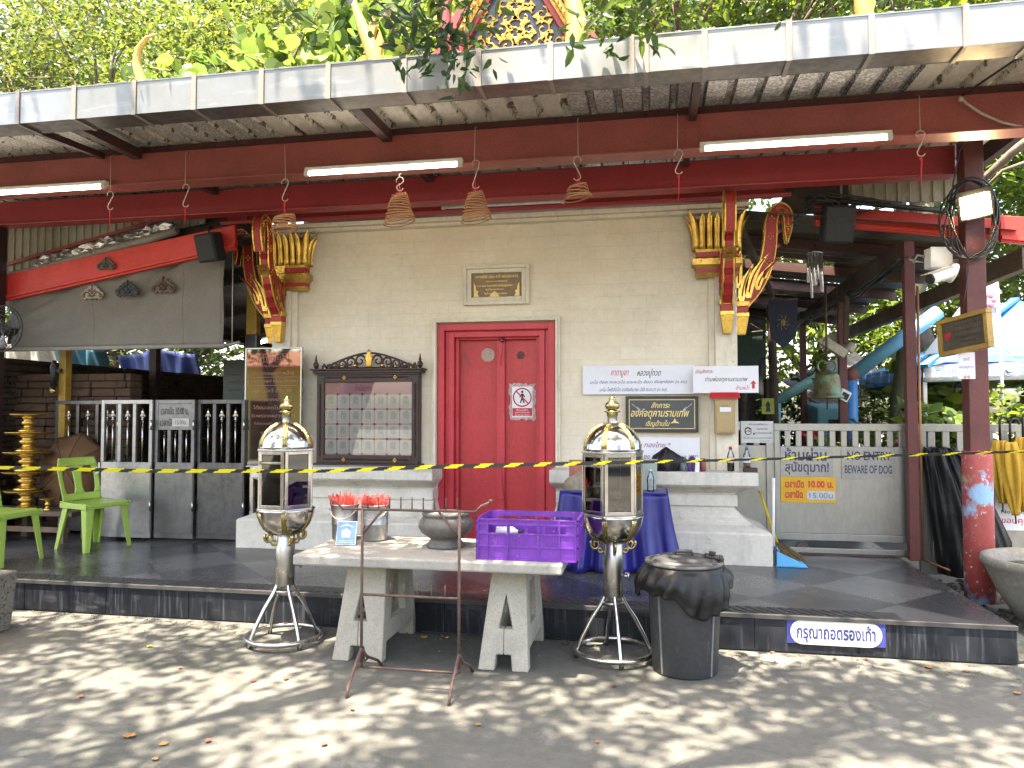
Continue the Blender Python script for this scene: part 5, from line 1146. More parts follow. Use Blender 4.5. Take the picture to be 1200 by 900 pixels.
m = MB(); m.tube([a, b + Vector((.3, 0, .04))], .02, 8); m.build("tube", tubelit, lf_); m = MB(); m.bar(a + Vector((0, .02, .045)), b + Vector((.3, .02, .085)), .05, .03); m.build("housing", lampbody, lf_)
# things behind the wall seen through the gap under the blind
for px0, px1, y0, y1, Y, X_, c, nm, lb in ((70, 112, 412, 432, 9, 0, (.07, .22, .30), "tarpaulin", "pale blue netted tarpaulin seen under the left of the canvas blind"), (150, 225, 420, 446, 11, 0, (.02, .04, .16), "tarpaulin", "deep blue tarpaulin seen under the canvas blind"), (2, 54, 404, 432, 9, 0, (.55, .53, .46), "tarpaulin", "white cloth sheet seen under the left end of the canvas blind")):
    t = T(nm, lb, "tarpaulin", at((px0 + px1) / 2, y1, Y)); a, b = at(px0 - 8, y0 - 6, Y), at(px1 + 6, y1 + 40, Y); rr = random.Random(px0); f1, f2 = rr.uniform(0, 6), rr.uniform(0, 6)
    m = MB(); m.grid(lambda u_, v_: Vector((a.x + (b.x - a.x) * u_, Y + .25 * v_ + .05 * math.sin(14 * u_ + f1 + 4 * v_) + .04 * math.sin(31 * u_ + f2), a.z + (b.z - a.z) * v_ + .04 * math.sin(6 * u_ + f1))), 40, 12); m.build("sheet", M("tarp " + str(px0), c, .5, 0, .25, 4, 20, .3, 30), t, solid=.006)
# yellow posts
def ypost(x0, x1, ytop, ybot, Y, label, split=None):
    a, b = at(x0, (ytop + ybot) / 2, Y), at(x1, (ytop + ybot) / 2, Y); zt_, zb_ = at(x0, ytop, Y).z, PZ; t = T("yellow_post", label, "post", ((a.x + b.x) / 2, Y, PZ))
    zs_ = at(x0, split, Y).z if split else zb_; m = MB(); m.box(a.x, b.x, Y, Y + .09, zs_, zt_); m.build("shaft", M("ochre paint", (.42, .25, .035), .5, 0, .3, 5, 40), t, bevel=.006)
    if split: m = MB(); m.box(a.x - .005, b.x + .005, Y - .005, Y + .095, zb_, zs_ - .001); m.build("steel_foot", darksteel, t, bevel=.006)
ypost(289, 301, 262, 400, 7.12, "ochre square post on a grey steel foot beside the left naga bracket", 392)
ypost(69, 77, 385, 470, 6.98, "ochre post with a black sleeve behind the leftmost gate")
ts = T("black_canister", "black bracket and canister strapped to the ochre post behind the gates", "canister", at(63, 440, 6.95)); c_ = at(63, 440, 6.93)
m = MB(); m.lathe([(.035, -.12), (.035, .10), (.02, .13), (.02, .16)], 14, c_); m.bar(c_ + Vector((.04, 0, .05)), c_ + Vector((.09, 0, .05)), .03, .04); m.build("canister", black, ts)
m = MB(); m.lathe([(.037, -.20), (.037, -.13)], 14, c_); m.build("band", brass, ts)

# folding steel gates on the left
def gate_leaf(root, x0, x1, Y, zt, slots, plate=False, sag=0):
    z0 = PZ + .03; zm = z0 + (zt - z0) * .545; lf_ = None
    m = MB(); m.box(x0 + .004, x1 - .004, Y, Y + .03, z0, zm); m.box(x0 + .012, x1 - .012, Y - .006, Y - .001, z0 + .05, zm - .03)
    m.box(x0, x0 + .035, Y - .004, Y + .034, zm + .001, zt); m.box(x1 - .035, x1, Y - .004, Y + .034, zm + .001, zt); m.box(x0 + .0355, x1 - .0355, Y - .003, Y + .033, zt - .04, zt)
    zp = zt - .04
    if plate: m.box(x0 + .0355, x1 - .0355, Y, Y + .03, zt - .30, zt - .041); zp = zt - .30
    n_ = slots; W_ = x1 - x0 - .07
    for k in range(1, n_): xx = x0 + .035 + W_ * k / n_; m.box(xx - .018, xx + .018, Y, Y + .03, zm + .001, zp - .0005)
    lf_ = m.build("gate_leaf", root[1], root[0], bevel=.003)
    sp_ = None
    for k in range(n_):
        xx = x0 + .035 + W_ * (k + .5) / n_
        m = MB(); ztip = zp - (.035 if not plate else .0)
        m.tube([(xx, Y + .015, zm), (xx, Y + .015, ztip - (.09 if not plate else 0))], .0075, 8)
        if not plate: m.lathe([(.009, -.13), (.016, -.125), (.016, -.118), (.008, -.112), (.013, -.095), (.019, -.08), (.012, -.06), (.016, -.05), (.008, -.035), (.002, 0)], 10, (xx, Y + .015, ztip)); 
        if not plate: m.prism([(-.03, -.075), (-.012, -.06), (.012, -.06), (.03, -.075), (.02, -.045), (0, -.055), (-.02, -.045)], (xx, Y + .012, ztip - .02), (1, 0, 0), (0, 0, 1), (0, .006, 0))
        m.build("spear_rod", chrome, lf_)
    return lf_
ZT = 1.63
gx = [at(x, 550, 6.75).x for x in (55, 122, 182, 229, 285)]
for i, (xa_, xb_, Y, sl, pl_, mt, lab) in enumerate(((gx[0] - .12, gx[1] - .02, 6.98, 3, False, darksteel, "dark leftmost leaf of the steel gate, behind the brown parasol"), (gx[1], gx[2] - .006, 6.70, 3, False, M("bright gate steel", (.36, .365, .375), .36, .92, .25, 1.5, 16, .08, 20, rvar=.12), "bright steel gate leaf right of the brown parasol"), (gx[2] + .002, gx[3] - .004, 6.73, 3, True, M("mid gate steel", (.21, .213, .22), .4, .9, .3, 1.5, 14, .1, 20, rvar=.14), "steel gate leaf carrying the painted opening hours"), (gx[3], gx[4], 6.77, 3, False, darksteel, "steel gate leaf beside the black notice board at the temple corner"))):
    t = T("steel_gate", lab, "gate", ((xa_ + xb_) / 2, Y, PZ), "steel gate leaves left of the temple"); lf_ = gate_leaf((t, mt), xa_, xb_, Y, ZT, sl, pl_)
    for zz in (PZ + .35, PZ + 1.15):
        m = MB(); m.tube([(xb_ - .004, Y - .012, zz - .05), (xb_ - .004, Y - .012, zz + .05)], .009, 8); m.build("hinge", steel, t)
    if pl_:
        m = MB(); put_text(m, "เวลาเปิด 10.00 น.", (xa_ + xb_) / 2, ZT - .11, Y - .002, .30, .075, bold=.006); put_text(m, "เวลาปิด", xa_ + .135, ZT - .225, Y - .002, .15, .075, bold=.006); m.build("lettering", M("dark paint lettering", (.008, .009, .02), .6), t)
        m = MB(); m.box(xa_ + .195, xb_ - .055, Y - .006, Y - .0005, ZT - .265, ZT - .185); m.build("hours_slip", M("off white slip", (.5, .49, .45), .6), t)
        m = MB(); put_text(m, "15.00น", (xa_ + .195 + xb_ - .055) / 2, ZT - .225, Y - .0072, .115, .042); m.build("lettering", inkblack, t)
# black acrylic notice board
X0, X1, Z0, Z1 = RC(288.5, 409, 352, 546, 6.80)
nb = T("notice_board", "tall glossy black notice board with red writing at the temple's left corner", "notice board", ((X0 + X1) / 2, 6.8, Z0))
m = MB(); m.box(X0, X1, 6.80, 6.81, Z0, Z1); m.build("sheet", M("black mirror acrylic", (.006, .006, .006), .03, 0, .05, bump=0, rvar=.01, spec=.6), nb); nb.children[-1].active_material.node_tree.nodes["Principled BSDF"].inputs["IOR"].default_value = 2.7
m = MB(); frame_rect(m, X0 - .014, X1 + .014, Z0 - .014, Z1 + .014, .0135, 6.79, 6.83); m.build("frame", steel, nb, bevel=.002)
m = MB(); cx = (X0 + X1) / 2; W_ = X1 - X0; H_ = Z1 - Z0
for s_, fz, fw_, fh in (("คำแนะนำ", .075, .48, .05), ("ข้อความกรุณาทำตาม", .145, .78, .034), ("ระเบียบของเจ้าหน้าที่", .205, .76, .034), ("ต้องการธูป เทียน ติดต่อ", .275, .82, .034), ("กราบไหว้ สักการะ", .355, .74, .034), ("ขอพรจากหลวงพ่อ", .43, .7, .034), ("ได้ตลอดไปขอให้", .50, .74, .034), ("รับพรจากหลวงพ่อชา", .57, .80, .034), ("โปรดแต่งกายสุภาพ", .64, .7, .03), ("ขอบคุณครับ", .72, .45, .034)):
    put_text(m, s_, cx, Z1 - H_ * fz, 6.7985, W_ * fw_, H_ * fh, bold=.008)
frame_rect(m, cx - W_ * .28, cx + W_ * .28, Z1 - H_ * .112, Z1 - H_ * .04, .004, 6.7975, 6.7995); frame_rect(m, cx - W_ * .45, cx + W_ * .45, Z1 - H_ * .315, Z1 - H_ * .24, .004, 6.7975, 6.7995)
m.build("lettering", M("dull red lettering", (.36, .10, .08), .5), nb)
m = MB(); m.box(X0 + .04, X0 + .075, 6.815, 6.85, PZ, Z0 - .015); m.box(X1 - .075, X1 - .04, 6.815, 6.85, .993, Z0 - .015); m.build("stand_leg", steel, nb)

# bench, gilt trays, parasol
bench = T("wooden_bench", "low worn wooden bench under the gilt trays", "bench", (-6, 6.6, PZ)); wd = M("worn bench wood", (.16, .105, .07), .75, 0, .35, 4, 40, .3, 40, stretch=(.3, 1, 1))
bz = at(60, 600, 6.4).z; bxr = at(84, 610, 6.4).x
m = MB(); m.box(-7.0, bxr, 6.40, 6.58, bz - .045, bz); m.box(-7.0, bxr, 6.585, 6.80, bz - .045, bz - .003); m.build("plank", wd, bench, bevel=.008)
for x in (bxr - .12, -6.35, -6.8):
    for y in (6.43, 6.74): m = MB(); m.hexa([(x - .05, y - .03, PZ), (x + .03, y - .03, PZ), (x + .03, y + .03, PZ), (x - .05, y + .03, PZ)], [(x - .03, y - .03, bz - .046), (x + .03, y - .03, bz - .046), (x + .03, y + .03, bz - .046), (x - .03, y + .03, bz - .046)]); m.build("leg", wd, bench, bevel=.005)
m = MB(); m.box(-6.9, bxr - .08, 6.44, 6.47, PZ + .10, PZ + .15); m.build("rail", wd, bench)
tx, ty = at(31, 590, 6.56).x, 6.56
zl_ = [bz + .001, at(31, 574, ty).z, at(31, 552, ty).z, at(31, 529, ty).z, at(31, 506, ty).z, at(31, 485, ty).z]
def tray(x, y, z0, z1, rt, label, group="gilt offering trays stacked on the bench"):
    t = T("offering_tray", label, "offering tray", (x, y, z0), group); h = z1 - z0
    m = MB(); m.lathe([(rt * .52, .001), (rt * .55, h * .06), (rt * .42, h * .14), (rt * .26, h * .26), (rt * .22, h * .36), (rt * .36, h * .44), (rt * .38, h * .54), (rt * .24, h * .62), (rt * .30, h * .74), (rt * .40, h * .82)], 28, (x, y, z0)); m.build("stem", gold, t)
    m = MB(); m.lathe([(rt * .40, h * .82), (rt * .9, h * .88), (rt, h * .97), (rt * 1.02, h * .995), (rt * .97, h * .995), (rt * .88, h * .93), (rt * .3, h * .90)], 36, (x, y, z0)); m.build("dish", gold, t)
for k, (rt, lb) in enumerate(((.20, "widest gilt offering tray resting on the wooden bench"), (.22, "gilt tray second from the bottom of the stack on the bench"), (.215, "middle gilt tray of the stack on the bench"), (.205, "gilt tray second from the top of the stack on the bench"), (.165, "small gilt tray topping the stack on the bench"))): tray(tx, ty, zl_[k], zl_[k + 1] - .0005, rt, lb)
tray(at(56, 590, 6.5).x, 6.5, bz + .001, bz + .12, .07, "tiny gilt cup beside the stacked trays, under the brown parasol", None)
um = T("parasol", "open brown cloth parasol lying on its side against the gates", "parasol", at(75, 600, 6.30)); uc = at(76, 548, 6.66); brownc = M("brown parasol cloth", (.155, .075, .035), .8, 0, .2, 4, 40, .25, 60)
ax_ = (Vector((.30, -.93, .22))).normalized(); e1 = ax_.cross(Vector((0, 0, 1))).normalized(); e2 = e1.cross(ax_)
def umf(a, b):
    th = a * 2 * math.pi + .2; k = (a * 8) % 1; r = .40 * b * (1 - .075 * math.sin(math.pi * k) * b); d = -.16 * b ** 1.8 - .02 * math.sin(math.pi * k) * b
    return uc + (e1 * math.cos(th) * .82 + e2 * math.sin(th)) * r + ax_ * d
m = MB(); m.grid(umf, 64, 10); m.build("canopy", brownc, um, solid=.003)
m = MB()
for k in range(8): m.tube([umf(k / 8, b) + ax_ * .005 for b in np.linspace(.04, 1, 8)], .0035, 5)
m.build("rib", M("dark rib", (.06, .035, .02), .6), um)
m = MB(); m.tube([uc + ax_ * .05, uc - ax_ * .05], .008, 8); m.tube([uc - ax_ * .05, uc - ax_ * .42], .006, 8); m.build("shaft", wire, um)
m = MB(); q = at(116, 548, 6.5); m.tube([q + Vector((.0, 0, .05)), q + Vector((.005, 0, -.01)), q + Vector((-.01, 0, -.05)), q + Vector((-.035, 0, -.06))], .010, 8); m.build("handle", white, um)

# green plastic chairs
green = M("lime green plastic", (.38, .55, .10), .42, 0, .14, 3, 30, .04, 40, patch=(.28, .42, .10), patch_t=.66, patch_s=14)
def chair():
    t = T("plastic_chair", "c", "chair", (0, 0, 0), "lime green plastic chairs")
    sh = .43
    m = MB()
    def seat(a, b):
        x = -.19 + .40 * b; wv = .205 + .025 * b - .02 * b ** 6; y = (a - .5) * 2 * wv; e = abs(a - .5) * 2
        return (x, y, sh + .012 * e ** 2 - .012 * math.sin(math.pi * b) - .03 * max(0, b - .88) / .12)
    m.grid(seat, 18, 16); s_ = m.build("seat", green, t, solid=.007)
    m = MB()
    for a_, b_ in (((.20, .215), (.20, -.215)), ((-.19, .2), (.21, .228)), ((-.19, -.2), (.21, -.228))): m.bar((a_[0], a_[1], sh - .022), (b_[0], b_[1], sh - .022), .012, .045)
    m.build("seat_rim", green, t, bevel=.004)
    for fx in (-1, 1):
        for sy in (-1, 1):
            m = MB(); x0, y0 = (.185 if fx > 0 else -.165), sy * (.205 if fx > 0 else .185); x1, y1 = (.225 if fx > 0 else -.235), sy * (.235 if fx > 0 else .215)
            wt, wb = .075, .040      # L-section leg
            m.hexa([(x1 - fx * wb, y1 - .004, 0), (x1, y1 - .004, 0), (x1, y1 + .004, 0), (x1 - fx * wb, y1 + .004, 0)], [(x0 - fx * wt, y0 - .004, sh - .01), (x0, y0 - .004, sh - .01), (x0, y0 + .004, sh - .01), (x0 - fx * wt, y0 + .004, sh - .01)])
            m.hexa([(x1 - .004, y1 - sy * wb, 0), (x1 + .004, y1 - sy * wb, 0), (x1 + .004, y1 - sy * .004, 0), (x1 - .004, y1 - sy * .004, 0)], [(x0 - .004, y0 - sy * wt, sh - .01), (x0 + .004, y0 - sy * wt, sh - .01), (x0 + .004, y0 - sy * .004, sh - .01), (x0 - .004, y0 - sy * .004, sh - .01)])
            m.build("leg", green, t, bevel=.002)
    def bk(u_, v_): # u -1..1 across, v 0..1 up
        wv = .195 + .02 * v_ - .03 * max(0, v_ - .75) / .25; return Vector((-.185 - .10 * v_ + .03 * u_ * u_, u_ * wv, sh + .01 + .40 * v_))
    m = MB()
    def patch(u0, u1, v0, v1, n_=6, k_=6, fn=None): m.grid(lambda a, b: bk(u0 + (u1 - u0) * a, v0 + (v1 - v0) * b), n_, k_)
    patch(-1, 1, .80, 1.0, 20, 5); patch(-1, 1, 0, .16, 20, 4)
    for s_ in (-1, 1):
        m.grid(lambda a, b: bk(s_ * (1 - (.22 + .10 * (2 * b - 1) ** 4) * a), .16 + .64 * b), 4, 10)
    m.grid(lambda a, b: bk((2 * a - 1) * (.16 + .12 * (2 * b - 1) ** 4 + .06 * b), .16 + .64 * b), 6, 10)
    m.build("backrest", green, t, solid=.007, weld=True)
    return t
ch = chair(); c2 = dup(ch)
ch.location = (-5.21, 6.30, PZ); ch.rotation_euler.z = R(-14); ch["label"] = "lime green plastic chair in front of the brown parasol"
c2.location = (-5.47, 5.52, PZ); c2.rotation_euler.z = R(2); c2["label"] = "lime green plastic chair cut by the left edge, behind the stone block"
sb = T("stone_block", "speckled stone block standing on the yard at the left edge", "stone block", (-4.65, 4.65, 0))
m = MB(); m.hexa([(-5.2, 3.85, 0), (-4.385, 3.85, 0), (-4.385, 4.54, 0), (-5.2, 4.54, 0)], [(-5.2, 3.82, .40), (-4.365, 3.82, .40), (-4.365, 4.57, .40), (-5.2, 4.57, .40)]); m.build("block", terr if False else M("speckled terrazzo", (.19, .17, .14), .85, 0, .4, 3, 60, .5, 90, patch=(.06, .052, .042), patch_t=.53, patch_s=45), sb, bevel=.012)
# opening-shoes notice on the step
X0, X1, Z0, Z1 = RC(922, 728, 1037.5, 756.5, 4.983)
ns = T("step_sign", "white and blue enamel sign asking to remove shoes, on the step riser", "sign", ((X0 + X1) / 2, 4.98, Z0))
m = MB(); m.box(X0, X1, 4.977, 4.982, Z0 + .004, Z1 - .004); m.build("blue_plate", M("blue enamel", (.05, .06, .28), .4), ns)
m = MB(); r = (Z1 - Z0) / 2; pl_ = [(X0 + .02 + r - r * math.sin(a), (Z0 + Z1) / 2 + r * math.cos(a)) for a in np.linspace(0, math.pi, 14)] + [(X1 - .02 - r + r * math.sin(a), (Z0 + Z1) / 2 - r * math.cos(a)) for a in np.linspace(0, math.pi, 14)]
m.prism(pl_, (0, 4.9765, 0), (1, 0, 0), (0, 0, 1), (0, -.002, 0)); m.build("white_plate", M("worn white enamel", (.66, .66, .62), .45, 0, .15, 6, 40, patch=(.42, .40, .34), patch_t=.66, patch_s=20), ns)
m = MB(); put_text(m, "กรุณาถอดรองเท้า", (X0 + X1) / 2, (Z0 + Z1) / 2 - .004, 4.9735, (X1 - X0) * .80, (Z1 - Z0) * .82, bold=.028); m.build("lettering", M("navy lettering", (.035, .045, .22), .5, bump=0), ns)
# ------------------------------------------------------------------ right of the temple
GYR = 7.16
pmat = gatesteel
# narrow side panel with its notice
t = T("gate_side_panel", "narrow steel panel with two slots between the plinth and the sliding gate", "panel", (1.04, GYR, PZ)); xa_, xb_ = at(866, 560, GYR + .06).x, at(907, 560, GYR + .06).x
zs0, zs1, zt_ = at(890, 522, GYR).z, at(890, 505, GYR).z, at(890, 494, GYR).z
m = MB(); Y = GYR + .05; m.box(xa_ - .2, xb_, Y, Y + .03, PZ + .02, zs0); m.box(xa_ - .2, xb_, Y, Y + .03, zs1 + .001, zt_)
for x in (xa_ - .1, xa_ + .02, (xa_ + xb_) / 2 - .02, xb_ - .05): m.box(x, x + .05, Y, Y + .03, zs0 + .0005, zs1 + .0005)
m.box(xb_ - .07, xb_ + .002, Y - .03, Y - .001, PZ + .02, zt_ - .02); m.build("panel", pmat, t, bevel=.003)
tn, q = board("mask_notice", "small white notice with a masked face drawing fixed on the narrow steel panel", "notice", (868.5, 493.5, 906.5, 519), GYR + .015, M("grey white notice", (.56, .56, .55), .55, 0, .08),
   [("เพื่อความปลอดภัยต่อท่าน", .54, .14, .60, .10, inkblack, .004, 0), ("กรุณาใส่แมสก์", .65, .36, .34, .13, inkblack, .004, 0), ("และล้างมือทุกครั้ง", .69, .55, .52, .13, inkblack, .004, 0), ("ก่อนเข้าบริเวณภายในวัดทุกครั้ง", .50, .78, .86, .09, inkblack, .004, 0), ("ขอบคุณค่ะ", .74, .91, .30, .08, inkblack, .004, 0)], .01)
m = MB(); fx, fz = q[0] + (q[1] - q[0]) * .22, q[3] - (q[3] - q[2]) * .46; Yn = GYR + .0125
m.tube([(fx + .028 * math.cos(a), Yn, fz + .032 * math.sin(a)) for a in np.linspace(.2, 6.0, 20)], .0035, 5); m.tube([(fx - .026, Yn, fz - .005), (fx, Yn, fz + .004), (fx + .026, Yn, fz - .005)], .003, 5); m.tube([(fx - .026, Yn, fz + .018), (fx - .005, Yn, fz + .034), (fx + .024, Yn, fz + .02)], .006, 5); m.ball((fx + .05, Yn, fz - .025), .008, 6, sc3=(1, .2, 1.4)); m.build("face_drawing", inkblack, tn)
# sliding gate
sg = T("sliding_gate", "dull steel sliding gate with a slatted top, no-entry plates and a yellow hours plate", "gate", (1.7, GYR, PZ)); gx0, gx1 = at(908, 560, GYR).x, at(1090, 560, GYR).x
zT, zS1, zS0, zP0, zP1, zL = [at(985, y, GYR).z for y in (496.5, 505, 523.5, 626, 634, 649)]
m = MB(); m.box(gx0, gx1, GYR, GYR + .04, zS1, zT); m.box(gx0, gx1, GYR + .005, GYR + .035, zP0, zS0); m.box(gx0, gx1, GYR - .012, GYR + .04, zP1, zP0 - .0005); m.box(gx0 + .12, gx1, GYR + .0, GYR + .04, zL, zL + .045); m.box(gx0, gx0 + .045, GYR - .008, GYR + .0045, zP0, zS1 - .0005)
n_ = 13
for k in range(n_ + 1): x = gx0 + .02 + (gx1 - gx0 - .05) * k / n_; m.box(x - .024, x + .024, GYR + .004, GYR + .034, zS0 + .0005, zS1 - .0005)
m.build("gate_leaf", pmat, sg, bevel=.003)
m = MB(); xw = at(940, 645, GYR).x; m.X = Matrix.Translation((xw, GYR + .02, zL + .035)) @ Matrix.Rotation(R(90), 4, 'X'); m.lathe([(.05, -.012), (.055, -.008), (.05, 0), (.055, .008), (.05, .012)], 20); m.build("wheel", rust, sg)
m = MB(); m.box(gx0 - .1, 3.2, GYR + .005, GYR + .03, PZ + .0005, PZ + .02); m.build("ground_track", rust, sg)
def gplate(px, mat, lines, nm="sign_plate", th=.004, dy=0):
    X0, X1, Z0, Z1 = RC(*px, GYR); m = MB(); m.box(X0, X1, GYR - th - dy, GYR + .0035 - dy, Z0, Z1); p_ = m.build(nm, mat, sg)
    by = {}
    for s_, fx, fz, fw_, fh, mt, bo in lines: put_text(by.setdefault(mt.name, (MB(), mt))[0], s_, X0 + (X1 - X0) * fx, Z1 - (Z1 - Z0) * fz, GYR - th - dy - .0015, (X1 - X0) * fw_, (Z1 - Z0) * fh, bold=bo)
    for mb, mt in by.values(): mb.build("lettering", mt, p_)
    return X0, X1, Z0, Z1
plate = M("plain steel plate", (.33, .325, .31), .42, .8, .2, 2, 30, .1, 25)
gplate((915, 523.5, 976, 558.5), plate, [("ห้ามผ่าน", .48, .25, .80, .44, inkdark, .02), ("สุนัขดุมาก!", .50, .72, .84, .46, inkdark, .02)])
gplate((986, 525, 1049, 562), plate, [("NO ENTRY", .52, .25, .82, .28, inkdark, .02), ("BEWARE OF DOG", .50, .68, .88, .26, inkdark, .014)])
yel = M("yellow enamel", (.66, .36, .015), .45, 0, .12)
gplate((915, 558.8, 979.5, 589), yel, [("เวลาเปิด", .25, .28, .34, .30, inkred, .04), ("10.00 น.", .73, .28, .45, .27, inkred, .04), ("เวลาปิด", .24, .68, .32, .30, inkred, .04)], "hours_plate", .006)
gplate((945.5, 575.5, 978.5, 585.8), M("pale grey slip", (.52, .53, .56), .5), [("15.00น", .5, .5, .84, .62, M("grey lettering", (.20, .22, .28), .5), .012)], "hours_slip", .008)
# second gate further right
g2 = T("steel_gate", "dull steel gate with a slatted top behind the black plastic sheet", "gate", (3.2, 7.1, 0)); hx0 = at(1077, 560, 7.12).x; hx1 = 4.6; Y2 = 7.12
m = MB(); zz = [at(1130, y, Y2).z for y in (497, 506, 527, 650)]; m.box(hx0, hx1, Y2, Y2 + .04, zz[1], zz[0]); m.box(hx0 + .06, hx1, Y2 + .005, Y2 + .035, .1, zz[2]); m.box(hx0, hx0 + .06, Y2 - .006, Y2 + .045, .05, zz[1] - .0005)
for k in range(19): x = hx0 + .11 + k * .115; m.box(x - .028, x + .028, Y2 + .004, Y2 + .034, zz[2] + .0005, zz[1] - .0005)
m.box(hx0 + .10, hx0 + .32, Y2 - .003, Y2 + .004, .25, .55)
m.build("gate_leaf", pmat, g2, bevel=.003)
# side roof with its posts
sr = T("side_canopy", "rusty tin side roof on thin maroon posts over the sliding gate", "canopy", (2.2, 9, 0)); zr = lambda x: 3.30 - .125 * (x - .75)
m = MB(); rr = random.Random(8); y = 6.85; tin = M("old tin underside", (.155, .145, .125), .5, .5, .4, 2, 30, .2, 30, stretch=(1, 2, 1)); tin2 = M("rusty tin underside", (.11, .075, .05), .6, .3, .4, 2, 30, .2, 30)
k = 0
while y < 13.6:
    gaps = {6: (1.35, 2.15), 7: (.9, 1.2), 13: (.8, 2.0), 20: (1.4, 2.6), 21: (.9, 1.5), 28: (.8, 1.9), 34: (1.2, 2.4), 41: (.8, 2.2)}
    segs = [(.70, 3.0)]
    if k in gaps: g_ = gaps[k]; segs = [(.70, g_[0]), (g_[1], 3.0)]
    for a, b in segs:
        up = .022 * (k % 2); m.quad((a, y, zr(a) + up), (b, y, zr(b) + up), (b, y + .15, zr(b) + .022 - up), (a, y + .15, zr(a) + .022 - up), rr.choice((0, 0, 1)))
    y += .15; k += 1
m.build("roof_sheet", [tin, tin2], sr, solid=.002)
for y in (7.75, 8.9, 10.1, 11.4, 12.8):
    m = MB(); m.bar((.75, y, zr(.75) - .055), (3.0, y, zr(3.0) - .055), .07, .10); m.build("purlin", M("red brown purlin", (.085, .035, .028), .6, 0, .35), sr)
m = MB(); m.bar((2.95, 6.60, 2.735), (2.95, 14, 2.72), .08, .17); m.build("edge_beam", M("weathered beam", (.17, .125, .085), .8, 0, .35, 3, 40, .3, 40), sr)
m = MB(); m.bar((2.2, 7.1, 2.95), (2.2, 13.5, 2.86), .08, .16); m.bar((.8, 6.95, 3.12), (2.2, 13, 2.9), .05, .09); m.build("tie_beam", darkwood, sr)
mp_ = M("maroon post paint", (.13, .034, .030))
for px, Yp, w2 in ((1067.5, 7.06, .042), (988, 9.40, .045), (942, 11.7, .042)):
    x = at(px, 480, Yp).x; m = MB(); m.box(x - w2, x + w2, Yp - w2, Yp + w2, PZ if Yp < 8 else .0, zr(x) - .12); m.build("post", mp_, sr, bevel=.006)
cp = T("copper_pipe", "thin copper coloured pipe standing along the maroon post", "pipe", at(1078.5, 500, 7.02)); m = MB(); x = at(1078.5, 500, 7.02).x; m.tube([(x, 7.02, PZ + .01), (x, 7.02, 2.6)], .011, 8); m.tube([(x, 7.0, PZ + .012), (x + .03, 6.85, PZ + .012), (x + .06, 6.6, PZ + .012)], .008, 6); m.build("pipe", M("copper pipe", (.42, .19, .09), .45, .6, .3), cp)
sloped_board("fascia_board", "red fascia board draped with a black cloth above the wind chime", "fascia board", [(954, 240), (1176, 257), (1178, 282), (956, 264)], 7.0, .05, redbeam)
sloped_board("fascia_board", "short bright red board end at the right edge beside the floodlight", "fascia board", [(1172, 252), (1230, 256), (1230, 288), (1173, 283)], 6.90, .05, redbeam)
speaker(981, 263, 32, 40, 6.90, "loudspeaker under black cloth hung on the red board right of the temple", R(3))
cladding("wall_cladding", "grimy cream ribbed cladding between the crimson beam and the right red board", [(980, 238), (1122, 236), (1122, 196), (980, 200)], 7.03, (2, 7.03, 3.4))
cb = T("cable_bundle", "black cables and conduit lying along the red board at the temple's right corner", "cable", at(950, 240, 6.95)); m = MB(); rr = random.Random(2)
m.tube([at(945, 234, 6.94), at(990, 236, 6.94), at(1060, 243, 6.94), at(1118, 248, 6.92)], .022, 7)
for k in range(9):
    a, b, c = at(928 + 3 * k, 262 - 4 * k, 6.9), at(948 + 4 * k, 234 + rr.uniform(-12, 14), 6.88), at(985 + 12 * k, 240 + rr.uniform(-4, 6), 6.9); m.tube([a, a.lerp(b, .5) + Vector((rr.uniform(-.06, .06), 0, rr.uniform(-.04, .06))), b, b.lerp(c, .5) + Vector((0, 0, rr.uniform(-.05, .03))), c], .007, 5)
for k in range(7): m.tube([(2.2 + rr.uniform(-.1, .06), 7.0 + .9 * j, 2.82 + .03 * math.sin(3 * j + k) + rr.uniform(-.03, .03)) for j in range(7)], .010, 5)
m.build("cables", cable, cb)
# wind chime, pennants, bell
wc = T("wind_chime", "silver wind chime hanging under the tin roof right of the temple", "wind chime", at(955, 300, 7.55)); c_ = at(955, 297, 7.55); m = MB(); m.lathe([(.075, -.005), (.08, .0), (.075, .012)], 24, c_); m.build("top_disc", steel, wc)
for k in range(10):
    a = k * .628; r = .066 if k % 2 else .05; L_ = .26 + (.10 if k % 3 == 0 else 0) + .02 * (k % 4); m = MB(); m.tube([c_ + Vector((r * math.cos(a), r * math.sin(a), -.01)), c_ + Vector((r * math.cos(a), r * math.sin(a), -L_))], .0115, 8); m.build("chime_tube", M("chime steel", (.75, .75, .76), .2, .9, .1), wc)
m = MB(); m.tube([c_, c_ + Vector((0, 0, .28))], .003, 4)
for k in range(6): m.tube([c_ + Vector((.07 * math.cos(k), .07 * math.sin(k), .01)), c_ + Vector((0, 0, .1))], .002, 4)
m.build("cord", cable, wc)
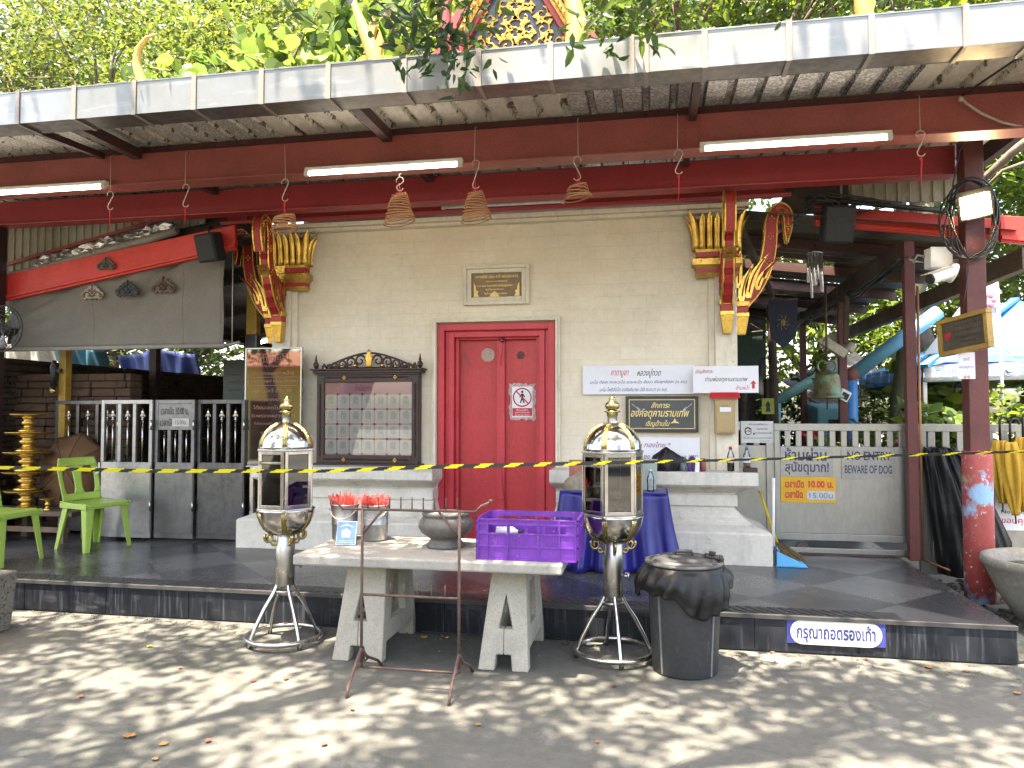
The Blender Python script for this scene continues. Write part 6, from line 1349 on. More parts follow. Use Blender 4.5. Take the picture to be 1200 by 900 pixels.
def pennant(px4, Y, mt, label, emb):
    P_ = [at(x, y, Y) for x, y in px4]; t = T("pennant", label, "pennant", P_[0], "pennants under the tin roof"); m = MB(); mid = (P_[2] + P_[3]) / 2 - Vector((0, 0, .12))
    poly = [P_[0], P_[1], P_[2], mid, P_[3]]; m.prism([(p.x, p.z) for p in poly], (0, Y, 0), (1, 0, 0), (0, 0, 1), (0, .006, 0)); m.build("cloth", mt, t)
    m = MB(); m.tube([P_[0], P_[1]], .012, 6); m.tube([P_[0], (P_[0] + P_[1]) / 2 + Vector((0, 0, .12)), P_[1]], .004, 4); m.build("rod", darkwood, t)
    if emb:
        c = sum(poly, Vector()) / 5 + Vector((0, -.006, .02)); m = MB()
        for k in range(8): a = k * .785; m.tube([c + Vector((.03 * math.cos(a), 0, .04 * math.sin(a))), c + Vector((.07 * math.cos(a + .5), 0, .09 * math.sin(a + .5)))], .006, 4)
        m.ball(c, .03, 8, sc3=(1, .2, 1.3)); m.build("emblem", M("dull gold print", (.18, .13, .05), .6), t)
pennant([(900, 352), (935, 350), (933, 394), (903, 396)], 8.1, M("navy cloth", (.014, .02, .045), .8, 0, .2), "navy pennant with a faint gold emblem hanging under the tin roof", True)
pennant([(862, 392), (894, 388), (892, 420), (864, 424)], 9.0, M("dark green cloth", (.01, .03, .022), .8, 0, .2), "dark green pennant hanging beside the temple's right wall", False)
be = T("hanging_bell", "old green bronze bell hanging beyond the sliding gate", "bell", at(970, 468, 8.5)); c_ = at(969.5, 467, 8.5); bronze = M("verdigris bronze", (.19, .16, .085), .5, .6, .4, 6, 40, .3, 40, patch=(.12, .19, .11), patch_t=.52, patch_s=9)
m = MB(); m.lathe([(.165, 0), (.170, .012), (.155, .035), (.138, .06), (.13, .20), (.12, .235), (.122, .245), (.09, .275), (.06, .285), (.062, .30), (.02, .305)], 32, c_); m.build("bell_body", bronze, be)
m = MB()
for s_ in (-1, 1): m.tube([c_ + Vector((s_ * (.045 + .05 * math.cos(a)), 0, .345 + .06 * math.sin(a))) for a in np.linspace(-2.6, 2.9, 14)], .013, 7)
m.build("suspension_loop", bronze, be)
m = MB(); m.tube([c_ + Vector((0, 0, .36)), c_ + Vector((0, 0, 1.2))], .012, 5); m.tube([c_ + Vector((0, 0, .1)), c_ + Vector((0, 0, -.12))], .010, 5); m.build("hanger", rust, be)
# old camera and box above the bell
oc = T("old_camera", "old cream camera on a bracket high above the bell", "camera", at(978, 412, 8.9)); c_ = at(980, 408, 8.9); m = MB(); m.X = Matrix.Translation(c_) @ Matrix.Rotation(R(35), 4, 'Y'); m.box(-.16, .12, -.06, .06, -.06, .04); m.lathe([(.05, .04), (.05, .14)], 14, (.12, 0, 0)); m.build("housing", M("aged cream plastic", (.45, .41, .33), .5, 0, .3), oc, bevel=.01)
m = MB(); m.bar(c_ + Vector((.1, 0, .05)), c_ + Vector((.12, 0, .6)), .05, .05); m.build("bracket", darkwood, oc)
ps = T("payment_box", "small white box tied to the thin maroon post beside the bell", "box", at(998, 464, 9.2)); c_ = at(989, 463, 9.25); m = MB(); m.X = Matrix.Translation(c_) @ Matrix.Rotation(R(28), 4, 'Y') @ Matrix.Rotation(R(20), 4, 'Z'); m.box(-.06, .06, -.03, .03, -.06, .06, 0); m.box(-.045, .045, -.033, -.0305, -.045, .03, 1); m.build("box", [white, black], ps)
# blue pipe post and pale blue pipe
blue = M("sky blue pipe paint", (.13, .38, .56), .45, 0, .15, 3, 30); 
bp = T("pipe_post", "bright blue pipe post with a slanting arm behind the sliding gate", "pipe post", at(996, 540, 9.8)); Yb = 9.75; a = at(996, 440, Yb); m = MB(); m.tube([(a.x, Yb, .0), (a.x, Yb, a.z - .05)], .085, 14); m.build("upright", M("deep blue pipe paint", (.05, .22, .50), .45, 0, .2), bp)
m = MB(); m.tube([(a.x, Yb, a.z - .06), (a.x, Yb, a.z), at(1003, 436, Yb)], .088, 14); m.build("elbow", M("rust red primer", (.20, .07, .05), .7, 0, .3), bp)
m = MB(); m.tube([at(1002, 437, Yb), at(1062, 393, Yb), at(1100, 365, Yb)], .085, 14); m.build("arm", blue, bp)
b2 = T("pipe_brace", "pale blue slanting pipe behind the bell", "pipe", at(940, 455, 10.6)); m = MB(); m.tube([at(910, 470, 10.6), at(948, 448, 10.6), at(982, 432, 10.6)], .065, 12); m.tube([at(910, 470, 10.6), at(909, 510, 10.6), (at(909, 510, 10.6).x, 10.6, 0)], .06, 12); m.build("pipe", M("aqua pipe paint", (.18, .42, .46), .5, 0, .25), b2)
# dark hall interior on the right
hr = T("side_hall", "dim hall interior beyond the temple's right wall with hanging cloths", "hall", (1.2, 12, 0)); m = MB(); m.box(.74, 1.9, 13.3, 13.4, 0, 3.3); m.box(1.35, 1.45, 11.2, 13.3, 0, 2.3); m.build("back_wall", M("plaster darkened for gloom", (.06, .055, .05)), hr)  # these walls use the same darkened colour in place of deep shade
rr = random.Random(31)
for k in range(4):
    x = 1.05 + .16 * k; y = 10.2 + .7 * (k % 3); m = MB(); m.tube([(x, y, 0), (x + .02, y, 1.4), (x, y, 2.9)], .035 + .02 * (k % 2), 8); m.build("post", darkwood, hr)
a = at(900, 476, 10); sgn = T("small_sign", "small yellow green sign with a black figure in the dim hall", "sign", a); m = MB(); m.box(a.x - .075, a.x + .075, 10, 10.01, a.z - .10, a.z + .10); m.build("plate", M("yellow green plate", (.36, .40, .05), .5), sgn); m = MB(); m.prism([(-.03, -.07), (.03, -.07), (.02, -.01), (.03, .02), (0, .07), (-.03, .02), (-.02, -.01)], (a.x, 9.998, a.z), (1, 0, 0), (0, 0, 1), (0, -.003, 0)); m.build("figure", black, sgn)
# cabinet shapes and cloth bundle
for px, py, w_, h_, Y, c, nm, lb, ct in ((905, 452, 14, 12, 11, (.05, .045, .04), "storage_crate", "dark crate stacked in the dim hall beside the small yellow sign", "crate"),):
    a = at(px, py, Y); t = T(nm, lb, ct, a); m = MB(); s_ = .0125; m.box(a.x - w_ * s_ / 2, a.x + w_ * s_ / 2, Y, Y + .2, a.z - 1.2, a.z + h_ * s_ / 2); m.box(a.x - w_ * s_ / 2 - .01, a.x + w_ * s_ / 2 + .01, Y - .01, Y + .21, a.z + h_ * s_ / 2 + .0005, a.z + h_ * s_ / 2 + .02); m.build("crate", M("dark crate", c, .7, 0, .3), t, bevel=.01)
# grey sheet roof, aqua stall, beyond
tr = T("sheet_roof", "sagging grey sheet roof beyond the bell and the blue pipe", "roof", at(1000, 450, 12.5)); P_ = [at(915, 446, 13), at(1002, 412, 13.4), at(1062, 462, 11.9), at(960, 476, 11.6)]
m = MB(); m.grid(lambda u_, v_: P_[0].lerp(P_[1], u_).lerp(P_[3].lerp(P_[2], u_), v_) + Vector((0, 0, -.08 * math.sin(math.pi * u_) * math.sin(math.pi * v_) + .012 * math.sin(60 * u_))), 60, 10); m.build("sheet", M("grey roof sheet", (.20, .20, .185), .6, .2, .3, 2, 20), tr, solid=.01)
m = MB(); m.tube([P_[3], (P_[3].x, P_[3].y, 0)], .04, 8); m.tube([P_[2], (P_[2].x, P_[2].y, 0)], .04, 8); m.build("post", darkwood, tr)
st = T("market_stall", "aqua cloth covered stall beyond the sliding gate", "stall", at(975, 500, 11)); a, b = at(958, 478, 11), at(1000, 545, 11); m = MB(); m.hexa([(a.x, 11, 0), (b.x, 11, 0), (b.x, 12, 0), (a.x, 12, 0)], [(a.x, 11, a.z), (b.x, 11, a.z), (b.x, 12, a.z + .1), (a.x, 12, a.z + .1)]); m.build("cloth", M("aqua cloth", (.16, .42, .48), .6, 0, .25, 3, 20, .4, 12), st, bevel=.04)
m = MB(); m.box(a.x + .14, b.x - .13, 10.985, 10.998, .4, a.z - .16); m.build("opening", black, st)  # flat black slab painted as the shade inside the stall
# blue pop-up tent
tblue = M("tent blue cloth", (.02, .16, .42), .6, 0, .12, 3, 20, .2, 20); tdeep = M("tent deep blue cloth", (.05, .12, .42), .6, 0, .15); tgrey = M("tent white valance", (.52, .53, .54), .6, 0, .15, 5, 25, .4, 12)
tn = T("market_tent", "blue pop-up tent with a white lettered valance beyond the right post", "tent", (4.6, 10.5, 0)); Yt = 9.6; L0 = at(1082, 428, Yt); zc = L0.z; X0, X1, Y0, Y1 = L0.x, L0.x + 3.0, Yt, Yt + 2.8; zv = at(1140, 446, Yt).z - at(1140, 426, Yt).z
pk = Vector(((X0 + X1) / 2 + .1, (Y0 + Y1) / 2, zc + .95)); cor = [Vector((X0, Y0, zc)), Vector((X1, Y0, zc + .06)), Vector((X1, Y1, zc)), Vector((X0, Y1, zc))]
for k in range(4):
    m = MB(); a, b = cor[k], cor[(k + 1) % 4]; m.grid(lambda u_, v_: a.lerp(b, u_).lerp(pk, v_ * .97) - Vector((0, 0, .10 * math.sin(math.pi * v_))), 8, 8); m.build("roof_panel", tblue, tn, solid=.006)
    m = MB(); m.grid(lambda u_, v_: a.lerp(b, u_) + Vector((.012 * math.sin(40 * u_), .012 * math.sin(37 * u_), zv * v_ - .0)), 40, 3); m.build("valance", tgrey if k == 0 else tblue, tn, solid=.005)
    m = MB(); m.bar((a.x + .02, a.y + .03, 0), (a.x + .02, a.y + .03, zc - .02), .04, .04); m.build("leg", M("tent steel", (.35, .36, .37), .4, .8), tn)
m = MB(); m.bar(cor[0] + Vector((0, -.02, -.01)), pk + Vector((0, -.02, 0)), .10, .04); m.build("roof_rib", M("tent rib cloth", (.05, .25, .52), .6), tn)
m = MB(); m.quad(cor[0] + Vector((.12, -.012, .03)), cor[0] + Vector((1.0, -.012, .03)), cor[0] + Vector((.9, .02, .13)), cor[0] + Vector((.28, .05, .17))); m.build("deep_blue_flash", tdeep, tn, solid=.004)
m = MB(); vz = zc + zv * .48; x = at(1096, 436, Yt).x
put_text(m, "กรุงเทพประกันภัย", x + .33, vz + .02, Yt - .03, .74, .13, bold=.02); put_text(m, "www.bangkokinsurance.com", x + .33, vz - .075, Yt - .03, .70, .035)
xc = at(1181, 432, Yt).x; m.tube([(xc + .06 * math.cos(a), Yt - .025, vz + .02 + .06 * math.sin(a)) for a in np.linspace(0, 6.283, 25)[:-1]], .005, 5, True); m.tube([(xc - .025, Yt - .027, vz + .045), (xc - .01, Yt - .027, vz + .01), (xc + .025, Yt - .027, vz - .005)], .011, 6)
put_text(m, "02-285 8888", xc + .52, vz + .02, Yt - .03, .80, .10, bold=.03); m.build("lettering", M("steel blue lettering", (.12, .22, .34), .6), tn)
m = MB(); n_ = ((cor[1] - cor[0]).cross(pk - cor[0])).normalized(); uu = (cor[1] - cor[0]).normalized(); vv = ((pk - cor[0]) - uu * (pk - cor[0]).dot(uu)).normalized(); nn = uu.cross(vv)
o_ = at(1190, 402, Yt + .28); o_ = Vector((o_.x + .12, Yt + .20, zc + .17))
put_text(m, "กรุงเทพ", 0, 0, 0, .52, .13, u=uu, v=vv, o=o_ + vv * .10 + nn * .02, bold=.03); put_text(m, "ประกันภัย", 0, 0, 0, .60, .12, u=uu, v=vv, o=o_ - vv * .06 + nn * .02, bold=.02); m.build("lettering", M("tent white lettering", (.75, .8, .85), .6), tn)
fl = T("feather_flag", "pale blue and white feather flag behind the right post", "flag", at(1150, 360, 8.9)); P_ = [at(1082, 416, 8.9), at(1128, 356, 8.9), at(1158, 325, 8.9), at(1166, 330, 8.9), at(1172, 402, 8.9)]; m = MB()
m.prism([(p.x, p.z) for p in P_], (0, 8.9, 0), (1, 0, 0), (0, 0, 1), (0, .01, 0)); m.build("cloth", M("pale flag cloth", (.36, .43, .52), .6, 0, .1, 4, 20), fl); m = MB(); m.tube([at(1168, 330, 8.88), at(1173, 405, 8.88), (at(1173, 405, 8.88).x, 8.88, 0)], .016, 7); m.build("pole", white, fl)
m = MB(); c_ = at(1158, 352, 8.88); 
for k in range(6): a = k * 1.047; m.ball(c_ + Vector((.055 * math.cos(a), -.003, .055 * math.sin(a))), .03, 8, sc3=(1, .15, 1))
m.build("flower_mark", M("pink print", (.65, .15, .28), .6), fl)

# what hangs on the right post
fs = T("framed_notice", "brown notice in a yellow wooden frame hung beside the right post", "notice", at(1130, 390, 6.2)); A_, B_ = at(1101, 397.5, 6.50), at(1160, 383.5, 6.02); u = (B_ - A_); u.z = 0; Lf = u.length; u.normalize(); u2 = (u + Vector((0, 0, (B_.z - A_.z) / Lf))).normalized(); v = Vector((0, 0, 1)); v = (v - u2 * v.dot(u2)).normalized(); nrm = u2.cross(v)
X = Matrix((u2, v, nrm)).transposed().to_4x4(); X.translation = (A_ + B_) / 2; hw, hh = Lf / 2, .145
m = MB(); m.X = X; m.box(-hw + .02, hw - .02, -hh + .02, hh - .02, -.02, .0); m.build("panel", M("brown notice panel", (.10, .085, .065), .45, 0, .3, 8, 50), fs)
m = MB(); m.X = X
for a in ((-hw, hw, hh - .035, hh), (-hw, hw, -hh, -hh + .035), (-hw, -hw + .035, -hh + .0352, hh - .0352), (hw - .035, hw, -hh + .0352, hh - .0352)): m.box(a[0], a[1], a[2], a[3], -.03, .022)
m.build("frame", M("yellow wood frame", (.46, .28, .06), .5, 0, .25, 4, 40), fs, bevel=.004)
m = MB()
for k, s_ in enumerate(("หลวงปู่ทวด วัดช้างให้", "โปรดวางดอกไม้ ธูป เทียน", "ที่จัดเตรียมไว้ให้ด้านนอก", "ขอบคุณ")): put_text(m, s_, 0, 0, 0, Lf * (.6, .62, .5, .25)[k], .026, u=u2, v=v, o=X.translation + v * (.07 - .045 * k) + u2 * .05 + nrm * .0015)
m.build("lettering", M("dim brown lettering", (.045, .03, .025), .5), fs)
m = MB(); o_ = X.translation - u2 * (hw * .62) + nrm * .002; m.prism([(0, -.035), (.035, .005), (.03, .03), (.012, .035), (0, .022), (-.012, .035), (-.03, .03), (-.035, .005)], o_, u2, v, nrm * .003); m.build("red_heart", inkred, fs)
pp = T("paper_notice", "white paper slip with blue handwriting taped to the right post", "paper", at(1132, 428, 6.31)); a0, a1 = at(1122, 413, 6.318), at(1143, 444, 6.318)
m = MB(); m.box(a0.x, a1.x, 6.316, 6.3195, a1.z, a0.z); m.build("sheet", paperwhite, pp); m = MB(); cx = (a0.x + a1.x) / 2; put_text(m, "ดอกไม้", cx, a0.z - .05, 6.3145, .045, .028, slant=.2); put_text(m, "หลวงปู่ทวด", cx, a0.z - .115, 6.3145, .10, .035, slant=.2); m.build("lettering", M("violet ink", (.14, .12, .38), .6), pp); m = MB(); put_text(m, "ฟรี ฟรี", cx, a0.z - .19, 6.3145, .045, .025, bold=.03); m.build("lettering", M("orange ink", (.65, .18, .06), .6), pp)
fl_ = T("floodlight", "lit floodlight with a coil of black cable on the right maroon post", "floodlight", at(1143, 240, 6.24)); c_ = at(1143, 241, 6.20)
Xf = Matrix.Translation(c_) @ Matrix.Rotation(R(-16), 4, 'Y') @ Matrix.Rotation(R(24), 4, 'X') @ Matrix.Rotation(R(-18), 4, 'Z')
m = MB(); m.X = Xf; m.hexa([(-.11, 0, -.09), (.11, 0, -.09), (.08, .07, -.07), (-.08, .07, -.07)], [(-.11, 0, .12), (.11, 0, .12), (.08, .07, .10), (-.08, .07, .10)]); m.box(-.115, .115, -.02, -.0005, .0905, .13); m.box(-.115, -.1, -.02, -.0005, -.095, .09); m.box(.1, .115, -.02, -.0005, -.095, .09); m.box(-.0995, .0995, -.02, -.0005, -.095, -.083)
for k in range(7): m.box(-.07 + .022 * k, -.064 + .022 * k, .071, .10, -.06, .09)
m.build("housing", M("floodlight alloy", (.05, .05, .052), .5, .5), fl_)
m = MB(); m.X = Xf; m.box(-.099, .099, -.012, -.004, -.082, .09); m.build("lit_glass", M("lit floodlight glass", (1, 1, 1), .3, emit=(1, .74, .36), es=.42), fl_)
ll = bpy.data.lights.new("floodlight_beam", "AREA"); ll.energy = 3; ll.color = (1, .78, .45); ll.size = .15; lo = bpy.data.objects.new("floodlight_beam", ll); C.objects.link(lo); lo.matrix_world = Xf @ Matrix.Translation((0, -.03, 0)) @ Matrix.Rotation(R(90), 4, "X"); lo.parent = fl_; lo.matrix_parent_inverse = Matrix.Translation(-Vector(fl_.location))
m = MB(); m.X = Xf; m.tube([(-.12, .03, 0), (-.13, .10, .0), (-.13, .16, .05), (.13, .16, .05), (.13, .10, 0), (.12, .03, 0)], .008, 6); m.build("yoke", black, fl_)
m = MB(); cc = at(1138, 257, 6.26); rr = random.Random(6)
for k in range(6):
    rx, rz = .165 + .012 * k * rr.random(), .30 + .015 * rr.uniform(-1, 1); m.tube([cc + Vector((rx * math.cos(a) + .03 * math.sin(2 * a + k), .012 * k - .03 + .02 * math.sin(3 * a + k), rz * math.sin(a))) for a in np.linspace(0, 6.283, 33)[:-1]], .0065, 6, True)
m.tube([at(1166, 116, 5.42), at(1125, 175, 6.3), at(1117, 215, 6.30), at(1113, 260, 6.29), at(1110, 282, 6.29)], .006, 5); m.tube([at(1130, 290, 6.28), at(1135, 315, 6.27), at(1131, 345, 6.27), at(1128, 360, 6.28)], .005, 5)
m.build("cable_coil", cable, fl_)
cc_ = T("cctv_camera", "white bullet security camera on a round wall mount on the right post", "camera", at(1112, 322, 6.25)); c_ = at(1122, 320, 6.30); d_ = (at(1086, 329, 6.05) - at(1112, 320, 6.15)).normalized()
m = MB(); m.X = Matrix.Translation(c_ + Vector((-.03, -.0, 0))) @ Matrix.Rotation(R(-70), 4, 'Y'); m.lathe([(.075, -.01), (.078, 0), (.072, .035), (.06, .045)], 24); m.build("mount", white, cc_)
m = MB(); p0 = c_ + Vector((-.07, -.02, 0)); p1 = at(1112, 322, 6.15); m.tube([p0, p0.lerp(p1, .5) + Vector((0, 0, .005)), p1], .018, 8); m.build("arm", white, cc_)
m = MB(); p1 = at(1113, 319, 6.15); p2 = p1 + d_ * .20; m.tube([p1 - d_ * .02, p1, p2 - d_ * .01, p2], [.03, .045, .045, .044], 18, mi=0); m.tube([p2 + d_ * .0005, p2 + d_ * .012], [.043, .035], 18, mi=1); m.bar(p1 + Vector((0, 0, .046)), p2 + d_ * .05 + Vector((0, 0, .046)), .085, .006, mi=2); m.build("body", [white, black, M("sun shield", (.62, .52, .36), .5)], cc_)
jb = T("junction_box", "white plastic junction box beside the security camera", "junction box", at(1099, 303, 6.5)); c_ = at(1099, 303, 6.5); m = MB(); m.X = Matrix.Translation(c_) @ Matrix.Rotation(R(12), 4, 'Z'); m.box(-.085, .085, -.04, .05, -.08, .08); m.box(-.089, .089, -.055, -.0405, -.084, .084); m.build("box", white, jb, bevel=.006); m = MB(); m.tube([c_ + Vector((-.08, .02, .02)), c_ + Vector((-.14, .03, .04)), c_ + Vector((-.17, .03, -.02)), c_ + Vector((-.10, .03, -.03)), c_ + Vector((-.2, .05, .01))], .011, 6); m.bar(c_ + Vector((.05, .04, -.02)), c_ + Vector((.30, .04, -.02)), .03, .03); m.build("cable", M("pale cable", (.35, .32, .28), .6), jb)
rp = T("tie_rope", "pale rope tied round the maroon beam at the top right", "rope", at(1128, 117, 5.38)); m = MB(); m.tube([at(1126, 114, 5.36), at(1132, 121, 5.36), at(1150, 133, 5.37), at(1175, 144, 5.38), at(1230, 156, 5.4)], .009, 6); m.ball(at(1126, 116, 5.36), .018, 8); m.tube([at(1128, 112, 5.36), at(1160, 90, 5.1), at(1205, 60, 4.7), at(1230, 45, 4.5)], .008, 6, mi=1); m.build("rope", [M("pale rope", (.45, .38, .30), .9, 0, .3), cable], rp)

# black sheet over a heap by the second gate, umbrellas, basin, broom
bs = T("covered_heap", "tall heap under a draped black plastic sheet before the right-hand gate", "tarpaulin", at(1135, 672, 6.95)); rowsz = [(527, 1089, 1126), (536, 1087, 1138), (560, 1091, 1152), (600, 1095, 1174), (635, 1100, 1192), (655, 1103, 1193), (675, 1106, 1190)]
LX = [[at(r[1], r[0], 6.92).x for r in rowsz], [at(r[2], r[0], 6.92).x for r in rowsz], [at(r[1], r[0], 6.92).z for r in rowsz]]
zb_ = .02
def heap(a, b):
    f = b * (len(rowsz) - 1); i = min(len(rowsz) - 2, int(f)); t_ = f - i; l = LX[0][i] * (1 - t_) + LX[0][i + 1] * t_; r = LX[1][i] * (1 - t_) + LX[1][i + 1] * t_; z = max(zb_, LX[2][i] * (1 - t_) + LX[2][i + 1] * t_)
    th = math.pi * a; d = (.10 + .12 * min(1, b * 2)); c = (l + r) / 2; w_ = (r - l) / 2
    fold = .018 * math.sin(19 * a + 2.5 * b) + .014 * math.sin(37 * a - 4 * b + 1) + .02 * math.sin(8 * b + 5 * a) + .008 * math.sin(71 * a + 9 * b)
    return (c - w_ * math.cos(th), 7.05 - d * math.sin(th) - fold * math.sin(th) * 1.2, z + .012 * math.sin(23 * a) * (1 if b < .1 else .2))
m = MB(); m.grid(heap, 90, 60); m.grid(lambda a, b: Vector(heap(a, 0)).lerp(Vector((heap(a, 0)[0], 7.06, heap(a, 0)[2] + .01)), b), 40, 3); m.build("sheet", M("black plastic sheet", (.006, .007, .008), .42, 0, .2, 5, 30, .35, 22, spec=.35), bs, solid=.003)
yc = M("mustard umbrella cloth", (.46, .27, .02), .7, 0, .2, 6, 40, .2, 40)
def umbrella(px, ytop, ybot, Y, label, seed, lean=0):
    t = T("furled_umbrella", label, "umbrella", at(px, ytop, Y), "mustard umbrellas hanging on the gate"); a, b = at(px, ytop, Y), at(px + lean, ybot, Y); d = b - a; rr = random.Random(seed); f0 = rr.uniform(0, 6)
    zh = a.z + .16
    m = MB(); m.tube([(a.x, Y, a.z), (a.x, Y, zh - .02)] + [(a.x + .035 + .035 * math.cos(q), Y + .0, zh + .035 * math.sin(q)) for q in np.linspace(math.pi, -.4, 8)], .010, 7); m.build("handle", black, t)
    def fn(u_, v_):
        th = u_ * 6.283; r = (.022 + .060 * math.sin(math.pi * min(1, v_ * .95 + .08)) ** .8 * (1 - .35 * v_)) * (1 + .22 * math.sin(4 * th + f0 + 2 * v_) + .14 * math.sin(7 * th - 3 * v_)); return a.lerp(b, v_) + Vector((r * math.cos(th), r * .8 * math.sin(th), .0))
    m = MB(); m.grid(fn, 48, 18); m.build("canopy", yc, t, solid=.002)
    m = MB(); m.tube([b, b + d.normalized() * .07], .006, 6); m.build("ferrule", black, t)
umbrella(1172, 516, 590, 7.0, "furled mustard umbrella nearest the black plastic sheet", 1, 3); umbrella(1184, 518, 604, 6.96, "furled mustard umbrella in the middle of the hanging three", 2, 6); umbrella(1199, 512, 600, 6.98, "furled mustard umbrella cut by the right edge", 3, 2)
board("gate_poster", "white poster with red and dark lines behind the mustard umbrellas", "poster", (1166, 556, 1236, 622), 7.10, paperwhite, [("Please", .35, .14, .5, .10, inkred, .02, 0), ("กรุณาอย่า", .35, .32, .5, .12, inkred, .01, 0), ("จับรูปปั้น", .4, .50, .6, .12, M("plum marker ink", (.28, .05, .16)), .01, 0), ("No smoking", .4, .68, .6, .08, inkdark, .01, 0), ("ขอบคุณ", .35, .85, .5, .12, inkred, .01, 0)])
ba = T("concrete_basin", "large weathered concrete basin standing at the right edge of the yard", "basin", (2.80, 5.90, 0)); bc = (2.79, 5.92, 0); basin = M("weathered cast basin", (.30, .28, .235), .85, 0, .3, 4, 30, .5, 40, col2=(.15, .14, .11))
m = MB(); m.lathe([(.22, .01), (.25, .03), (.27, .06), (.36, .20), (.425, .34), (.455, .41), (.475, .425), (.48, .45), (.47, .475), (.44, .48), (.41, .47), (.39, .42), (.33, .28), (.22, .18), (.01, .17)], 56, bc); m.build("bowl", basin, ba)
m = MB(); m.lathe([(.37, .395), (.01, .396)], 40, bc); m.build("water", M("murky water", (.10, .075, .03), .08, 0, .3, 3, 20, .05, 8), ba)
br = T("broom", "yellow handled broom leaning between the plinth and the steel panel", "broom", at(912, 640, 6.75)); a, b = at(890, 575, 6.95), at(911, 636, 6.72); m = MB(); m.tube([a, b], .011, 8); m.tube([a.lerp(b, .55), a.lerp(b, .75), a.lerp(b, .82)], [.013, .015, .013], 8); m.build("handle", M("yellow broom handle", (.60, .46, .03), .45), br)
m = MB(); c_ = at(925, 655, 6.62); u = (c_ - b)
for k in range(110):
    rr_ = random.Random(k); e = Vector((rr_.uniform(-.10, .13), rr_.uniform(-.04, .04), rr_.uniform(-.03, .01))); p2 = b + u * rr_.uniform(.8, 1.25) + e; p2.z = max(PZ + .01, p2.z); m.tube([b + Vector((rr_.uniform(-.02, .02), rr_.uniform(-.015, .015), 0)), b.lerp(p2, .5) + e * .15, p2], .0028, 4)
m.build("bristle_head", M("straw bristle", (.20, .13, .06), .9, 0, .3), br)
dp = T("dustpan", "sky blue plastic dustpan lying open at the foot of the broom", "dustpan", at(925, 660, 6.62)); a, b, c, d = at(909, 640, 6.72), at(909, 659, 6.56), at(947, 662, 6.52), at(944, 655, 6.72); skyb = M("sky blue plastic", (.08, .42, .75), .4, 0, .1)
m = MB(); m.hexa([(a.x, 6.80, PZ + .002), (b.x, 6.55, PZ + .002), (c.x, 6.52, PZ + .002), (d.x, 6.78, PZ + .002)], [(a.x, 6.80, PZ + .009), (b.x, 6.55, PZ + .009), (c.x, 6.52, PZ + .006), (d.x, 6.78, PZ + .009)]); m.hexa([(a.x, 6.80, PZ + .0095), (a.x, 6.55, PZ + .0095), (a.x + .008, 6.55, PZ + .0095), (a.x + .008, 6.80, PZ + .0095)], [(a.x, 6.80, PZ + .16), (a.x, 6.58, PZ + .13), (a.x + .008, 6.58, PZ + .13), (a.x + .008, 6.80, PZ + .16)])
m.hexa([(b.x + .0085, 6.549, PZ + .0095), (c.x, 6.519, PZ + .0095), (c.x, 6.527, PZ + .0095), (b.x + .0085, 6.557, PZ + .0095)], [(b.x + .0085, 6.56, PZ + .125), (c.x - .02, 6.525, PZ + .03), (c.x - .02, 6.533, PZ + .03), (b.x + .0085, 6.568, PZ + .125)]); m.build("pan", skyb, dp, bevel=.002)
m = MB(); m.tube([at(906.5, 640, 6.62), at(906.5, 560, 6.66)], .013, 10); m.build("handle", white, dp)
# iron clutter and stones beside the podium
# ------------------------------------------------------------------ foliage
def leaves_mesh(pts, nrm_up, size, rs, aspect=.5, droop=.3, fold=.18, hexleaf=False):
    """many small leaf blades; pts (N,3) float array"""
    N = len(pts); rng = np.random.default_rng(rs)
    d = rng.normal(size=(N, 3)); d[:, 2] = d[:, 2] * .5 - droop; d /= np.linalg.norm(d, axis=1)[:, None]
    n = rng.normal(size=(N, 3)) * .55; n[:, 2] += nrm_up; n -= d * (n * d).sum(1)[:, None]; n /= np.linalg.norm(n, axis=1)[:, None]
    s = np.cross(n, d); L = size * rng.uniform(.6, 1.25, N)[:, None]; W = L * aspect
    if hexleaf: prof = [(0, 0, 0), (.18, -.42, .1), (.5, -.5, .14), (.82, -.22, .05), (1, 0, -.12), (.82, .22, .05), (.5, .5, .14), (.18, .42, .1)]
    else: prof = [(0, 0, 0), (.3, -.44, .3), (.68, -.34, .22), (1, 0, -.25), (.68, .34, .22), (.3, .44, .3)]
    K = len(prof); V = np.empty((N, K, 3))
    for k, (t, w_, h) in enumerate(prof): V[:, k] = pts + d * L * t + s * W * w_ + n * L * h * fold
    V = V.reshape(-1, 3); base = (np.arange(N) * K)[:, None]
    if K == 8: q = [(0, 1, 2, 6), (0, 6, 7, 0), (2, 3, 4, 6)]; F = np.concatenate([base + np.array([0, 1, 2, 3, 4])[None], ], 0), np.concatenate([base + np.array([0, 4, 5, 6, 7])[None]], 0)
    else: F = base + np.array([0, 1, 2, 3])[None], base + np.array([0, 3, 4, 5])[None]
    return V, np.concatenate(F, 0)
def add_leaves(name, V, F, mat, parent, rootloc):
    me = bpy.data.meshes.new(name); V = V - np.array(rootloc)[None]; n, k = F.shape
    me.vertices.add(len(V)); me.vertices.foreach_set("co", V.astype(np.float32).ravel()); me.loops.add(n * k); me.loops.foreach_set("vertex_index", F.astype(np.int32).ravel())
    me.polygons.add(n); me.polygons.foreach_set("loop_start", (np.arange(n) * k).astype(np.int32)); me.polygons.foreach_set("loop_total", np.full(n, k, np.int32)); me.materials.append(mat); me.update(calc_edges=True)
    o = bpy.data.objects.new(name, me); C.objects.link(o); o.parent = parent; return o
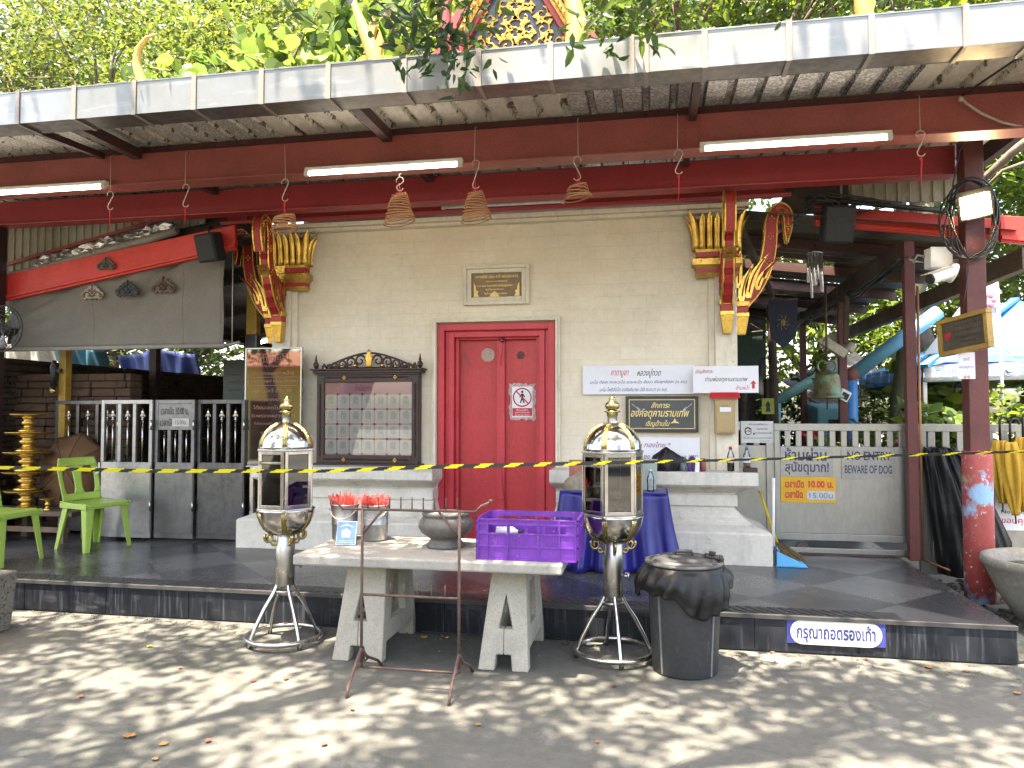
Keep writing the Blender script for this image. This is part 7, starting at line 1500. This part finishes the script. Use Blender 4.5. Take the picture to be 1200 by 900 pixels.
def clump_points(rng, c, r, n_cl, per, cr, flat=.7, shell=.5):
    """clumps inside an ellipsoid: returns leaf positions and clump centres"""
    u = rng.normal(size=(n_cl, 3)); u /= np.linalg.norm(u, axis=1)[:, None]; rad = rng.uniform(shell, 1, n_cl)[:, None] ** .7; cc = np.array(c) + u * rad * np.array(r)
    cs = cr * rng.uniform(.5, 1.35, n_cl)[:, None]
    P_ = np.repeat(cc, per, 0) + rng.normal(size=(n_cl * per, 3)) * np.repeat(cs, per, 0) * np.array([1, 1, flat]) * .55
    return P_, cc
bark = M("grey brown bark", (.12, .095, .07), .9, 0, .4, 4, 30, .7, 30, stretch=(1, 1, .3))
Lbright = leaf_mat("bright sunlit leaf", [(.085, .13, .018), (.05, .095, .014), (.115, .16, .022), (.04, .075, .014)], .5)
Lmid = leaf_mat("mid green leaf", [(.045, .085, .018), (.03, .06, .014), (.065, .105, .02), (.05, .085, .016)], .42)
Ldark = leaf_mat("dark glossy leaf", [(.022, .05, .016), (.03, .065, .018), (.018, .04, .013), (.04, .075, .02)], .3, .35)
Lolive = leaf_mat("olive leaf", [(.055, .085, .018), (.035, .058, .013), (.09, .105, .022), (.03, .05, .012)], .45)
Lbig = leaf_mat("broad pale leaf", [(.07, .12, .03), (.09, .15, .03), (.05, .10, .028), (.12, .17, .03)], .45)
def tree(name, label, cat, base, crowns, mat, size, n_cl, per, cr, seed, trunk_r=.14, aspect=.5, droop=.3, up=.8, hexleaf=False, group=None, lead=None, shell=.45, limb=None):
    rng = np.random.default_rng(seed); rr = random.Random(seed); t = T(name, label, cat, base, group); b = Vector(base)
    V, F, cents = [], [], []; off = 0
    for c, r in crowns:
        n_ = max(4, int(n_cl * (r[0] * r[1] * r[2]) ** .6)); P_, cc = clump_points(rng, c, r, n_, per, cr, shell=shell); v, f = leaves_mesh(P_, up, size, seed + 1, aspect, droop, hexleaf=hexleaf); V.append(v); F.append(f + off); off += len(v); cents.append((c, r, cc))
    add_leaves("crown", np.concatenate(V), np.concatenate(F), mat, t, base)
    m = MB(); lead = Vector(lead) if lead else Vector(crowns[0][0]); top = b.lerp(lead, .55); side_ = Vector((rr.uniform(-.2, .2), rr.uniform(-.2, .2), 0))
    m.tube([b, b.lerp(top, .35) + side_, b.lerp(top, .7) - side_ * .5, top], [trunk_r * 1.25, trunk_r, trunk_r * .85, trunk_r * .7], 12); m.build("trunk", bark, t)
    m = MB(); trunk_r = limb or trunk_r
    for c, r, cc in cents:
        c = Vector(c); m.tube([top, top.lerp(c, .5) + Vector((rr.uniform(-.2, .2), rr.uniform(-.2, .2), rr.uniform(0, .2))), c], [trunk_r * .6, trunk_r * .42, trunk_r * .2], 8)
        idx = list(range(len(cc))); rr.shuffle(idx)
        for i in idx[:16]: p = Vector(cc[i]); m.tube([c.lerp(top, .25), c.lerp(p, .5) + Vector((0, 0, rr.uniform(-.1, .15))), p], [trunk_r * .22, trunk_r * .12, trunk_r * .03], 6)
    m.build("branches", bark, t); return t
def shrub(name, label, base, r, mat, size, n, seed, **kw):
    rng = np.random.default_rng(seed); t = T(name, label, kw.get("cat", "shrub"), base, kw.get("group")); b = Vector(base)
    P_, cc = clump_points(rng, (base[0], base[1], base[2] + r[2]), r, max(4, n // 14), 14, min(r) * .45, shell=.2); P_[:, 2] = np.maximum(P_[:, 2], base[2] + .02)
    v, f = leaves_mesh(P_, .7, size, seed, kw.get("aspect", .5), kw.get("droop", .1), hexleaf=kw.get("hexleaf", False)); add_leaves("foliage", v, f, mat, t, base)
    m = MB(); 
    for c in cc[:22]: m.tube([b + Vector((random.uniform(-.05, .05), random.uniform(-.05, .05), 0)), b.lerp(Vector(c), .5) + Vector((0, 0, .05)), Vector(c)], [.014, .010, .004], 5)
    m.build("stem", bark, t); return t
G1 = "trees behind the canopy roof"
# behind the roof, left to right
tree("fine_leaved_tree", "fine leaved tree with reddish shoots behind the far left of the gutter", "tree", (-8.2, 9.8, 0), [((-7.6, 9.2, 6.1), (2.0, 1.0, 1.4)), ((-5.6, 9.8, 6.6), (1.3, .9, 1.2)), ((-9.6, 9.6, 6.5), (1.5, 1.0, 1.4))], Lolive, .10, 130, 24, .30, 11, group=G1)
tree("broad_leaved_tree", "tree with large heart-shaped leaves behind the left half of the gutter", "tree", (-4.6, 9.2, 0), [((-4.6, 8.6, 5.5), (1.5, .6, .95)), ((-3.3, 9.0, 6.1), (1.0, .6, .9)), ((-6.0, 8.9, 5.5), (.8, .5, .8))], Lbig, .24, 60, 10, .30, 12, aspect=.8, droop=.55, up=.5, hexleaf=True, group=G1)
tree("yellowing_tree", "light yellow green tree filling the sky left of the gable", "tree", (-5.0, 12.5, 0), [((-5.2, 11.8, 7.4), (2.6, 1.2, 1.7)), ((-2.6, 11.6, 7.7), (1.6, 1.0, 1.4)), ((-8.5, 12.2, 7.2), (2.2, 1.2, 1.7))], Lbright, .12, 120, 24, .40, 13, group=G1)
tree("leafy_tree", "tree with small bright leaves behind the gutter right of the gable", "tree", (1.2, 10.5, 0), [((.3, 9.4, 6.6), (1.5, .9, 1.2)), ((2.0, 9.8, 6.9), (1.4, .9, 1.2)), ((-.6, 11, 7.6), (1.2, .8, 1.2))], Lmid, .15, 100, 20, .34, 14, group=G1)
tree("bright_tree", "sunlit bright green tree behind the right end of the gutter", "tree", (4.2, 12.0, 0), [((3.4, 11.4, 7.6), (1.9, 1.1, 1.7)), ((5.2, 12.2, 6.2), (1.6, 1.2, 2.0)), ((1.4, 12.4, 8.4), (1.8, 1.0, 1.3))], Lbright, .15, 100, 22, .38, 15, group=G1)
tree("roadside_tree", "tree with dark thin limbs right of the maroon post", "tree", (6.4, 13.5, 0), [((5.6, 13.2, 4.2), (1.5, 1.1, 1.5)), ((6.8, 13.0, 6.0), (1.8, 1.2, 1.8)), ((4.9, 14.2, 3.0), (1.0, .9, .9))], Lbright, .12, 110, 22, .38, 16, group=G1)
tree("distant_tree", "pale tree seen beyond the blue tent and the sheet roof", "tree", (3.5, 18, 0), [((3.4, 17, 3.9), (2.6, 1.2, 2.2)), ((6.0, 18, 3.6), (2.8, 1.2, 2.4)), ((1.6, 18, 5.0), (1.8, 1.0, 2.0))], Lbright, .20, 70, 20, .5, 17, group=G1)
tree("distant_tree", "pale tree closing the view beyond the dark hall on the left", "tree", (-12, 15, 0), [((-12, 14.4, 3.0), (3.2, 1.4, 2.6)), ((-15, 14, 6.5), (3, 1.4, 2.6)), ((-9.5, 15, 3.0), (2.0, 1.2, 2.0))], Lmid, .20, 60, 20, .5, 18, group=G1)
tree("backdrop_tree", "dense dark tree far behind the left end of the canopy", "tree", (-12, 15, 0), [((-11.5, 14.5, 8.5), (4.2, 1.2, 3.0)), ((-6.5, 15, 9.5), (3.6, 1.2, 2.8))], Lolive, .19, 95, 24, .5, 21, group=G1)
tree("backdrop_tree", "dense dark tree far behind the gable", "tree", (-1, 16, 0), [((-1.5, 16, 10), (3.6, 1.2, 3.0)), ((3.0, 16, 10), (3.4, 1.2, 3.0))], Lmid, .19, 95, 24, .5, 22, group=G1)
tree("backdrop_tree", "dense tree far behind the right post", "tree", (8, 17, 0), [((7.5, 17, 7.5), (3.4, 1.2, 3.4)), ((9.5, 17, 4.2), (2.6, 1.2, 2.6))], Lmid, .19, 85, 24, .5, 23, group=G1)
# dark trunk beyond the gate, thin limbs at the right
tk = T("tree_trunk", "dark mossy leaning trunk beyond the sliding gate beside the maroon post", "tree", (at(1055, 520, 9.9).x, 9.9, 0)); m = MB(); m.tube([(at(1052, 640, 9.9).x, 9.9, 0), at(1053, 520, 9.9), at(1056, 470, 9.9), at(1064, 400, 10.0), at(1076, 330, 10.2), at(1090, 200, 10.6)], [.17, .13, .12, .11, .10, .08], 12); m.build("trunk", M("mossy dark bark", (.06, .06, .03), .9, 0, .4, 4, 30, .7, 30), tk)
rngk = np.random.default_rng(5); P_, _c = clump_points(rngk, (at(1090, 200, 10.6).x + .2, 10.8, 5.1), (.9, .7, .7), 22, 16, .3); v, f = leaves_mesh(P_, .8, .13, 9); add_leaves("crown", v, f, Lbright, tk, tk.location)
tl_ = T("bare_limb", "bare dark branch reaching across at the far right above the floodlight", "branch", at(1160, 215, 7.4)); m = MB(); m.tube([at(1128, 232, 7.5), at(1155, 208, 7.4), at(1185, 180, 7.2), at(1235, 140, 7.0)], [.03, .034, .038, .045], 8); m.tube([at(1150, 225, 7.6), at(1175, 200, 7.5), at(1235, 178, 7.4)], [.012, .016, .02], 6); m.tube([at(1150, 170, 7.4), at(1170, 190, 7.3), at(1200, 168, 7.2)], [.008, .011, .014], 6); m.build("limb", bark, tl_)
# shrubs and pots beyond the gates on the right
shrub("leafy_shrub", "bright variegated shrub beyond the sliding gate left of the trunk", (at(1030, 560, 9.2).x, 9.2, .55), (.34, .25, .48), Lbright, .10, 700, 41)
shrub("leafy_shrub", "broad yellow green shrub between the trunk and the right post", (at(1100, 560, 9.0).x, 9.0, .5), (.45, .3, .62), Lbig, .17, 420, 42, aspect=.7)
shrub("leafy_shrub", "light green shrub under the blue tent at the right edge", (at(1185, 560, 8.8).x, 8.8, .4), (.6, .3, .66), Lbright, .12, 800, 43)
shrub("leafy_shrub", "small fern-like shrub hanging below the blue pipe arm", (at(1020, 470, 10.6).x, 10.6, 1.0), (.35, .25, .45), Lmid, .10, 500, 44)
shrub("tall_foliage_plant", "big leaved plant behind the framed notice", (at(1100, 520, 10.4).x, 10.4, .3), (.55, .4, 1.25), Lbright, .26, 420, 45, cat="plant", aspect=.55)
shrub("tall_foliage_plant", "big leaved plant right of the feather flag", (at(1190, 420, 11.2).x + .6, 11.2, .5), (.8, .5, 1.5), Lbright, .26, 480, 46, cat="plant", aspect=.5)
shrub("flowering_plant", "red flowering plant showing between the gate slats below the bell", (at(951, 512, 8.0).x, 8.0, .95), (.09, .08, .22), leaf_mat("red petal", [(.45, .02, .03), (.3, .01, .02), (.5, .05, .06)], .3), .06, 140, 47, cat="plant")
shrub("flowering_plant", "pink flowering plant showing between the gate slats near the maroon post", (at(1046, 512, 8.0).x, 8.0, .95), (.09, .08, .22), leaf_mat("pink petal", [(.5, .08, .12), (.06, .12, .03), (.5, .3, .3)], .3), .06, 140, 48, cat="plant")
shrub("leafy_shrub", "small bright green plant showing between the gate slats under the bell", (at(965, 522, 8.0).x, 8.0, .9), (.10, .08, .18), Lbright, .08, 130, 49)
shrub("leafy_shrub", "added dark shrub blocking the bright gap behind the bell", (at(925, 520, 12.4).x, 12.4, .2), (.7, .4, 1.0), Ldark, .15, 900, 51)  # shrub added to darken the bright ground beyond the gate
shrub("leafy_shrub", "vine-like greenery hanging above the bell", (at(960, 420, 9.4).x, 9.4, 1.85), (.12, .1, .25), Lbright, .09, 120, 50)
# the big courtyard tree that shades the yard: trunk out of frame, crown overhead
ct = tree("courtyard_tree", "tall tree overhanging the yard, its leafy sprays dipping in front of the gutter", "tree", (-6.8, -1.0, 0),
          [((-4.6, -1.1, 7.2), (2.4, 1.7, .8)), ((-1.6, -.8, 7.7), (2.4, 1.7, .8)), ((1.2, -1.1, 7.5), (2.2, 1.7, .8)), ((-4.5, 1.4, 6.9), (1.8, 1.0, .6)), ((-1.35, 1.7, 7.2), (.5, .7, .5)), ((1.6, 1.5, 7.3), (1.0, .8, .6)), ((3.6, 1.0, 7.3), (1.7, 1.3, .7)), ((-5.2, 2.9, 6.7), (2.2, .55, .45)), ((-2.0, 2.95, 6.9), (2.0, .5, .45)), ((1.0, 2.9, 6.8), (2.2, .55, .45)), ((-8, 1, 7.0), (2, 2, .8)), ((-3.4, .55, 7.1), (1.3, .6, .5)), ((.4, .6, 7.2), (1.3, .45, .45)), ((2.6, .6, 7.0), (1.0, .8, .5)), ((-1.6, 1.25, 7.6), (5.6, 1.7, .13))],
          Lmid, .13, 190, 15, .40, 61, trunk_r=.34, up=1.1, lead=(-4.5, -.8, 6.0), shell=.0, limb=.085)
def spray(pts, n_l, size, mat, seed, spread=.12):
    m = MB(); m.tube(pts, [.011 - .008 * i / (len(pts) - 1) for i in range(len(pts))], 6); m.build("hanging_branch", bark, ct)
    rng = np.random.default_rng(seed); P_ = []
    for i in range(n_l): f = rng.uniform(.12, 1) * (len(pts) - 1); k = min(len(pts) - 2, int(f)); p = pts[k].lerp(pts[k + 1], f - k); P_.append(np.array(p) + rng.normal(size=3) * spread * np.array([1, .7, .9]))
    v, f = leaves_mesh(np.array(P_), .5, size, seed, .42, .55); add_leaves("foliage", v, f, mat, ct, ct.location)
def Q(L_, Y): return [at(x, y, Y) for x, y in L_]
Z_ = Vector((-1.2, 2.9, 6.2))
spray([Vector((-1.9, 2.6, 6.4)), Vector((-1.6, 3.4, 5.0))] + Q([(490, 5), (512, 45), (522, 72)], 4.05), 210, .10, Ldark, 71, .12)
spray([Vector((-1.9, 2.6, 6.4)), Vector((-1.75, 3.4, 5.0))] + Q([(440, 0), (475, 30), (545, 55)], 4.0), 170, .10, Ldark, 72, .12)
spray([Vector((-.1, 2.4, 6.4)), Vector((-.3, 3.3, 5.0))] + Q([(745, -15), (715, 10), (690, 34)], 4.05), 150, .10, Lmid, 73, .11)
spray([Vector((.3, 2.4, 6.4)), Vector((.2, 3.3, 5.0))] + Q([(800, -25), (760, 10), (740, 28)], 4.0), 150, .10, Lmid, 74, .13)
spray([Vector((-1.2, 2.6, 6.4)), Vector((-1.1, 3.4, 5.0))] + Q([(575, -25), (550, 0), (535, 30)], 4.05), 130, .10, Lmid, 79, .11)
spray([Vector((-3.9, 2.0, 6.6)), Vector((-3.8, 3.2, 5.0))] + Q([(20, -30), (60, 20), (75, 55), (85, 75)], 4.0), 90, .055, Lmid, 75, .14)
spray([Vector((-3.9, 2.0, 6.6)), Vector((-3.6, 3.2, 5.0))] + Q([(110, -30), (130, 10), (165, 30)], 4.0), 90, .055, Lmid, 76, .15)
spray([Vector((-2.9, 2.4, 6.6)), Vector((-2.6, 3.4, 5.0))] + Q([(330, -20), (345, 10), (372, 30)], 4.0), 70, .075, Ldark, 77, .10)
spray([Vector((1.2, 2.4, 6.6)), Vector((1.0, 3.4, 5.0))] + Q([(960, -60), (900, -30), (870, -8)], 4.0), 60, .08, Lmid, 78, .10)
# trees on the far side of the yard, behind the camera (mirrored in the steel and the glass)
oh = T("ochre_house", "low ochre house with a brick wing across the yard, mirrored in the black board", "house", (-11.5, -9, 0))
m = MB(); m.box(-13.2, -9.8, -9.6, -9.0, 0, 3.0); m.build("wall", M("ochre wall paint", (.80, .56, .16), .8, 0, .2), oh)
m = MB(); m.hexa([(-13.5, -9.9, 3.0), (-9.5, -9.9, 3.0), (-9.5, -8.6, 3.0), (-13.5, -8.6, 3.0)], [(-13.2, -9.7, 3.5), (-9.8, -9.7, 3.5), (-9.8, -9.0, 3.5), (-13.2, -9.0, 3.5)]); m.build("roof", M("orange roof tile", (.38, .12, .05)), oh)
m = MB(); m.box(-12.9, -11.9, -8.99, -8.9, 0, 1.9); m.build("brick_wing", M("warm stacked stone", (.12, .066, .036)), oh)
tree("street_tree", "dark limbed tree at the left across the yard", "tree", (-10.2, -6.5, 0), [((-11.8, -6.8, 4.8), (2.2, 1.2, 1.6)), ((-8.8, -6.8, 5.6), (2.4, 1.2, 1.8))], Lolive, .22, 50, 20, .5, 81, group="trees across the yard", trunk_r=.2)
tree("street_tree", "dense tree at the right across the yard", "tree", (7.5, -9, 0), [((7.5, -9, 2.6), (3.2, 1.2, 2.3)), ((7.8, -9.3, 6.2), (3.0, 1.3, 2.4))], Lmid, .26, 50, 20, .5, 82, group="trees across the yard")
tree("street_tree", "low tree facing the red door across the yard", "tree", (-1, -11, 0), [((-3.5, -11, 1.8), (3.0, 1.0, 1.5)), ((2, -11, 2.0), (3.0, 1.0, 1.6))], Lmid, .26, 50, 20, .5, 83, group="trees across the yard")

# ------------------------------------------------------------------ fallen leaves, one by one, and grit
litter = [M("tan dead leaf", (.36, .19, .07), .8, 0, .3), M("brown dead leaf", (.17, .075, .04), .8, 0, .3), M("yellow dead leaf", (.46, .36, .05), .7, 0, .2), M("rust red dead leaf", (.35, .09, .05), .8, 0, .3)]
spots = [(152, 863, 0, .055), (95, 817, 3, .03), (175, 678 + 80, 2, .035), (60, 781, 0, .03), (211, 783, 3, .028), (297, 798, 3, .035), (335, 796, 3, .03), (380, 829, 3, .03), (182, 890, 0, .03), (192, 872, 0, .04), (244, 869, 3, .03), (485, 797, 0, .06), (497, 748, 2, .05), (524, 748, 2, .03), (413, 832, 3, .025), (678, 806, 3, .03), (720, 805, 1, .025), (663, 755, 1, .04), (645, 775, 3, .02), (965, 780, 2, .04), (978, 772, 1, .025), (1015, 773, 3, .02), (1088, 782, 1, .05), (1100, 782, 1, .045), (1133, 787, 1, .04), (1154, 808, 0, .05), (1192, 813, 0, .035), (1178, 690, 0, .04), (1016, 793, 1, .02), (940, 800, 1, .025), (100, 733, 1, .025), (20, 800, 0, .035), (380, 873, 1, .03), (770, 890, 2, .03), (560, 850, 0, .03), (845, 895, 1, .02), (905, 765, 1, .03), (1040, 770, 3, .02), (700, 870, 3, .02), (600, 830, 1, .025), (250, 760, 1, .02), (448, 860, 3, .025)]
rr = random.Random(77); nm_ = ("tan", "brown", "yellow", "rust red")
for i, (px, py, k, s_) in enumerate(spots[::2] + spots[1:24:4]):
    p = atz(px, py, .004 if py > 700 else .13); a = rr.uniform(0, 6.28); u = Vector((math.cos(a), math.sin(a), 0)); v = Vector((-u.y, u.x, 0)); cu = rr.uniform(.1, .45)
    m = MB(); m.grid(lambda x, y: p + u * (s_ * .9 * (x - .5)) + v * (s_ * .55 * (y - .5) * 2 * math.sin(math.pi * (x * .92 + .04)) ** .8) + Vector((0, 0, .002 + s_ * cu * ((x - .5) ** 2 + (y - .5) ** 2 * 1.6))), 6, 4)
    o = m.build("fallen_leaf", litter[k], None, solid=.0008)
    tag(o, "%s dead leaf lying on the concrete yard" % nm_[k], "leaf", nm_[k] + " leaves fallen on the yard")
m = MB()
for k in range(260):
    px, py = rr.uniform(30, 1190), 0
    x = rr.uniform(-5, 2.1); y = 4.97 - abs(rr.gauss(0, .16)); s_ = rr.uniform(.003, .011); m.hexa([(x - s_, y - s_, .0005), (x + s_, y - s_ * .6, .0005), (x + s_ * .8, y + s_, .0005), (x - s_ * .7, y + s_ * .7, .0005)], [(x - s_ * .5, y - s_ * .4, s_), (x + s_ * .4, y - s_ * .5, s_ * .8), (x + s_ * .5, y + s_ * .4, s_), (x - s_ * .4, y + s_ * .5, s_ * .7)])
tag(m.build("grit", M("dark grit", (.13, .115, .09), .9, 0, .4)), "grit and debris swept against the foot of the step", "grit", kind="stuff")
m = MB()
for k in range(420):
    x = rr.uniform(2.25, 3.3); y = rr.uniform(5.1, 7.4); s_ = rr.uniform(.008, .035); q = lambda: rr.uniform(.6, 1.1) * s_
    m.hexa([(x - q(), y - q(), .0), (x + q(), y - q(), .0), (x + q(), y + q(), .0), (x - q(), y + q(), .0)], [(x - q() * .6, y - q() * .6, q()), (x + q() * .6, y - q() * .6, q()), (x + q() * .6, y + q() * .6, q()), (x - q() * .6, y + q() * .6, q())])
tag(m.build("rubble", M("dark rubble", (.09, .08, .065), .9, 0, .5, 3, 40, .5, 40, col2=(.035, .032, .025))), "dark rubble and pebbles between the podium and the basin", "rubble", kind="stuff")
